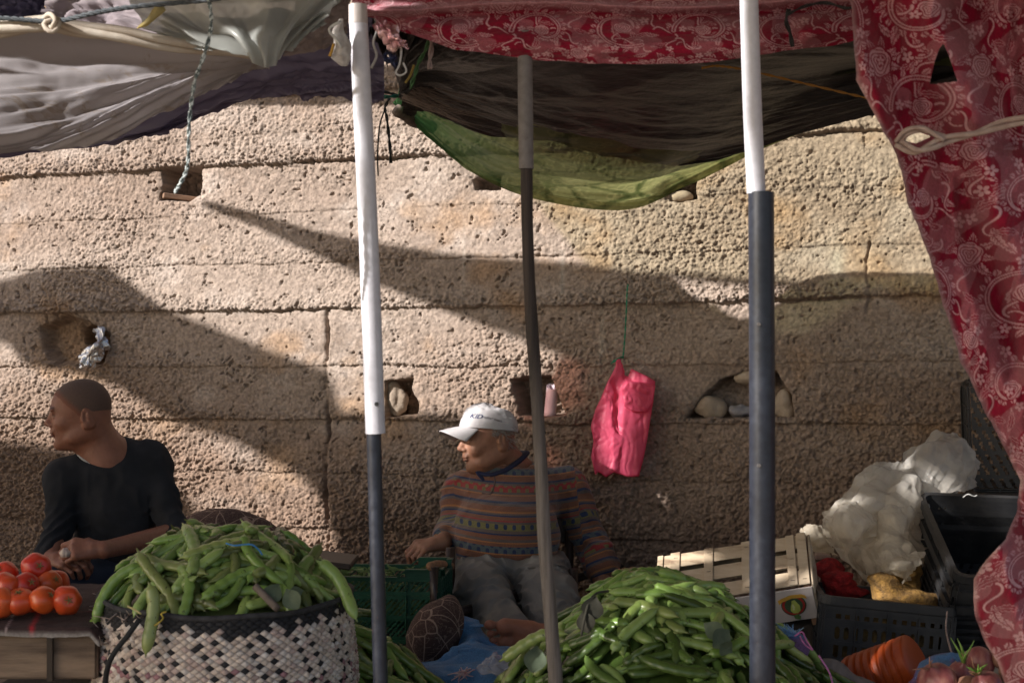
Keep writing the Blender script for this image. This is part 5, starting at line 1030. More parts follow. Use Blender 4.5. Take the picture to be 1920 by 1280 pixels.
o = crumple("foil_scrap", [[(172, 620, 6.0), (186, 612, 6.0), (198, 622, 6.02)], [(180, 640, 6.0), (192, 634, 5.96), (204, 640, 6.0)], [(166, 656, 5.98), (182, 652, 5.93), (200, 662, 6.0)], [(146, 676, 5.98), (166, 668, 5.93), (192, 674, 5.98)], [(150, 690, 5.98), (168, 686, 5.94), (176, 688, 5.98)]], simple("silver_foil", (.78, .78, .80), (.55, .55, .58), 12, .16, .9, 40, .012, metal=1.0), "crumpled silver foil stuffed in the broken wall hole above the young man", "foil", .035, 34, seed=7)

# ---- pink carrier bag on its string
BAGO = [(1160, 664), (1172, 664), (1176, 684), (1190, 694), (1216, 706), (1230, 716), (1226, 748), (1219, 790), (1212, 830), (1205, 866), (1198, 893), (1176, 893), (1150, 884), (1135, 893), (1122, 884), (1116, 890), (1108, 856), (1112, 824), (1108, 800), (1118, 766), (1130, 738), (1146, 706), (1154, 686)]
BAGP = [(1176, 716), (1200, 716), (1229, 722), (1224, 756), (1212, 772), (1188, 772), (1170, 760), (1164, 730)]
def bagf(p):
    Yb = 5.27; U = 960+p[..., 0]/p[..., 1]*F; Vv = HV-(p[..., 2]-CZ)/p[..., 1]*F; k = Yb/F; y = p[..., 1]-Yb
    f = (Vv-664)/230; wx = 16*fbm2(U/50, Vv/70, 3, 1); wy = 8*fbm2(U/30+9, Vv/60, 2, 2)
    th = .004+.030*sstep(0, .35, f)
    cr = np.abs(fbm2((U+wx*2-(Vv-664)*.18)/17, Vv/120+3, 3, 5)); c2 = np.abs(fbm2((U*.6+Vv*.8+wx)/22, (U-Vv)/90, 3, 3))
    d2 = poly_dist(U+wy*.3, Vv+wy*.4, BAGO)*k; h = th-.016*(.34-cr)*(cr < .34)-.010*(.3-c2)*(c2 < .3)+.020*crease(p*np.array([1.3, 1, .30]), 21, 12)*sstep(0, .1, f)
    d = np.maximum(d2, np.abs(y)-h); q = np.maximum(d2+.012, 0); q2 = np.maximum(np.abs(y)-h+.012, 0); d = np.minimum(np.maximum(d2, np.abs(y)-h), 0)+np.where((q > 0) & (q2 > 0), np.hypot(q, q2)-.012, np.maximum(d2, np.abs(y)-h))*1.0*((d > -.012))
    e = np.maximum(poly_dist(U, Vv, BAGP)*k, np.abs(y+.030)-.016-.012*(np.abs(fbm2(U/12, (Vv-U*.3)/16, 3, 4))-.2)); cav = np.maximum(np.maximum(d2+.004, np.abs(y)-h+.005), .055-(f-.80)*.5-.02); return smin(d, e, .004)
V, Q = surface_nets(bagf, P(1090, 905, 5.2)-[0, .03, 0], P(1245, 650, 5.34)+[0, .03, 0], .0032); V = laplace(V, Q, 1)
pb = mk("carrier_bag", V, Q, cloth_mat("pink_film", (.80, .11, .21), (.74, .09, .18), .40, .45, 10, fine=.5, wr=60, bdist=.003, spec=.5)); tag(pb, "crumpled pink plastic carrier bag hanging on the wall from green string", "bag")
rope("green_string", [(1178, 533, 5.33), (1176, 545, 5.31), (1174, 590, 5.28), (1171, 640, 5.27), (1168, 672, 5.265)], .0028, simple("green_string", (.02, .22, .12), None, 80, .7), "thin green string tying the pink carrier bag to the wall", "string", 2, 140)
rope("green_string_end", [(1168, 668, 5.25), (1158, 672, 5.23), (1150, 680, 5.23), (1152, 674, 5.23), (1146, 682, 5.23)], .0022, simple("green_string_b", (.02, .22, .12), None, 80, .7), "frayed green string ends at the neck of the pink bag", "string")

# ------------------------------------------------------------------ the stall
m_wood = simple("grey_plank", (.26, .185, .13), (.085, .058, .042), 7, .85, .8, 40, .005, sc=(.5, 3, 4))
m_wood2 = simple("dark_plank", (.06, .045, .035), (.035, .026, .02), 5, .85, .6, 50, .003)
t = empty("stall_platform", (.2, 3.4, 0)); tag(t, "low dark plank platform under the baskets, crates and bean heaps", "platform")
mb = MB()
for i in range(9): mb.box((.15, 2.66+i*.185, .285+.003*math.sin(i*3)), (3.3, .178, .022), bev=.003)
mb.build("plank_top", m_wood2, t)
for x in (-1.35, .2, 1.7):
    for y in (2.68, 4.1): mb = MB(); mb.box((x, y, .135), (.07, .07, .277), bev=.004); mb.build("leg", m_wood2, t)

# wooden box with the striped blanket, front left
bx0, bx1, by0, by1, bz = -1.75, -.905, 3.10, 3.72, .640
t = empty("wooden_box", (-1.3, 3.4, .3)); tag(t, "worn wooden box carrying the tomatoes, beside the woven basket", "box")
mb = MB(); mb.box(((bx0+bx1)/2, by0+.012, bz-.057), (bx1-bx0, .022, .098), bev=.004); mb.box((bx1-.012, (by0+by1)/2, bz-.057), (.022, by1-by0, .098), bev=.004); mb.box(((bx0+bx1)/2, (by0+by1)/2, bz-.006), (bx1-bx0-.01, by1-by0-.03, .010)); mb.build("upper_boards", m_wood, t)
mb = MB(); mb.box((bx1-.10, by0-.004, bz-.06), (.012, .012, .098)); mb.box(((bx0+bx1)/2-.02, by0+.05, bz-.20), (bx1-bx0-.03, .024, .13), bev=.004); mb.box((bx1-.03, (by0+by1)/2, bz-.20), (.02, by1-by0-.08, .13)); mb.build("lower_boards", m_wood2, t)
for x in (bx0+.05, bx1-.06):
    for y in (by0+.10, by1-.1): mb = MB(); mb.box((x, y, bz-.215), (.04, .04, .245)); mb.build("leg", m_wood2, t)
def blanket_mat():
    m, nt, b = new_mat("striped_blanket"); a = nt.nodes.new('ShaderNodeAttribute'); a.attribute_name = 'Col'; v = coords(nt); n = noise(nt, v, 140, 4, .7)
    L(nt, mixc(nt, .6, a.outputs[0], ramp(nt, n, [(.3, (.35, .35, .35)), (.7, (1.1, 1.1, 1.1))]), 'MULTIPLY'), b.inputs['Base Color']); b.inputs['Roughness'].default_value = .97; bump(nt, b, n, .8, .004); return m
x, y = np.meshgrid(np.linspace(bx0-.02, bx1+.012, 200), np.linspace(0, 1, 90)); yy = by1-(by1-by0+.016)*np.clip(y/.93, 0, 1); zz = bz+.010+.005*fbm2(x*9, y*9, 3)-.022*sstep(.93, 1, y)+.004*fbm2(x*40, y*40, 2); zz = zz-.02*sstep(bx1-.012, bx1+.012, x)
yy = yy-.004*sstep(.93, .96, y); o = mk("blanket", np.stack([x, yy, zz], -1), gridfaces(90, 200)[:, ::-1], blanket_mat()); c = np.array([.050, .026, .026])*np.ones(x.shape+(1,))
for a0, wd, cc in ((-1.045, .006, (.35, .02, .03)), (-1.30, .006, (.35, .02, .03)), (-1.17, .004, (.16, .05, .05)), (-1.10, .002, (.4, .3, .3))):
    q = np.exp(-((x-a0+.25*(yy-by0))/wd)**4)[..., None]; c = c*(1-q)+np.array(cc)*q
q = np.exp(-((yy-3.30-.02*x)/.006)**4)[..., None]; c = c*(1-q)+np.array((.25, .02, .03))*q; q = sstep(.955, .985, y)[..., None]*(.75+.25*vn2(x*60, y*3)[..., None])*(x > -1.6)[..., None]; c = c*(1-q)+np.array((.38, .35, .33))*q
colattr(o, c.reshape(-1, 3)); o.modifiers.new('s', 'SOLIDIFY').thickness = .004; tag(o, "dark brown wool blanket with red stripes spread under the tomatoes", "blanket")

# tomatoes
def tomato_mat():
    m, nt, b = new_mat("tomato_skin"); v = coords(nt); n = noise(nt, v, 14, 4, .6); oi = nt.nodes.new('ShaderNodeObjectInfo'); c = mixc(nt, .45, ramp(nt, n, [(.35, (.55, .028, .016)), (.7, (.66, .10, .02))]), ramp(nt, oi.outputs['Random'], [(0, (.42, .012, .016)), (.5, (.60, .05, .02)), (1, (.72, .17, .03))]))
    L(nt, c, b.inputs['Base Color']); b.inputs['Roughness'].default_value = .30; b.inputs['Coat Weight'].default_value = .1; b.inputs['Subsurface Weight'].default_value = .12; b.inputs['Subsurface Radius'].default_value = (.01, .002, .001); b.inputs['Subsurface Scale'].default_value = .5
    bump(nt, b, noise(nt, v, 30, 3), .12, .003); return m
m_tom = tomato_mat(); m_cal = simple("dry_calyx", (.30, .22, .09), (.12, .14, .05), 40, .9)
def tomato_mesh(seed):
    r = np.random.default_rng(seed); nt_, nl = 24, 40; th = np.linspace(0, np.pi, nt_)[:, None]; ph = np.linspace(0, 2*np.pi, nl, endpoint=False)[None, :]; k = r.integers(4, 7)
    rad = 1+.035*np.cos(k*ph+r.random()*6)*np.sin(th)**2+.02*np.cos(2*ph+r.random()*6); z = .84*np.cos(th)-.16*np.exp(-(th/.30)**2); rr = np.sin(th)**.92*rad; V = np.stack([rr*np.cos(ph), rr*np.sin(ph), z+0*ph], -1)*.0340*(1+.05*r.normal()); return V, gridfaces(nt_, nl, True)
TOM = [(68, 1063, 3.30, "topmost red tomato on the stack"), (9, 1076, 3.32, "red tomato at the top left edge of the stack"), (49, 1096, 3.24, "large red tomato in the middle of the pile, under the topmost"), (91, 1093, 3.30, "orange red tomato to the right of the pile's middle"), (8, 1101, 3.22, "deep red tomato at the left edge above the bottom row"), (2, 1130, 3.18, "tomato cut by the picture's left edge in the bottom row"),
       (38, 1127, 3.19, "orange tinged tomato in the bottom row, second from left"), (82, 1124, 3.19, "red tomato in the bottom row, second from right"), (125, 1125, 3.20, "red tomato with a pale calyx at the right end of the bottom row"), (104, 1096, 3.36, "tomato half hidden behind the right of the pile"), (60, 1126, 3.30, "tomato buried behind the bottom row"), (-30, 1122, 3.24, "tomato just beyond the pile's visible left end"), (20, 1124, 3.30, "tomato buried behind the left of the bottom row")]
for i, (u, v, Y, lb) in enumerate(TOM):
    if lb.startswith("tomato buried") or u < 0: pass
    Vt, Ft = tomato_mesh(i); c = P(u, v, Y); t = empty("tomato", c); a = np.random.default_rng(i+5).uniform(-1, 1, 3); R = np.array(Matrix.Rotation(.9+a[0]*.6, 3, 'X') @ Matrix.Rotation(a[1]*1.0, 3, 'Y')) if i != 8 else np.array(Matrix.Rotation(math.radians(80), 3, 'X') @ Matrix.Rotation(.5, 3, 'Y'))
    mk("fruit", (Vt.reshape(-1, 3)@R.T)+c, Ft, m_tom, t); mb = MB(); top = np.array([0, 0, .0240])
    for k in range(5):
        b_ = k*1.257+a[2]; d = np.array([math.cos(b_), math.sin(b_), 0]); mb.tube([(R@(top))+c, (R@(top+d*.005+[0, 0, .0025]))+c, (R@(top+d*.010+[0, 0, .0012]))+c], [.0016, .0013, .0004], 5)
    mb.build("calyx", m_cal, t, True); tag(t, lb, "tomato", "tomatoes piled on the blanket")

# ------------------------------------------------------------------ broad beans
def pod_mat():
    m, nt, b = new_mat("bean_pod"); v = coords(nt); a = nt.nodes.new('ShaderNodeAttribute'); a.attribute_name = 'Col'; oi = nt.nodes.new('ShaderNodeObjectInfo')
    g = ramp(nt, noise(nt, v, 25, 5, .6), [(.3, (.11, .20, .04)), (.7, (.21, .32, .08))]); g = mixc(nt, .6, g, ramp(nt, oi.outputs['Random'], [(0, (.08, .15, .03)), (.3, (.20, .32, .07)), (.55, (.32, .44, .14)), (.8, (.18, .24, .06)), (1, (.36, .39, .14))]))
    sp = noise(nt, v, 75, 4, .7, .3); g = mixc(nt, ramp(nt, sp, [(.63, (0, 0, 0)), (.68, (.85, .85, .85))]), g, (.035, .025, .015)); s2 = noise(nt, v, 16, 3, .5); g = mixc(nt, ramp(nt, s2, [(.62, (0, 0, 0)), (.74, (.5, .5, .5))]), g, (.10, .085, .035))
    g = mixc(nt, 1.0, g, a.outputs[0], 'MULTIPLY'); L(nt, g, b.inputs['Base Color']); b.inputs['Roughness'].default_value = .27; b.inputs['Subsurface Weight'].default_value = .05; b.inputs['Subsurface Radius'].default_value = (.004, .008, .001)
    bump(nt, b, noise(nt, v, 60, 4, .6), .35, .003); return m
m_pod = pod_mat()
def pod_geo(seed, L_, w_, bend, n=34, k=14):
    r = np.random.default_rng(seed); t = np.linspace(0, 1, n); ang = bend*(t-.5)+.35*np.sin(t*5+r.random()*6)*r.random(); ds = L_/(n-1); x = np.cumsum(np.cos(ang))*ds; y = np.cumsum(np.sin(ang))*ds; z = .006*np.sin(t*3+r.random()*6)
    x -= x.mean(); y -= y.mean(); nb_ = max(3, int(L_/.026)); env = sstep(0, .14, t)**.7*sstep(1.0, .78, t)**.8; rad = w_/2*(.12+.88*env)*(1+.075*np.cos(2*np.pi*nb_*t+r.random()*6)*env*(.4+r.random())); rad[-3:] = w_*np.array([.10, .05, .012]); rad[:3] = w_*np.array([.05, .09, .12])
    C = np.stack([x, y, z*1.0], 1); T = np.gradient(C, axis=0); T /= np.linalg.norm(T, axis=1)[:, None]; Nn = np.cross([0, 0, 1.], T); B = np.cross(T, Nn); th = np.linspace(0, 2*np.pi, k, endpoint=False); V = []
    for i in range(n):
        ra = rad[i]*(1+.06*np.exp(-((th-math.pi/2)/.25)**2)); V.append(C[i]+(ra*np.cos(th))[:, None]*Nn[i]+(ra*.76*np.sin(th))[:, None]*B[i])
    col = np.ones((n, k, 3)); e = np.maximum(sstep(.05, 0, t), sstep(.965, 1, t))[:, None, None]*.8; col = col*(1-e)+np.array([.3, .22, .15])*e; sd = (r.random()*.45+.62); Fc = [tuple(f) for f in gridfaces(n, k, True)]+[tuple(range(k))[::-1], tuple((n-1)*k+j for j in range(k))]
    return np.array(V).reshape(-1, 3), Fc, col.reshape(-1, 3)*sd, C, rad
PODS = []
for i in range(22):
    r = np.random.default_rng(100+i); L_ = [.10, .13, .155, .175, .205, .24][i % 6]*(1+.1*r.normal()*.6); w_ = .0208+.0065*r.random()+(.003 if L_ > .15 else 0); bd = r.choice([-1, 1])*r.uniform(.2, 1.35)
    V, Fc, c, C, rad = pod_geo(200+i, L_, w_, bd); me = bpy.data.meshes.new("broad_bean_pod"); me.from_pydata(V.tolist(), [], Fc); me.polygons.foreach_set('use_smooth', [True]*len(me.polygons)); me.materials.append(m_pod)
    a = me.color_attributes.new('Col', 'FLOAT_COLOR', 'POINT'); a.data.foreach_set('color', np.hstack([c, np.ones((len(c), 1))]).astype(np.float32).ravel()); PODS.append((me, V, Fc, c, C, rad))
class Heap:
    def __init__(s, x0, x1, y0, y1, base):
        s.g = .006; s.x0, s.y0 = x0, y0; s.nx = int((x1-x0)/s.g); s.ny = int((y1-y0)/s.g); X, Y = np.meshgrid(x0+s.g*np.arange(s.nx), y0+s.g*np.arange(s.ny), indexing='ij'); s.H = base(X, Y); s.base = base; s.lim = .062
    def at(s, x, y): return s.H[np.clip(((x-s.x0)/s.g).astype(int), 0, s.nx-1), np.clip(((y-s.y0)/s.g).astype(int), 0, s.ny-1)]
    def drop(s, k, cx, cy, yaw, sink=.004):
        me, V, Fc, c, C, rad = PODS[k]; cr = np.array([[math.cos(yaw), -math.sin(yaw)], [math.sin(yaw), math.cos(yaw)]]); p = C[:, :2]@cr.T+[cx, cy]; e = .03
        b = lambda x, y: float(s.base(np.array(x), np.array(y))); gx = (b(cx+e, cy)-b(cx-e, cy))/(2*e); gy = (b(cx, cy+e)-b(cx, cy-e))/(2*e)
        hs = s.at(p[:, 0], p[:, 1]); tt = np.linspace(-.5, .5, len(p)); L_ = tt*np.linalg.norm(p[-1]-p[0]); A = np.polyfit(L_, hs, 1)[0]; d2 = np.array([math.cos(yaw), math.sin(yaw)]); gt = gx*d2[0]+gy*d2[1]; A = np.clip(.55*A+.45*gt, -1.1, 1.1)
        # tilted frame: follow the slope across, the support along
        perp = np.array([-d2[1], d2[0]]); gp = .75*(gx*perp[0]+gy*perp[1]); ex = np.array([*d2, A]); ex /= np.linalg.norm(ex); ey = np.array([*perp, gp]); ey -= ex*(ey@ex); ey /= np.linalg.norm(ey); ez = np.cross(ex, ey); R = np.stack([ex, ey, ez], 1)
        q = C@R.T; pts = q[:, :2]+[cx, cy]; low = q[:, 2]-rad*.8; h = s.at(pts[:, 0], pts[:, 1]); srt = np.sort(h-low); z = min(srt[-5]-sink, b(cx, cy)+s.lim*(.25+.75*((cx*91.7+cy*57.3) % 1)))
        for i in range(len(q)):
            rr = rad[i]; n = int(rr/s.g)+1; ix = int((pts[i, 0]-s.x0)/s.g); iy = int((pts[i, 1]-s.y0)/s.g)
            for a in range(-n, n+1):
                for b_ in range(-n, n+1):
                    if 0 <= ix+a < s.nx and 0 <= iy+b_ < s.ny:
                        dd = (a*a+b_*b_)*s.g*s.g
                        if dd <= rr*rr: s.H[ix+a, iy+b_] = max(s.H[ix+a, iy+b_], z+q[i, 2]+.8*math.sqrt(rr*rr-dd))
        return R, np.array([cx, cy, z])
def place(k, R, c, label, group):
    o = bpy.data.objects.new("broad_bean_pod", PODS[k][0]); COL.objects.link(o); M = Matrix(R.tolist()).to_4x4(); M.translation = Vector(c); o.matrix_world = M; tag(o, label, "bean pod", group); return o
def filler(heap, name, n, pick, base_mesh, label, r):
    mb = MB(); cols = []
    for i in range(n):
        k = int(r.integers(0, 22)); cx, cy, yaw = pick(r); R, c = heap.drop(k, cx, cy, yaw); _, V, Fc, cc, _, _ = PODS[k]; mb.add(V@R.T+c, Fc); cols.append(cc*r.uniform(.35, .75))  # filler pods and mound darkened: shade of the gaps put into their colour
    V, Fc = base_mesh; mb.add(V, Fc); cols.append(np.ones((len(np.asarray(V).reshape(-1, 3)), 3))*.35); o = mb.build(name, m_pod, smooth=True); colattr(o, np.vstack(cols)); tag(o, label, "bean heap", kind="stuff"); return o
# left: heap in the plaited basket
BX, BY, BR, BZ = -.660, 3.30, .278, .672
def base_l(x, y): r2 = ((x-BX)**2+(y-BY)**2)/BR**2; return BZ-.035+.150*np.clip(1-r2, -.3, 1)**.85*np.sign(np.clip(1-r2, 0, 1)+1e-9)
def base_l(x, y): r2 = ((x-BX)**2+(y-BY)**2)/BR**2; return BZ-.038+.155*np.clip(1-r2, 0, 1)**.9
r = np.random.default_rng(31); hp = Heap(BX-.42, BX+.42, BY-.42, BY+.42, base_l); hp.H = hp.H-.5*(((np.add.outer((hp.x0+hp.g*np.arange(hp.nx)-BX)**2, (hp.y0+hp.g*np.arange(hp.ny)-BY)**2)) > (BR+.01)**2))
def pick_l(r):
    a = r.random()*6.283; q = BR*.86*math.sqrt(r.random()); return BX+q*math.cos(a), BY+q*math.sin(a), r.uniform(0, 6.28)
xa = np.linspace(-BR, BR, 40); XX, YY = np.meshgrid(xa+BX, xa+BY); ZZ = np.where(((XX-BX)**2+(YY-BY)**2) < BR**2, base_l(XX, YY)-.012, BZ-.10); bm_ = (np.stack([XX, YY, ZZ], -1), gridfaces(40, 40)); kk = (((XX-BX)**2+(YY-BY)**2) < (BR*.96)**2).ravel(); bm_ = (bm_[0].reshape(-1, 3), [f for f in bm_[1] if kk[f].all()])
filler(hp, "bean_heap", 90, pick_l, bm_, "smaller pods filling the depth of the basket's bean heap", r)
GL = "broad bean pods heaped in the plaited basket"; lbl = "green broad bean pod in the heap filling the plaited basket"
for i in range(116):
    k = int(r.integers(0, 22)); 
    if i > 50 and r.random() < .6: k = [5, 11, 17, 4, 10, 16, 3][int(r.integers(0, 7))]
    a = r.uniform(math.pi*.95, math.pi*2.05) if r.random() < .72 else r.random()*6.28; q = BR*(.93 if i < 60 else .72)*math.sqrt(r.random()); cx, cy = BX+q*math.cos(a), BY+q*math.sin(a); yaw = r.normal(.9, .55) if r.random() < .6 else r.uniform(0, 6.28)
    if PODS[k][5].shape and k % 6 >= 4 and q > BR*.62: k = k-3
    R, c = hp.drop(k, cx, cy, yaw); place(k, R, c, lbl, GL)
R = frame((0.05, -.15, -1), (.2, -1, .15)); R = np.stack([R[:, 1], R[:, 0], R[:, 2]], 1); R[:, 1] = np.cross(R[:, 2], R[:, 0]); place(2, R, P(282, 1160, 3.0), "pale green bean pod hanging over the front rim of the basket", None)
R2 = frame((.62, -.25, -.75), (.3, -.9, .3)); R2 = np.stack([R2[:, 1], np.cross(R2[:, 2], R2[:, 1]), R2[:, 2]], 1); place(9, R2, P(638, 1102, 3.2), "curved bean pod drooping over the right rim of the basket", None)
place(3, np.stack([R2[:, 0]*[-1, 1, 1], np.cross(R2[:, 2]*[-1, 1, 1], R2[:, 0]*[-1, 1, 1]), R2[:, 2]*[-1, 1, 1]], 1), P(212, 1108, 3.16), "bean pod leaning over the basket's left rim by the blanket", None)

# right: big heap
HX, HY = .325, 3.38
def base_r(x, y):
    dx = (x-HX-.01); dy = y-HY; r_ = np.sqrt((dx/np.where(dx < 0, .35, .42))**2+(dy/.40)**2); return .658-.27*np.clip(r_-.22, 0, 3)**1.15
r = np.random.default_rng(77); hq = Heap(HX-.60, HX+.68, HY-.55, HY+.45, base_r)
def pick_r(r): return HX+r.uniform(-.38, .50), HY+r.uniform(-.42, .25), r.uniform(0, 6.28)
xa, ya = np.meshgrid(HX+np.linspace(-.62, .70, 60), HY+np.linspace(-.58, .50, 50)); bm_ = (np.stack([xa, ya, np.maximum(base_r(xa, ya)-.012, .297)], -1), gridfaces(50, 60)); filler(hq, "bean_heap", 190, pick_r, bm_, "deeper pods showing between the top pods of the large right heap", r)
GR = "broad bean pods in the large loose heap"; lbl = "green broad bean pod in the large loose heap before the wooden fruit crate"
n = 0
while n < 172:
    k = int(r.integers(0, 22)); x = HX+r.normal(0, .20); y = HY-abs(r.normal(0, .17))+r.uniform(-.02, .10); rr = math.hypot((x-HX)/.44, (y-HY)/.42)
    if rr > 1: continue
    if n > 110: x = HX+.02+r.normal(0, .09); y = HY-.05+r.normal(0, .07)
    yaw = r.normal(0.1, .5) if n > 135 else r.uniform(0, 6.28)
    R, c = hq.drop(k, x, y, yaw); place(k, R, c, lbl, GR); n += 1
ex = np.array([.80, -.25, .34]); ex /= np.linalg.norm(ex); ez = np.array([-.2, -.8, .5]); ez -= ex*(ez@ex); ez /= np.linalg.norm(ez); place(8, np.stack([ex, np.cross(ez, ex), ez], 1), P(1000, 1205, 3.22), "long blemished bean pod jutting out before the bare foot", None)
# small heap in the gap behind the basket
def base_m(x, y): return .575-.9*np.clip(np.hypot((x+.50)/1.15, y-3.72), 0, 1)**1.1
r = np.random.default_rng(12); hm = Heap(-.95, .1, 3.35, 4.1, base_m); GM = "broad bean pods in the low heap behind the basket"
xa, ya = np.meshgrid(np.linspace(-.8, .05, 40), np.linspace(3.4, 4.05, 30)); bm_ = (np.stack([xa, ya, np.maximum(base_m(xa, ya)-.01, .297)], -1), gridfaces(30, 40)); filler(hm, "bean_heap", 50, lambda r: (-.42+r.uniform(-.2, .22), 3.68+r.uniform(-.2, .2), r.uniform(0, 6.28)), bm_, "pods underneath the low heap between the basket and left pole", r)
for i in range(30): k = int(r.integers(0, 22)); R, c = hm.drop(k, -.42+r.uniform(-.13, .20), 3.62+r.uniform(-.16, .10), r.normal(-.7, .5)); place(k, R, c, "broad bean pod in the low heap between the basket and left pole", GM)
# leaves and stalks among the pods
m_leaf = simple("wilted_leaf", (.13, .17, .11), (.07, .10, .065), 20, .7, trans=.25); m_leafd = simple("dry_black_leaf", (.03, .03, .02), (.06, .055, .04), 20, .8)
def leafobj(u, v, Y, s, yaw, mat, label):
    xx, yy = np.meshgrid(np.linspace(-1, 1, 9), np.linspace(0, 1, 14)); w_ = np.sin(np.pi*np.clip(yy, .02, .98)**.8)*.42; X = xx*w_; Z = .25*np.abs(xx)**1.5*w_+.25*np.sin(yy*3+yaw)*.5+.06*fbm2(xx*2+yaw, yy*4, 3); V = np.stack([X, Z*-1, yy-.5], -1)*s
    R = np.array((Matrix.Rotation(yaw, 3, 'Y') @ Matrix.Rotation(-.4, 3, 'X'))); o = mk("leaf", V.reshape(-1, 3)@R.T+P(u, v, Y), gridfaces(14, 9), mat); tag(o, label, "leaf", "wilted leaves among the beans"); return o
for i, (u, v, Y, s, yaw, mt, lb) in enumerate([(512, 1112, 3.04, .05, .5, m_leaf, "grey green leaf standing near the basket's front rim"), (548, 1122, 3.03, .05, -.6, m_leaf, "curled leaf beside the grey green one on the basket rim"), (555, 1110, 3.04, .035, 1.4, m_leaf, "smallest leaf of the sprig on the basket rim"),
        (1352, 1196, 3.12, .06, .9, m_leaf, "grey leaf lying on the large heap near the right steel pole"), (1338, 1180, 3.14, .05, -1.0, m_leaf, "second grey leaf above the first by the right steel pole"), (1362, 1215, 3.1, .045, 2.2, m_leaf, "leaf tip drooping below the grey leaves by the right pole"),
        (1110, 1140, 3.15, .06, .3, m_leafd, "blackened leaf on the upper left of the large heap"), (1098, 1165, 3.13, .05, -.2, m_leafd, "shrivelled black leaf hanging below the blackened leaf"), (1003, 1235, 3.1, .06, .2, m_leaf, "dark green leaf at the left foot of the large heap")]): leafobj(u, v, Y, s, yaw, mt, lb)
rope("stalk", [(1090, 1190, 3.1), (1096, 1160, 3.12), (1104, 1130, 3.15), (1118, 1112, 3.2), (1140, 1108, 3.25)], .003, m_leafd, "thin dark bean stalk across the left of the large heap", "stalk")
rope("stalk", [(478, 1098, 3.03), (496, 1116, 3.02), (512, 1132, 3.01), (520, 1140, 3.0)], .008, simple("grey_stalk", (.16, .13, .11), (.10, .08, .07), 40, .9), "thick grey stalk resting on the basket's front rim", "stalk")
rope("blue_thread", [(424, 1018, 3.12), (440, 1022, 3.1), (470, 1020, 3.1), (485, 1030, 3.1), (492, 1040, 3.1)], .0018, simple("blue_thread", (.03, .20, .5), None, 40, .6), "blue plastic thread lying over the basket's pods", "thread")
rope("yellow_thread", [(312, 1146, 3.0), (302, 1150, 2.995), (306, 1158, 2.99), (296, 1168, 2.985), (290, 1172, 2.985)], .002, simple("yellow_thread", (.5, .38, .06), None, 40, .6), "yellow thread caught on the front of the woven basket", "thread")
rope("straw", [(240, 1136, 3.02), (252, 1142, 3.0), (264, 1150, 2.99)], .0022, simple("straw", (.5, .45, .2), None, 40, .8), "pale straw on the basket's left front rim", "straw")

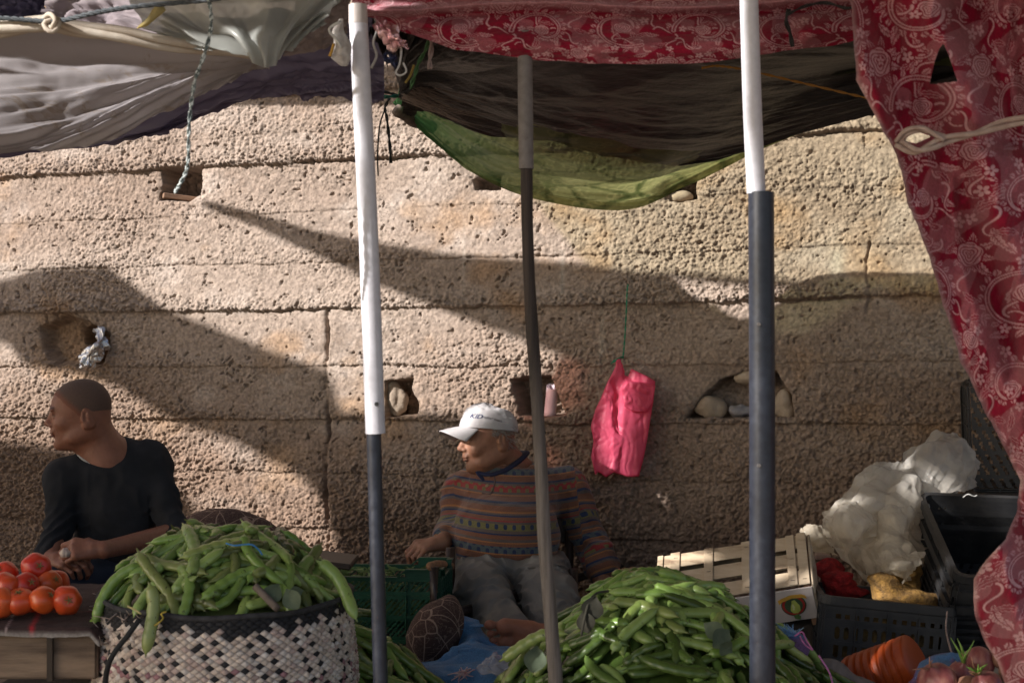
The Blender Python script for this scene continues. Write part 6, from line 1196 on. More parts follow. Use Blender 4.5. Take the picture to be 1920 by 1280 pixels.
# ---- the plaited basket
def basket():
    t = empty("basket", (BX, BY, .297)); tag(t, "round plaited basket of black, cream and pink strips, heaped with beans", "basket")
    nth, nz = 88, 25; z1, z0 = BZ+.012, .30; V = []; Fc = []; C = []; r = np.random.default_rng(3)
    def surf(a, z):
        f = (z1-z)/(z1-z0); rad = BR+.010+.014*np.sin(np.clip(f, 0, 1)*2.4)-.065*sstep(.55, 1.0, f)+.006*fbm2(np.cos(a)*2+5, np.sin(a)*2+z*6, 3, 2)*2
        rad = rad-.020*sstep(.35, .8, f)*np.exp(-((((a+math.pi) % (2*math.pi))-math.pi+.35)/.5)**2); return np.array([BX+rad*np.cos(a), BY+rad*np.sin(a), z+.006*math.sin(a*2+1)])
    da = 2*math.pi/nth; dz = (z1-z0)/nz; cream = [(.62, .53, .46), (.70, .60, .53), (.58, .48, .42), (.54, .42, .38), (.68, .62, .58)]; blk = (.018, .018, .022)
    for j in range(-1, 2*nz-1):
        for i in range(nth):
            a = (i+.5*(j % 2))*da; z = z1-.5*dz*(j+1)-.002
            if z < z0+.01: continue
            row = j; m = (i*2+(j % 2)+j*3) % 10; m2 = (i*2+(j % 2)-j*3) % 14
            black = (m in (0,) and j % 3 != 1) or (m2 in (3,) and j % 2 == 0) or (j < 1) or (j < 3 and (i*5+j) % 3) or r.random() < .02
            tri = abs(((i-j*.5) % 15)-7.5) < (5-j)*.9 and j < 5; black = black or (tri and r.random() < .75)
            col = np.array(blk if black else cream[int(r.integers(0, 5))])*(1+.12*r.normal()); fr = a % (2*math.pi)
            if not black and 24 < j < 34 and r.random() < .05: col = np.array((.05, .13, .30))
            if not black and j > 12 and r.random() < .10: col = np.array((.36, .19, .21))
            ha, hz = da*.52, dz*.52; sk = r.normal(0, .04); flip = (i+j) % 2; o = len(V); n0 = np.array([math.cos(a), math.sin(a), 0]); bul = .0032*(1+.3*r.normal()) if not black else .0012
            P4 = [surf(a, z+hz), surf(a+ha, z+hz*sk), surf(a, z-hz), surf(a-ha, z-hz*sk)]; cen = sum(P4)/4+n0*bul; inn = [p*.62+cen*.38+n0*bul*.62 for p in P4]; tilt = .002*(1 if flip else -1)
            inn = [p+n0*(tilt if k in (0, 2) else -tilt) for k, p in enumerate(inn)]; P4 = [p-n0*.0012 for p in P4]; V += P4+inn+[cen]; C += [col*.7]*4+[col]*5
            for k in range(4): k1 = (k+1) % 4; Fc += [(o+k, o+4+k, o+4+k1, o+k1), (o+4+k, o+8, o+4+k1)]
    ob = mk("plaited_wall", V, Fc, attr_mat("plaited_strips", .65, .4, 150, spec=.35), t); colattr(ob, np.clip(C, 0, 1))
    mb = MB(); th = np.linspace(0, 2*np.pi, 90); ring = [surf(a, z1)+np.array([0, 0, .004+.002*math.sin(a*9)]) for a in th]; mb.tube(ring, .0065, 8, False); mb.build("rim_band", simple("black_binding", (.02, .02, .024), (.05, .05, .055), 60, .8), t, True)
    a_, z_ = np.meshgrid(np.linspace(0, 2*np.pi, 80), np.linspace(z0, z1-.004, 20)); Vi = np.array([surf(a, z)-np.array([math.cos(a), math.sin(a), 0])*.010 for a, z in zip(a_.ravel(), z_.ravel())]); mk("lining", Vi, gridfaces(20, 80), simple("basket_lining", (.03, .028, .03), None, 30, .9), t)
    mb = MB(); pts = [P(262, 1160, 2.985), P(240, 1190, 2.97), P(215, 1222, 2.97), P(202, 1250, 2.98), P(196, 1290, 3.0)]; mb.tube(resample(pts, 20), .006, 8); mb.build("handle", simple("black_handle", (.02, .02, .022), None, 30, .8), t, True)
    mb = MB()
    for i in range(40): a = r.uniform(2.9, 4.3); c = surf(a, r.uniform(z1-.10, z1+.005)); d = np.array([math.cos(a), math.sin(a), 0]); mb.tube([c, c+d*.012+r.normal(0, .006, 3), c+d*.02+r.normal(0, .014, 3)], [.002, .0015, .0005], 4)
    mb.build("frayed_strips", simple("frayed_cream", (.5, .4, .35), None, 40, .9), t, True)
basket()
# ------------------------------------------------------------------ moulded and slatted crates
def panel(mb, o, ex, ey, Lx, Ly, hole, t=.003, step=.0036, m=0):
    """flat moulded wall: o corner, ex ey unit axes, hole(x, y) True where it is pierced"""
    nx, ny = max(2, int(round(Lx/step))), max(2, int(round(Ly/step))); xs = np.linspace(0, Lx, nx+1); ys = np.linspace(0, Ly, ny+1); o = np.array(o, float); ex = np.array(ex, float); ey = np.array(ey, float); n = np.cross(ex, ey); n /= np.linalg.norm(n)
    cx, cy = np.meshgrid((xs[1:]+xs[:-1])/2, (ys[1:]+ys[:-1])/2, indexing='ij'); K = ~hole(cx, cy); X, Y = np.meshgrid(xs, ys, indexing='ij'); P0 = o+X[..., None]*ex+Y[..., None]*ey; A = (P0+n*t/2).reshape(-1, 3); B = (P0-n*t/2).reshape(-1, 3); idx = np.arange((nx+1)*(ny+1)).reshape(nx+1, ny+1); nn = len(A); Fc = []
    Kp = np.pad(K, 1); 
    for i in range(nx):
        for j in range(ny):
            if not K[i, j]: continue
            a, b, c, d = idx[i, j], idx[i+1, j], idx[i+1, j+1], idx[i, j+1]; Fc.append((a, b, c, d)); Fc.append((d+nn, c+nn, b+nn, a+nn))
            if not Kp[i, j+1]: Fc.append((a, d, d+nn, a+nn))
            if not Kp[i+2, j+1]: Fc.append((c, b, b+nn, c+nn))
            if not Kp[i+1, j]: Fc.append((b, a, a+nn, b+nn))
            if not Kp[i+1, j+2]: Fc.append((d, c, c+nn, d+nn))
    mb.add(np.vstack([A, B]), Fc)
def slots(w, h, px_, py_, x0, y0, Lx, Ly, slant=0.0):
    def f(x, y):
        q = (x-x0-slant*(y-y0)) % px_; r_ = (y-y0) % py_; ok = (x > x0) & (x < Lx-x0) & (y > y0) & (y < Ly-y0*.6); dx = np.abs(q-px_/2); dy = np.maximum(np.abs(r_-py_/2)-(h/2-w/2), 0); return ok & (np.hypot(dx, dy) < w/2)
    return f
def plastic_crate(label, O, ex, ey, ez, Lx, Ly, H, mat, style, group=None, ribs=6, corner=False):
    """O: corner of the base; ex, ey along the base, ez up the walls"""
    O, ex, ey, ez = [np.array(a, float) for a in (O, ex, ey, ez)]; R = np.stack([ex, ey, ez], 1); t = empty("plastic_crate", O); tag(t, label, "crate", group); c = lambda x, y, z: O+ex*x+ey*y+ez*z
    for nm, o, a, L_ in (("long_side", c(0, 0, 0), ex, Lx), ("long_side", c(0, Ly, 0), ex, Lx), ("short_side", c(0, 0, 0), ey, Ly), ("short_side", c(Lx, 0, 0), ey, Ly)):
        mb = MB(); dips = (lambda x, y, L_=L_: (y > H-.022) & (np.abs(x-L_/2) < L_*.32)) if corner else (lambda x, y: x < -1)
        base = style(L_, H); panel(mb, o, a, ez, L_, H, lambda x, y: base(x, y) | dips(x, y))
        side = np.cross(a, ez); out = 1 if np.dot(side, (c(Lx/2, Ly/2, 0)-o)) < 0 else -1; d = side*out
        for i in range(ribs+1): x = .006+(L_-.012)*i/ribs; mb.beam(o+a*x+d*.005, o+a*x+ez*(H-.024)+d*.005, .010, .0035, up=a)
        for z in (.006, H*.36, H*.68, H-.03): mb.beam(o+ez*z+d*.006, o+a*L_+ez*z+d*.006, .0035, .011, up=np.cross(d, a))
        mb.build(nm, mat, t)
    mb = MB(); g = lambda x, y: ((x % .028) > .020) & ((y % .028) > .020) & False | (((x+.5*y) % .03) < .012) & ((y % .04) < .030); panel(mb, c(.004, .004, .002), ex, ey, Lx-.008, Ly-.008, g, step=.006); mb.build("base_grid", mat, t)
    mb = MB(); w_ = .016
    if not corner:
        rr = .03; pts = []
        for (cx, cy, a0) in ((Lx-rr, Ly-rr, 0), (rr, Ly-rr, 1), (rr, rr, 2), (Lx-rr, rr, 3)):
            for k in range(6): a = (a0+k/5)*math.pi/2; pts.append((cx+(rr+.006)*math.cos(a), cy+(rr+.006)*math.sin(a), math.cos(a), math.sin(a)))
        n = len(pts); V = []
        for x, y, nx_, ny_ in pts: V += [c(x-nx_*w_*.5, y-ny_*w_*.5, H-.014), c(x-nx_*w_*.5, y-ny_*w_*.5, H+.004), c(x+nx_*w_*.5, y+ny_*w_*.5, H+.004), c(x+nx_*w_*.5, y+ny_*w_*.5, H-.020)]
        mb.add(V, [(i*4+j, ((i+1) % n)*4+j, ((i+1) % n)*4+(j+1) % 4, i*4+(j+1) % 4) for i in range(n) for j in range(4)])
    else:
        for o, a, L_, d in ((c(0, 0, 0), ex, Lx, -ey), (c(0, Ly, 0), ex, Lx, ey), (c(0, 0, 0), ey, Ly, -ex), (c(Lx, 0, 0), ey, Ly, ex)):
            f = .17; prof = [(0, H), (L_*f, H), (L_*(f+.05), H-.024), (L_*(1-f-.05), H-.024), (L_*(1-f), H), (L_, H)]
            for (xa, za), (xb, zb) in zip(prof[:-1], prof[1:]): mb.beam(o+a*xa+ez*za+d*.004, o+a*xb+ez*zb+d*.004, .018, .004, up=np.cross(d, a)*1.0 if abs(np.dot(np.cross(d, a), ez)) > .5 else ez)
    mb.build("rim", mat, t); return t
m_green = simple("green_polypropylene", (.012, .070, .040), (.010, .050, .030), 8, .38, .3, 120, .001); m_blackp = simple("black_polypropylene", (.022, .023, .026), (.048, .047, .048), 10, .42, .4, 90, .001)
st_g = lambda L_, H: (lambda x, y: (((x-.5*0) % (L_/6)) > .012) & ((y % (H*.30)) > .010) & (y < H-.035) & (y > .02) & (((x-y*.9) % .0165) < .0085))
st_slot = lambda L_, H: slots(.012, H*.24, .028, H*.32, .018, H*.12, L_, H*.92)
ax = np.array([1, -.08, 0])/math.hypot(1, .08); ay = np.array([.08, 1, 0])/math.hypot(1, .08); az = np.array([0, 0, 1.])
c0 = P(822, 1208, 4.25); c0[2] = 0
plastic_crate("dark green plastic crate with raised corners holding bean leaves, on top of another", c0-ax*.56+[0, 0, .392], ax, ay, az, .56, .27, .222, m_green, st_g, "green plastic crates", corner=True)
plastic_crate("lower dark green plastic crate under the one holding leaves", c0-ax*.56+[0, 0, .168], ax, ay, az, .56, .27, .218, m_green, st_g, "green plastic crates", corner=True)
mb = MB(); mb.box(c0-ax*.28+ay*.135+np.array([0, 0, .082]), (.60, .30, .165), bev=.01); tag(mb.build("wooden_block", m_wood2), "dark wooden block under the stacked green crates", "block")
mb = MB(); r = np.random.default_rng(8); cc = c0-ax*.56+np.array([0, 0, .392])
for i in range(260):
    p = cc+ax*r.uniform(.03, .53)+ay*r.uniform(.03, .24)+az*r.uniform(.14, .205); d = r.normal(0, 1, 3); d[2] *= .35; d /= np.linalg.norm(d); e = np.cross(d, r.normal(0, 1, 3)); e /= np.linalg.norm(e); s_ = r.uniform(.012, .035); mb.add([p-d*s_, p+e*s_*.22, p+d*s_, p-e*s_*.22], [(0, 1, 2, 3)])
for i in range(40): p = cc+ax*r.uniform(.03, .53)+ay*r.uniform(.02, .24)+az*r.uniform(.02, .12); mb.tube([p-ax*.05, p, p+ax*.05+[0, 0, r.normal(0, .02)]], [.003, .011, .003], 6)
tag(mb.build("bean_leaves", simple("bean_leaf", (.18, .26, .09), (.09, .15, .05), 30, .6, trans=.2)), "loose bean leaves and stalks filling the green crate", "leaves", kind="stuff")
mb = MB(); q0 = P(566, 1040, 4.0); mb.box(P(610, 1052, 4.1)+[0, .05, 0], (.16, .22, .018), R=np.array(Matrix.Rotation(.12, 3, 'Y')), bev=.004); mb.box(P(600, 1066, 4.1)+[0, .05, 0], (.11, .18, .03), bev=.006); tag(mb.build("tray", simple("dark_tray", (.035, .022, .018), (.02, .015, .013), 20, .5)), "small dark brown tray lying at the left end of the green crate", "tray")

# black crates on the right
bxv = P(1817, 724, 4.62); e1 = np.array([.97, -.22, .0]); e1 /= np.linalg.norm(e1); e3 = np.array([.06, .05, -1.]); e3 /= np.linalg.norm(e3); e2 = np.cross(e3, e1)
plastic_crate("black plastic crate standing on end behind the curtain edge, against the wall", bxv+e3*.335, e1, -e3, e2 if e2[1] > 0 else -e2, .40, .335, .20, m_blackp, st_slot, ribs=5)
A_, B_, C_ = P(1730, 928, 4.38), P(1797, 1078, 3.98), P(1985, 1084, 3.98); ey_ = (B_-A_); Ly_ = np.linalg.norm(ey_); ey_ /= Ly_; ex_ = C_-B_; ex_ -= ey_*(ex_@ey_); ex_ /= np.linalg.norm(ex_); dn = np.cross(ex_, ey_); dn = dn if dn[2] < 0 else -dn; Hc = .24
st_b = lambda L_, H: (lambda x, y: ((x > .03) & (x < L_-.03) & (y > .02) & (y < H*.45) & (((x-.4*y) % .030) < .016) & ((y % .012) < .0062)) | ((x > .05) & (x < .09) & (y > H*.5) & (y < H*.88) & ((x % .018) < .008) & ((y % .015) < .007)))
for i, lb in enumerate(["topmost tilted black crate of the nested stack, open towards the lens", "second black crate nested under the topmost tilted one", "third black crate at the bottom of the nested stack"]):
    off = dn*(.052*i)+ey_*.0; plastic_crate(lb, A_+dn*Hc+off, ex_, ey_, -dn, .46, Ly_, Hc, m_blackp, st_b, "nested black crates", ribs=5)
# fins along the visible short side
c1 = P(1546, 1117, 4.06); c2 = P(1776, 1140, 4.02); e1 = c2-c1; Lc = np.linalg.norm(e1); e1 /= Lc; zz_ = np.array([0, 0, 1.]); zz_ -= e1*(zz_@e1); zz_ /= np.linalg.norm(zz_); yy_ = np.cross(zz_, e1); yy_ = yy_ if yy_[1] > 0 else -yy_
plastic_crate("low black crate with rows of upright slots, below the white plastic sheeting", c1-zz_*.20, e1, yy_, zz_, Lc+.02, .26, .20, m_blackp, lambda L_, H: slots(.0135, .036, .0262, .052, .030, .022, L_, H*.83), ribs=4)
mb = MB(); mb.box(c1-zz_*.26+e1*.2+yy_*.13, (.40, .26, .11), bev=.01); o = mb.build("wooden_block", m_wood2); tag(o, "hidden wooden block carrying the low black crate", "block")
mb = MB(); mb.box(A_+dn*(Hc+.104+.05)+ex_*.25+ey_*.2-[0, 0, .03], (.44, .34, .10), bev=.01); o = mb.build("wooden_block", m_wood2); tag(o, "dark wooden block under the tilted stack of black crates", "block")
mb = MB(); mb.box(bxv+e3*.335+np.array([.22, .0, -.40]), (.42, .26, .78), bev=.01); tag(mb.build("wooden_chest", m_wood2), "dark wooden chest under the upright black crate", "chest")

# fruit crate of thin wood, tipped on its side
def fruit_crate():
    A = P(1521, 1094, 4.10); up = P(1513, 1001, 4.34)-A; Lw = np.linalg.norm(up); up /= Lw; ln = P(1240, 1047, 4.44)-P(1513, 1001, 4.34); ln -= up*(ln@up); Ll = np.linalg.norm(ln); ln /= Ll; n = np.cross(up, ln); n = n if n[2] > 0 else -n; H = .115
    t = empty("fruit_crate", A-n*H); tag(t, "thin wooden fruit crate tipped to show its slatted bottom, behind the big bean heap", "crate"); c = lambda a, b, d=0: A+ln*a+up*b+n*d
    mw = simple("poplar_slat", (.50, .40, .29), (.36, .28, .20), 6, .8, .5, 80, .002, sc=(1, 1, 6), stops=[(.30, (.22, .15, .10)), (.42, (.46, .36, .25)), (.7, (.60, .49, .36))])
    for i in range(3): mb = MB(); w_ = Lw*.262; b = w_/2+.004+i*(Lw-w_-.006)/2; mb.beam(c(.004, b), c(Ll-.006, b+.003*(i-1)), w_, .004, up=n, bev=.001); mb.build("slat", mw, t)
    for i, a in enumerate((.016, .050, .185, .300, .405, .452)): mb = MB(); mb.beam(c(a, -.003+.004*(i % 2), .0045), c(a+.003, Lw+.004-.005*(i % 2), .0045), (.028, .026, .027, .028, .030, .018)[i], .0045, up=n, bev=.001); mb.build("cross_slat", mw, t)
    mp = simple("printed_board", (.60, .53, .50), (.50, .44, .41), 10, .7); mb = MB(); mb.beam(c(.0, -.002, -H/2-.004)-up*.0, c(Ll, -.002, -H/2-.004), H-.006, .004, up=np.cross(ln, n), bev=.001); sp = mb.build("printed_side", mp, t)
    mb = MB(); mb.beam(c(Ll*.0, Lw+.001, -H/2-.004), c(Ll, Lw+.001, -H/2-.004), H-.006, .004, up=up); mb.build("side_board", mw, t)
    for a in (-.003, Ll+.002): mb = MB(); mb.beam(c(a, 0, -H/2-.002), c(a, Lw, -H/2-.002), H+.004, .008, up=ln, bev=.002); mb.build("end_board", mw, t)
    for a, b in ((.012, .012), (.012, Lw-.012), (Ll-.014, .012), (Ll-.014, Lw-.012)): mb = MB(); mb.beam(c(a, b, -.006), c(a, b, -H-.030), .020, .020, up=up, bev=.002); mb.build("corner_post", simple("corner_post_wood", (.40, .22, .13), (.28, .15, .09), 12, .8), t)
    # round fruit emblem printed on the side board
    cen = c(.062, -.0055, -H*.52); ou = -up; ex = -ln; eyy = np.cross(ou, ex); eyy = eyy if eyy[2] > 0 else -eyy
    def disc(name, pts, col, d): V = [cen+ex*x+eyy*y+ou*d for x, y in pts]; V2 = [p-ou*.0006 for p in V]; k = len(V); o = mk(name, V+V2, [tuple(range(k)), tuple(range(k, 2*k))[::-1]]+[(i, k+i, k+(i+1) % k, (i+1) % k) for i in range(k)], simple(name+"_ink", col, None, 30, .7, 0), sp, False)
    circ = lambda r_, x0=0, y0=0, sx=1, sy=1, k=28: [(x0+r_*sx*math.cos(a), y0+r_*sy*math.sin(a)) for a in np.linspace(0, 6.283, k, endpoint=False)]
    disc("outer_ring", circ(.036), (.05, .10, .05), .0008); disc("red_ring", circ(.033), (.42, .035, .03), .0015); disc("dark_disc", circ(.026), (.06, .10, .05), .0022); disc("pear", [(x*.9+.002, y-.005) for x, y in [(-.006, .022), (.004, .024), (.010, .014), (.017, .002), (.016, -.014), (.006, -.022), (-.008, -.021), (-.015, -.010), (-.012, .004), (-.008, .012)]], (.50, .56, .12), .0029)
    disc("pear_shine", [(x*.4-.002, y*.5-.006) for x, y in [(-.006, .022), (.004, .024), (.012, .002), (.006, -.018), (-.008, -.018)]], (.68, .70, .35), .0036); disc("banner", [(-.040, .010), (-.030, .018), (0, .026), (.030, .024), (.042, .018), (.038, .030), (.028, .036), (0, .038), (-.030, .030), (-.042, .024)], (.72, .40, .06), .0036); disc("leaf_print", [(-.006, -.034), (.006, -.030), (.014, -.040), (.010, -.050), (-.004, -.046)], (.10, .20, .06), .0029)
    mb = MB(); r = np.random.default_rng(2)
    for i in range(16): a, b = r.choice([.016, .050, .185, .300, .405]), r.choice([.02, Lw*.5, Lw-.03]); mb.beam(c(a-.006, b, .0072), c(a+.006, b+.002, .0072), .0012, .001, up=n)
    mb.build("staples", m_black, t)
    mb = MB(); mb.box(c(Ll*.5, Lw*.45, -H-.06)-[0, 0, .075], (.40, .20, .24), R=np.array(Matrix.Rotation(-.2, 3, 'Z'))); tag(mb.build("wooden_chest", m_wood2), "dark chest the tipped fruit crate leans on", "chest")
fruit_crate()
mb = MB(); mb.beam(P(1528, 1042, 4.45), P(1556, 1044, 4.45), .03, .02, bev=.003); mb.beam(P(1549, 1046, 4.43), P(1540, 1090, 4.43), .014, .014); tag(mb.build("wood_offcut", simple("offcut_wood", (.42, .30, .22), (.3, .2, .15), 20, .85)), "wood offcut sticking out behind the fruit crate's end", "wood")

# white plastic sheeting
def sheeting():
    m, nt, b = new_mat("milky_polythene"); v = coords(nt); n = noise(nt, v, 5, 5, .6); s = nt.nodes.new('ShaderNodeSeparateXYZ'); L(nt, v, s.inputs[0]); mr = nt.nodes.new('ShaderNodeMapRange'); mr.inputs[1].default_value = .62; mr.inputs[2].default_value = .95; L(nt, s.outputs[2], mr.inputs[0])
    c = mixc(nt, mr.outputs[0], ramp(nt, n, [(.3, (.62, .52, .38)), (.7, (.74, .67, .55))]), ramp(nt, n, [(.3, (.62, .60, .56)), (.7, (.72, .70, .68))])); L(nt, c, b.inputs['Base Color']); b.inputs['Roughness'].default_value = .24; b.inputs['Specular IOR Level'].default_value = .6
    bump(nt, b, noise(nt, v, 40, 3, .5, 1.2), .2, .004); t = nt.nodes.new('ShaderNodeBsdfTranslucent'); L(nt, c, t.inputs[0]); mx = nt.nodes.new('ShaderNodeMixShader'); mx.inputs[0].default_value = .5; L(nt, b.outputs[0], mx.inputs[1]); L(nt, t.outputs[0], mx.inputs[2]); tp = nt.nodes.new('ShaderNodeBsdfTransparent'); m2 = nt.nodes.new('ShaderNodeMixShader'); L(nt, ramp(nt, n, [(.35, (.12, .12, .12)), (.65, (.5, .5, .5))]), m2.inputs[0]); L(nt, mx.outputs[0], m2.inputs[1]); L(nt, tp.outputs[0], m2.inputs[2]); L(nt, m2.outputs[0], nt.nodes['Material Output'].inputs[0])
    shs = [
     [[(1696, 850, 4.65), (1735, 815, 4.60), (1790, 812, 4.60), (1822, 846, 4.65)], [(1690, 882, 4.55), (1740, 860, 4.46), (1800, 862, 4.48), (1831, 890, 4.55)], [(1690, 928, 4.5), (1740, 926, 4.42), (1790, 922, 4.44), (1828, 914, 4.5)]],
     [[(1645, 872, 4.6), (1672, 862, 4.55), (1702, 868, 4.55), (1740, 872, 4.55)], [(1580, 925, 4.5), (1632, 900, 4.42), (1690, 902, 4.38), (1740, 918, 4.42)], [(1546, 965, 4.5), (1600, 958, 4.36), (1670, 955, 4.32), (1738, 962, 4.36)], [(1553, 1005, 4.46), (1590, 1010, 4.4), (1650, 1000, 4.34), (1735, 985, 4.36)]],
     [[(1545, 958, 4.42), (1590, 935, 4.36), (1655, 945, 4.36)], [(1548, 1000, 4.40), (1590, 980, 4.28), (1645, 985, 4.32)], [(1574, 1040, 4.4), (1592, 1034, 4.34), (1612, 1005, 4.36)]],
     [[(1615, 985, 4.42), (1660, 955, 4.34), (1700, 950, 4.32), (1737, 940, 4.36)], [(1622, 1030, 4.38), (1665, 1010, 4.28), (1700, 1000, 4.26), (1734, 1005, 4.34)], [(1628, 1070, 4.34), (1670, 1050, 4.24), (1705, 1040, 4.24), (1732, 1040, 4.30)], [(1625, 1088, 4.34), (1650, 1082, 4.26), (1690, 1086, 4.24), (1724, 1072, 4.28)]],
     [[(1640, 1050, 4.28), (1672, 1034, 4.20), (1733, 1040, 4.18)], [(1655, 1076, 4.22), (1682, 1070, 4.13), (1722, 1066, 4.15)], [(1692, 1090, 4.24), (1700, 1097, 4.18), (1708, 1098, 4.20)]],
     [[(1538, 998, 4.52), (1572, 1018, 4.5), (1625, 1040, 4.45)], [(1560, 1022, 4.46), (1602, 1062, 4.36), (1645, 1082, 4.34)], [(1604, 1064, 4.44), (1632, 1104, 4.32), (1668, 1114, 4.28)]],
     [[(1500, 995, 4.62), (1520, 984, 4.6), (1550, 998, 4.6)], [(1512, 1010, 4.6), (1535, 1010, 4.56), (1556, 1018, 4.56)], [(1540, 1034, 4.6), (1555, 1036, 4.57), (1568, 1040, 4.56)]],
     [[(1640, 880, 4.66), (1700, 862, 4.70), (1770, 850, 4.72), (1820, 860, 4.70)], [(1580, 960, 4.60), (1660, 950, 4.62), (1740, 930, 4.64), (1800, 920, 4.66)], [(1590, 1020, 4.55), (1650, 1050, 4.55), (1700, 1060, 4.55), (1740, 1040, 4.55)]]]
    mb = MB()
    for i, c in enumerate(shs):
        G = patch(c, 110, 90); x, y = np.meshgrid(np.linspace(0, 1, 110), np.linspace(0, 1, 90)); G = G+normals(G)*(.034*crease(G, 40+i, 5.5)+.013*crease(G, 60+i, 13, 4)+.0035*crease(G, 80+i, 34, 4))[..., None]; rim_ = np.minimum(np.minimum(x, 1-x), np.minimum(y, 1-y)); G = G+np.stack([.010*fbm2(x*9+i, y*9, 3, 1), 0*x, .012*fbm2(x*9, y*9+i, 3, 2)], -1)*np.exp(-rim_*9)[..., None]
        mb.add(G.reshape(-1, 3), gridfaces(90, 110))
    o = mb.build("plastic_sheeting", m, smooth=False); tag(o, "crumpled milky white plastic sheeting heaped between wall and black crates", "plastic sheet")
sheeting()
m_redn = simple("red_netting", (.46, .02, .02), (.20, .008, .010), 60, .8, 1.0, 110, .010); S_ = SDF().ell(P(1572, 1098, 4.32), (.062, .05, .035), None, .02).ell(P(1560, 1068, 4.40), (.030, .04, .05), frame((0, 1, 0), (-.4, 0, 1)), .02).ell(P(1610, 1108, 4.33), (.04, .05, .02), None, .02)
blob("net_sack", S_, m_redn, "red netting sack crumpled between the fruit crate and white sheeting", "sack", .004, (('c', 9, .030), ('c', 24, .010), ('r', 45, .005)))
S_ = SDF().ell(P(1680, 1105, 4.22), (.075, .06, .040), frame((0, 1, 0), (.5, 0, 1)), .02).ell(P(1725, 1130, 4.18), (.060, .06, .038), frame((0, 1, 0), (.6, 0, 1)), .02).ell(P(1705, 1082, 4.24), (.028, .04, .030), None, .02).ell(P(1760, 1150, 4.16), (.03, .05, .025), None, .02)
blob("sacking", S_, simple("golden_brown_sacking", (.34, .19, .05), (.14, .08, .03), 45, .98, 1.0, 120, .010), "rough golden brown sacking bunched over the low black crate", "sacking", .004, (('c', 9, .034), ('c', 22, .012), ('f', 60, .007)))
m_brn = simple("earthy_pods", (.22, .14, .05), (.10, .07, .03), 40, .9, .9, 120, .004); blob("sacking", SDF().ell(c1+e1*.19+yy_*.12-zz_*.12, (.19, .09, .09)), m_brn, "brown sacking seen through the slots of the low black crate", "sacking", .009, (('w', 16, .03),))

# orange jug
def jug():
    a = P(1596, 1284, 3.66); b = P(1724, 1238, 3.56); d = b-a; L_ = np.linalg.norm(d); d /= L_; t = empty("plastic_jug", (a+b)/2); tag(t, "ribbed orange plastic jug lying beside the low black crate", "jug")
    s = np.linspace(0, 1, 160); r0 = .072; rad = r0*(1-.075*np.exp(-(((s*9.2) % 1-.5)/.13)**2)*(s > .12)*(s < .86)); rad = rad*np.where(s < .12, .84+.16*np.sin(np.clip(s/.12, 0, 1)*math.pi/2)**.8, 1); rad = rad*np.where(s > .93, np.sqrt(np.clip(1-((s-.93)/.072)**2, 0.02, 1)), 1)
    mb = MB(); mb.tube([a+d*L_*x for x in s], rad, 56); mb.build("body", simple("orange_plastic", (.42, .07, .010), (.32, .05, .010), 8, .42, .1, 60, .001, sss=.1), t, True)
    mb = MB(); mb.tube([a-d*.035, a-d*.005, a+d*.004], [.020, .021, .024], 24); mb.build("neck", simple("orange_neck", (.50, .08, .012), None, 10, .35), t, True)
jug()
S_ = SDF().cap(P(1548, 1256, 3.42), P(1640, 1306, 3.42), .026, .026, .01).ell(P(1552, 1272, 3.42), (.045, .06, .040), None, .02).ell(P(1612, 1312, 3.42), (.06, .06, .035), frame((0, 1, 0), (.3, 0, 1)), .02)
blob("stone_block", S_, simple("grey_stone", (.22, .19, .175), (.15, .13, .12), 14, .95, .7, 120, .003), "flat grey stone lying between the bean heap and orange jug", "stone", .004, (('w', 8, .02), ('f', 30, .004)))

# onions in their net
def weave_mat(name, c1, c2, c3, sc=260):
    m, nt, b = new_mat(name); v = coords(nt); w1 = nt.nodes.new('ShaderNodeTexWave'); w1.inputs['Scale'].default_value = sc/6; w1.inputs['Distortion'].default_value = 1.5; L(nt, v, w1.inputs['Vector']); n = noise(nt, v, 5, 3, .5, .8); st = ramp(nt, n, [(.40, c1), (.47, c2), (.55, c2), (.6, c3)]); f = noise(nt, v, sc, 3, .7)
    L(nt, mixc(nt, .6, st, ramp(nt, f, [(.35, (.35, .35, .35)), (.65, (1.2, 1.2, 1.2))]), 'MULTIPLY'), b.inputs['Base Color']); b.inputs['Roughness'].default_value = .55; bump(nt, b, f, .9, .004); return m
m_net = weave_mat("blue_woven_net", (.05, .15, .34), (.17, .09, .24), (.07, .20, .42)); m_blue = weave_mat("blue_woven_sack", (.07, .20, .40), (.09, .24, .46), (.06, .17, .36), 320)
S_ = SDF().ell(P(1752, 1296, 3.30), (.062, .07, .070), frame((0, 1, 0), (.3, 0, 1)), .03).ell(P(1786, 1262, 3.34), (.062, .06, .042), None, .03).cap(P(1745, 1320, 3.3), P(1840, 1320, 3.3), .05, .06, .03)
blob("net_bag", S_, m_net, "blue and purple woven net bag full of onions in the corner", "bag", .004, (('c', 10, .022), ('f', 30, .006)))
S_ = SDF().ell(P(1835, 1262, 3.45), (.085, .06, .055), None, .02); blob("paper_sack", S_, simple("beige_sack", (.40, .33, .24), (.28, .23, .17), 20, .9, .6, 150), "beige sack rim rising behind the onions", "sack", .005, (('w', 14, .02),))
m_on = simple("onion_skin", (.22, .055, .065), (.34, .14, .12), 12, .32, .3, 60, .001, stops=[(.3, (.16, .035, .05)), (.5, (.27, .09, .085)), (.7, (.42, .22, .17))], sc=(3, 3, .8)); m_on2 = simple("dry_onion_skin", (.33, .17, .11), (.24, .12, .08), 20, .6, .5, 60)
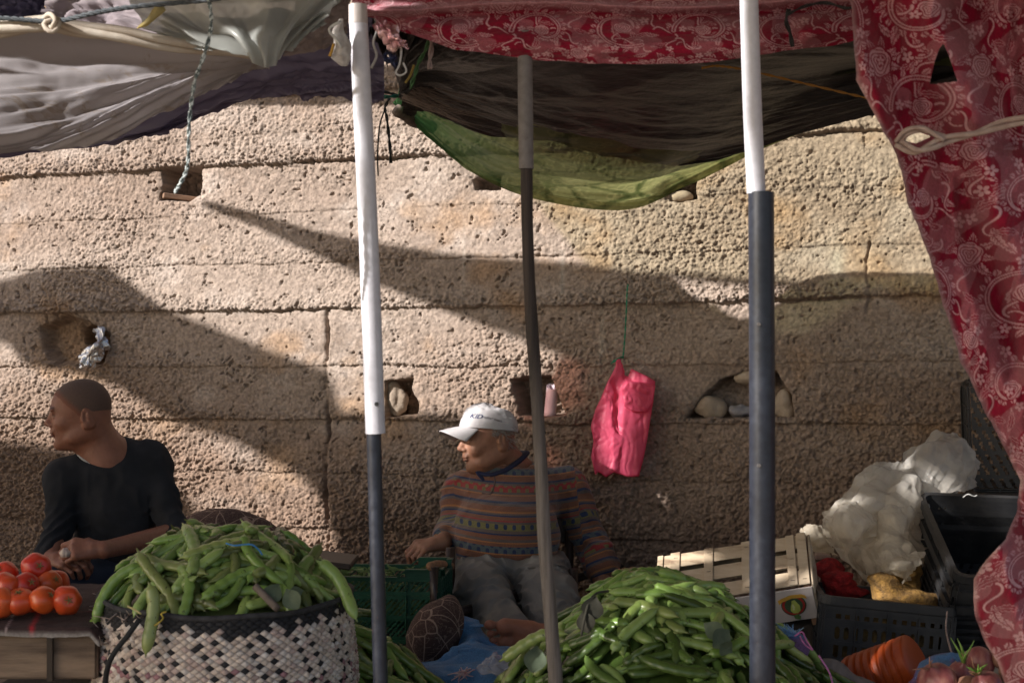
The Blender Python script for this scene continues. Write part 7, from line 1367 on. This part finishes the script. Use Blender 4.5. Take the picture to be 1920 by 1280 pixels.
for i, (u, v, Y, r_, ax_, mt, lb) in enumerate([(1757, 1278, 3.12, .044, (-.3, -.4, .5), m_on, "largest red onion lying in front on the blue net bag"), (1838, 1240, 3.26, .036, (.8, -.2, .3), m_on, "dark purple onion between sack rim and net bag"), (1800, 1262, 3.2, .028, (.1, -.5, .8), m_on, "small red onion with green shoots beside the largest"),
        (1905, 1262, 3.1, .036, (.2, -.3, .9), m_on2, "brown dry skinned onion at the far right corner"), (1850, 1285, 3.06, .034, (-.5, -.3, .6), m_on, "pinkish onion low at the bottom right"), (1815, 1292, 3.1, .03, (.4, -.5, .2), m_on2, "peeling onion squeezed between two red onions"), (1880, 1236, 3.24, .026, (.3, -.2, .8), m_on2, "small brown onion with a dry looping stalk")]):
    c = P(u, v, Y); t = empty("onion", c); tag(t, lb, "onion", "onions in the net bag"); R = frame(np.cross(ax_, [.3, 1, .1]), ax_); th = np.linspace(0, np.pi, 26)[:, None]; ph = np.linspace(0, 2*np.pi, 36, endpoint=False)[None, :]; rr = np.sin(th)**.9*(1+.02*np.sin(ph*9)); zz = .86*np.cos(th)+.42*np.exp(-(th/.22)**2); V = np.stack([rr*np.cos(ph), rr*np.sin(ph), zz+0*ph], -1)*r_
    mk("bulb", V.reshape(-1, 3)@R.T+c, gridfaces(26, 36, True), mt, t); top = c+R[:, 2]*r_*1.2; mb = MB(); r = np.random.default_rng(i)
    for k in range(4): d = R[:, 2]*.02+r.normal(0, .010, 3); mb.tube([top-R[:, 2]*.008, top+d*.6, top+d*1.3+r.normal(0, .006, 3)], [.003, .002, .0006], 5)
    mb.build("dry_neck", m_on2, t, True)
    if i in (1, 2, 4):
        mb = MB()
        for k in range(5): d = R[:, 2]*.03+r.normal(0, .014, 3)+[0, 0, .01]; mb.tube([top-R[:, 2]*.004, top+d*.5, top+d+r.normal(0, .005, 3)], [.0035, .003, .0006], 5)
        mb.build("shoot", simple("green_shoot", (.13, .30, .04), (.3, .45, .12), 40, .5), t, True)
rope("dry_stalk", [(1880, 1232, 3.2), (1874, 1214, 3.18), (1888, 1206, 3.16), (1902, 1210, 3.15), (1908, 1232, 3.15), (1900, 1256, 3.14)], .004, m_on2, "dry looping onion stalk in the right corner", "stalk")
rope("thread", [(1776, 1146, 3.8), (1774, 1180, 3.6), (1782, 1215, 3.4), (1792, 1240, 3.3), (1800, 1258, 3.22)], .0022, m_rag, "thin beige thread hanging from the crates down to the onions", "thread")
rope("thread", [(1806, 932, 4.28), (1815, 926, 4.26), (1826, 930, 4.26), (1832, 928, 4.26)], .002, m_whitecord, "white thread snagged inside the tilted black crate", "thread")
# blue scrap with fringe behind the pods
blob("blue_scrap", SDF().ell(P(1492, 1212, 3.34), (.032, .03, .040), frame((0, 1, 0), (-.5, 0, 1)), .02), m_net, "blue woven scrap poking up beside the right steel pole", "scrap", .004, (('w', 20, .015),))
mb = MB(); r = np.random.default_rng(9)
for i in range(34): p = P(1487+r.uniform(-12, 8), 1192, 3.32); d = np.array([r.normal(-.02, .02), r.normal(0, .012), r.uniform(.008, .03)]); mb.tube([p, p+d*.6, p+d+r.normal(0, .004, 3)], [.0011, .001, .0005], 4)
tag(mb.build("fringe", simple("pale_blue_fringe", (.25, .42, .60), (.12, .25, .5), 40, .7)), "pale blue frayed fringe on the woven scrap", "fringe", kind="stuff")
rope("pink_string", [(1490, 1192, 3.3), (1504, 1184, 3.3), (1512, 1200, 3.3), (1524, 1218, 3.28), (1508, 1206, 3.29), (1500, 1192, 3.3)], .0018, simple("pink_string", (.55, .16, .38), None, 40, .6), "pink string tangled on the blue woven scrap", "string")
rope("pink_string", [(1535, 1228, 3.2), (1546, 1244, 3.2), (1556, 1262, 3.2), (1562, 1284, 3.2)], .002, simple("pink_string_b", (.45, .16, .4), None, 40, .6), "pink string trailing down the heap beside the grey stone", "string")
# blue sack and clear bag under the foot
S_ = SDF().ell(P(878, 1212, 4.0), (.050, .08, .050), frame((0, 1, 0), (-.3, 0, 1)), .03).ell(P(920, 1240, 3.9), (.10, .12, .050), frame((0, 1, 0), (.35, 0, 1)), .04).ell(P(845, 1268, 3.85), (.11, .12, .040), None, .04).ell(P(800, 1262, 3.95), (.09, .1, .03), frame((0, 1, 0), (-.1, 0, 1)), .03).ell(P(940, 1285, 3.75), (.09, .08, .05), None, .03).cap(P(880, 1290, 3.9), P(880, 1420, 3.9), .13, .17, .03)
blob("blue_sack", S_, m_blue, "crumpled blue woven sack lying below the bare foot", "sack", .0055, (('c', 5.5, .06), ('c', 13, .022), ('c', 28, .006)))
mb = MB(); r = np.random.default_rng(14); 
for i in range(16): p = P(868+r.uniform(-8, 8), 1262+r.uniform(-5, 5), 3.72); d = r.normal(0, 1, 3)*[.018, .008, .014]; mb.tube([p-d, p, p+d], .0014, 4)
tag(mb.build("fringe", simple("pink_white_fringe", (.62, .30, .30), (.6, .55, .55), 90, .7)), "pink and white frayed threads on the blue sack", "fringe", kind="stuff")
m, nt, b = new_mat("clear_film"); b.inputs['Base Color'].default_value = (.6, .57, .58, 1); b.inputs['Roughness'].default_value = .18; tp = nt.nodes.new('ShaderNodeBsdfTransparent'); mx = nt.nodes.new('ShaderNodeMixShader'); mx.inputs[0].default_value = .55; L(nt, b.outputs[0], mx.inputs[1]); L(nt, tp.outputs[0], mx.inputs[2]); L(nt, mx.outputs[0], nt.nodes['Material Output'].inputs[0])
crumple("clear_bag", [[(918, 1222, 3.78), (950, 1226, 3.76), (985, 1228, 3.78)], [(905, 1240, 3.72), (945, 1236, 3.70), (990, 1240, 3.72)], [(893, 1254, 3.68), (935, 1256, 3.66), (985, 1262, 3.66)], [(930, 1262, 3.64), (950, 1272, 3.62), (985, 1275, 3.62)]], m, "clear plastic bag lying on the blue sack", "bag", .018, 30, 5)
crumple("plastic_bag", [[(158, 1246, 3.3), (175, 1238, 3.28), (196, 1244, 3.3)], [(152, 1262, 3.28), (176, 1258, 3.24), (204, 1262, 3.28)], [(148, 1284, 3.28), (172, 1282, 3.24), (206, 1286, 3.28)]], simple("grey_bag", (.26, .25, .27), (.18, .17, .2), 20, .4, trans=.1), "grey plastic bag tucked under the wooden box", "bag", .02, 26, 3)

# chair and cushions
def brown_mat():
    m, nt, b = new_mat("brown_patterned_plush"); v = coords(nt); vo = nt.nodes.new('ShaderNodeTexVoronoi'); vo.feature = 'DISTANCE_TO_EDGE'; vo.inputs['Scale'].default_value = 17; L(nt, v, vo.inputs['Vector']); n2 = noise(nt, v, 26, 2, .5, 2.5)
    l1 = ramp(nt, vo.outputs['Distance'], [(.0, (1, 1, 1)), (.016, (1, 1, 1)), (.028, (0, 0, 0))]); l2 = ramp(nt, n2, [(.485, (0, 0, 0)), (.495, (1, 1, 1)), (.515, (1, 1, 1)), (.525, (0, 0, 0))]); msk = mixc(nt, .5, l1, l2, 'ADD'); c = mixc(nt, msk, ramp(nt, noise(nt, v, 5), [(.3, (.045, .022, .018)), (.7, (.07, .036, .028))]), (.26, .18, .14)); L(nt, c, b.inputs['Base Color']); b.inputs['Roughness'].default_value = .95; bump(nt, b, noise(nt, v, 300, 3), .6, .002); return m
m_brown = brown_mat()
blob("cushion", SDF().ell(P(815, 1192, 4.05), (.072, .10, .098), frame((0, 1, 0), (.25, 0, 1)), .03).ell(P(842, 1172, 4.10), (.045, .08, .085), None, .03).cap(P(816, 1250, 4.05), P(826, 1350, 4.05), .075, .075, .03), m_brown, "brown patterned plush cushion bulging beside the old man's leg", "cushion", .006, (('f', 7, .02),))
blob("cushion", SDF().ell(P(430, 1010, 5.15), (.20, .12, .10), frame((0, 1, 0), (.25, 0, 1)), .05).ell(P(500, 1060, 5.05), (.24, .14, .09), frame((0, 1, 0), (.35, 0, 1)), .05).cap(P(430, 1120, 5.1), P(430, 1330, 5.1), .2, .2, .05), m_brown, "brown patterned plush cushion pile behind the basket's bean heap", "cushion", .008, (('f', 6, .03),))
t = empty("chair", P(950, 1250, 5.05)); tag(t, "old wooden chair with a dark post carrying the older man", "chair"); m_chair = simple("dark_chair_wood", (.06, .035, .025), (.035, .02, .016), 12, .5)
mb = MB(); mb.box((.0, 4.92, .400), (.46, .42, .035), bev=.008); mb.build("seat", m_chair, t)
for x, y, zt in ((-.205, 4.74, .62), (.205, 4.74, .55), (-.205, 5.10, .75), (.205, 5.10, .75)): mb = MB(); mb.tube([(x, y, 0), (x, y, zt)], .016, 14); mb.build("leg", m_chair, t, True)
mb = MB(); mb.box((0, 5.12, .66), (.42, .02, .14), bev=.006); mb.build("backrest", m_chair, t)
mb = MB(); q = resample([P(806, 1061, 4.21), P(824, 1057, 4.35), P(846, 1061, 4.70)], 16); mb.tube(q, .0125, 10); mb.build("armrest", simple("twine_bound_arm", (.30, .16, .08), (.18, .09, .05), 60, .7), t, True)
mb = MB(); mb.tube([P(814, 1062, 4.22), P(812, 1160, 4.22), gz(812, 4.22)], .0145, 14); mb.build("front_post", simple("dark_metal_post", (.045, .03, .028), (.03, .022, .02), 12, .35), t, True)
t = empty("stool", (-1.27, 4.72, 0)); tag(t, "low dark stool under the shaven headed man", "stool")
mb = MB(); mb.box((-1.27, 4.72, .42), (.36, .34, .04), bev=.01); mb.build("seat", m_wood2, t)
for x in (-1.42, -1.12):
    for y in (4.58, 4.86): mb = MB(); mb.box((x, y, .20), (.04, .04, .40)); mb.build("leg", m_wood2, t)
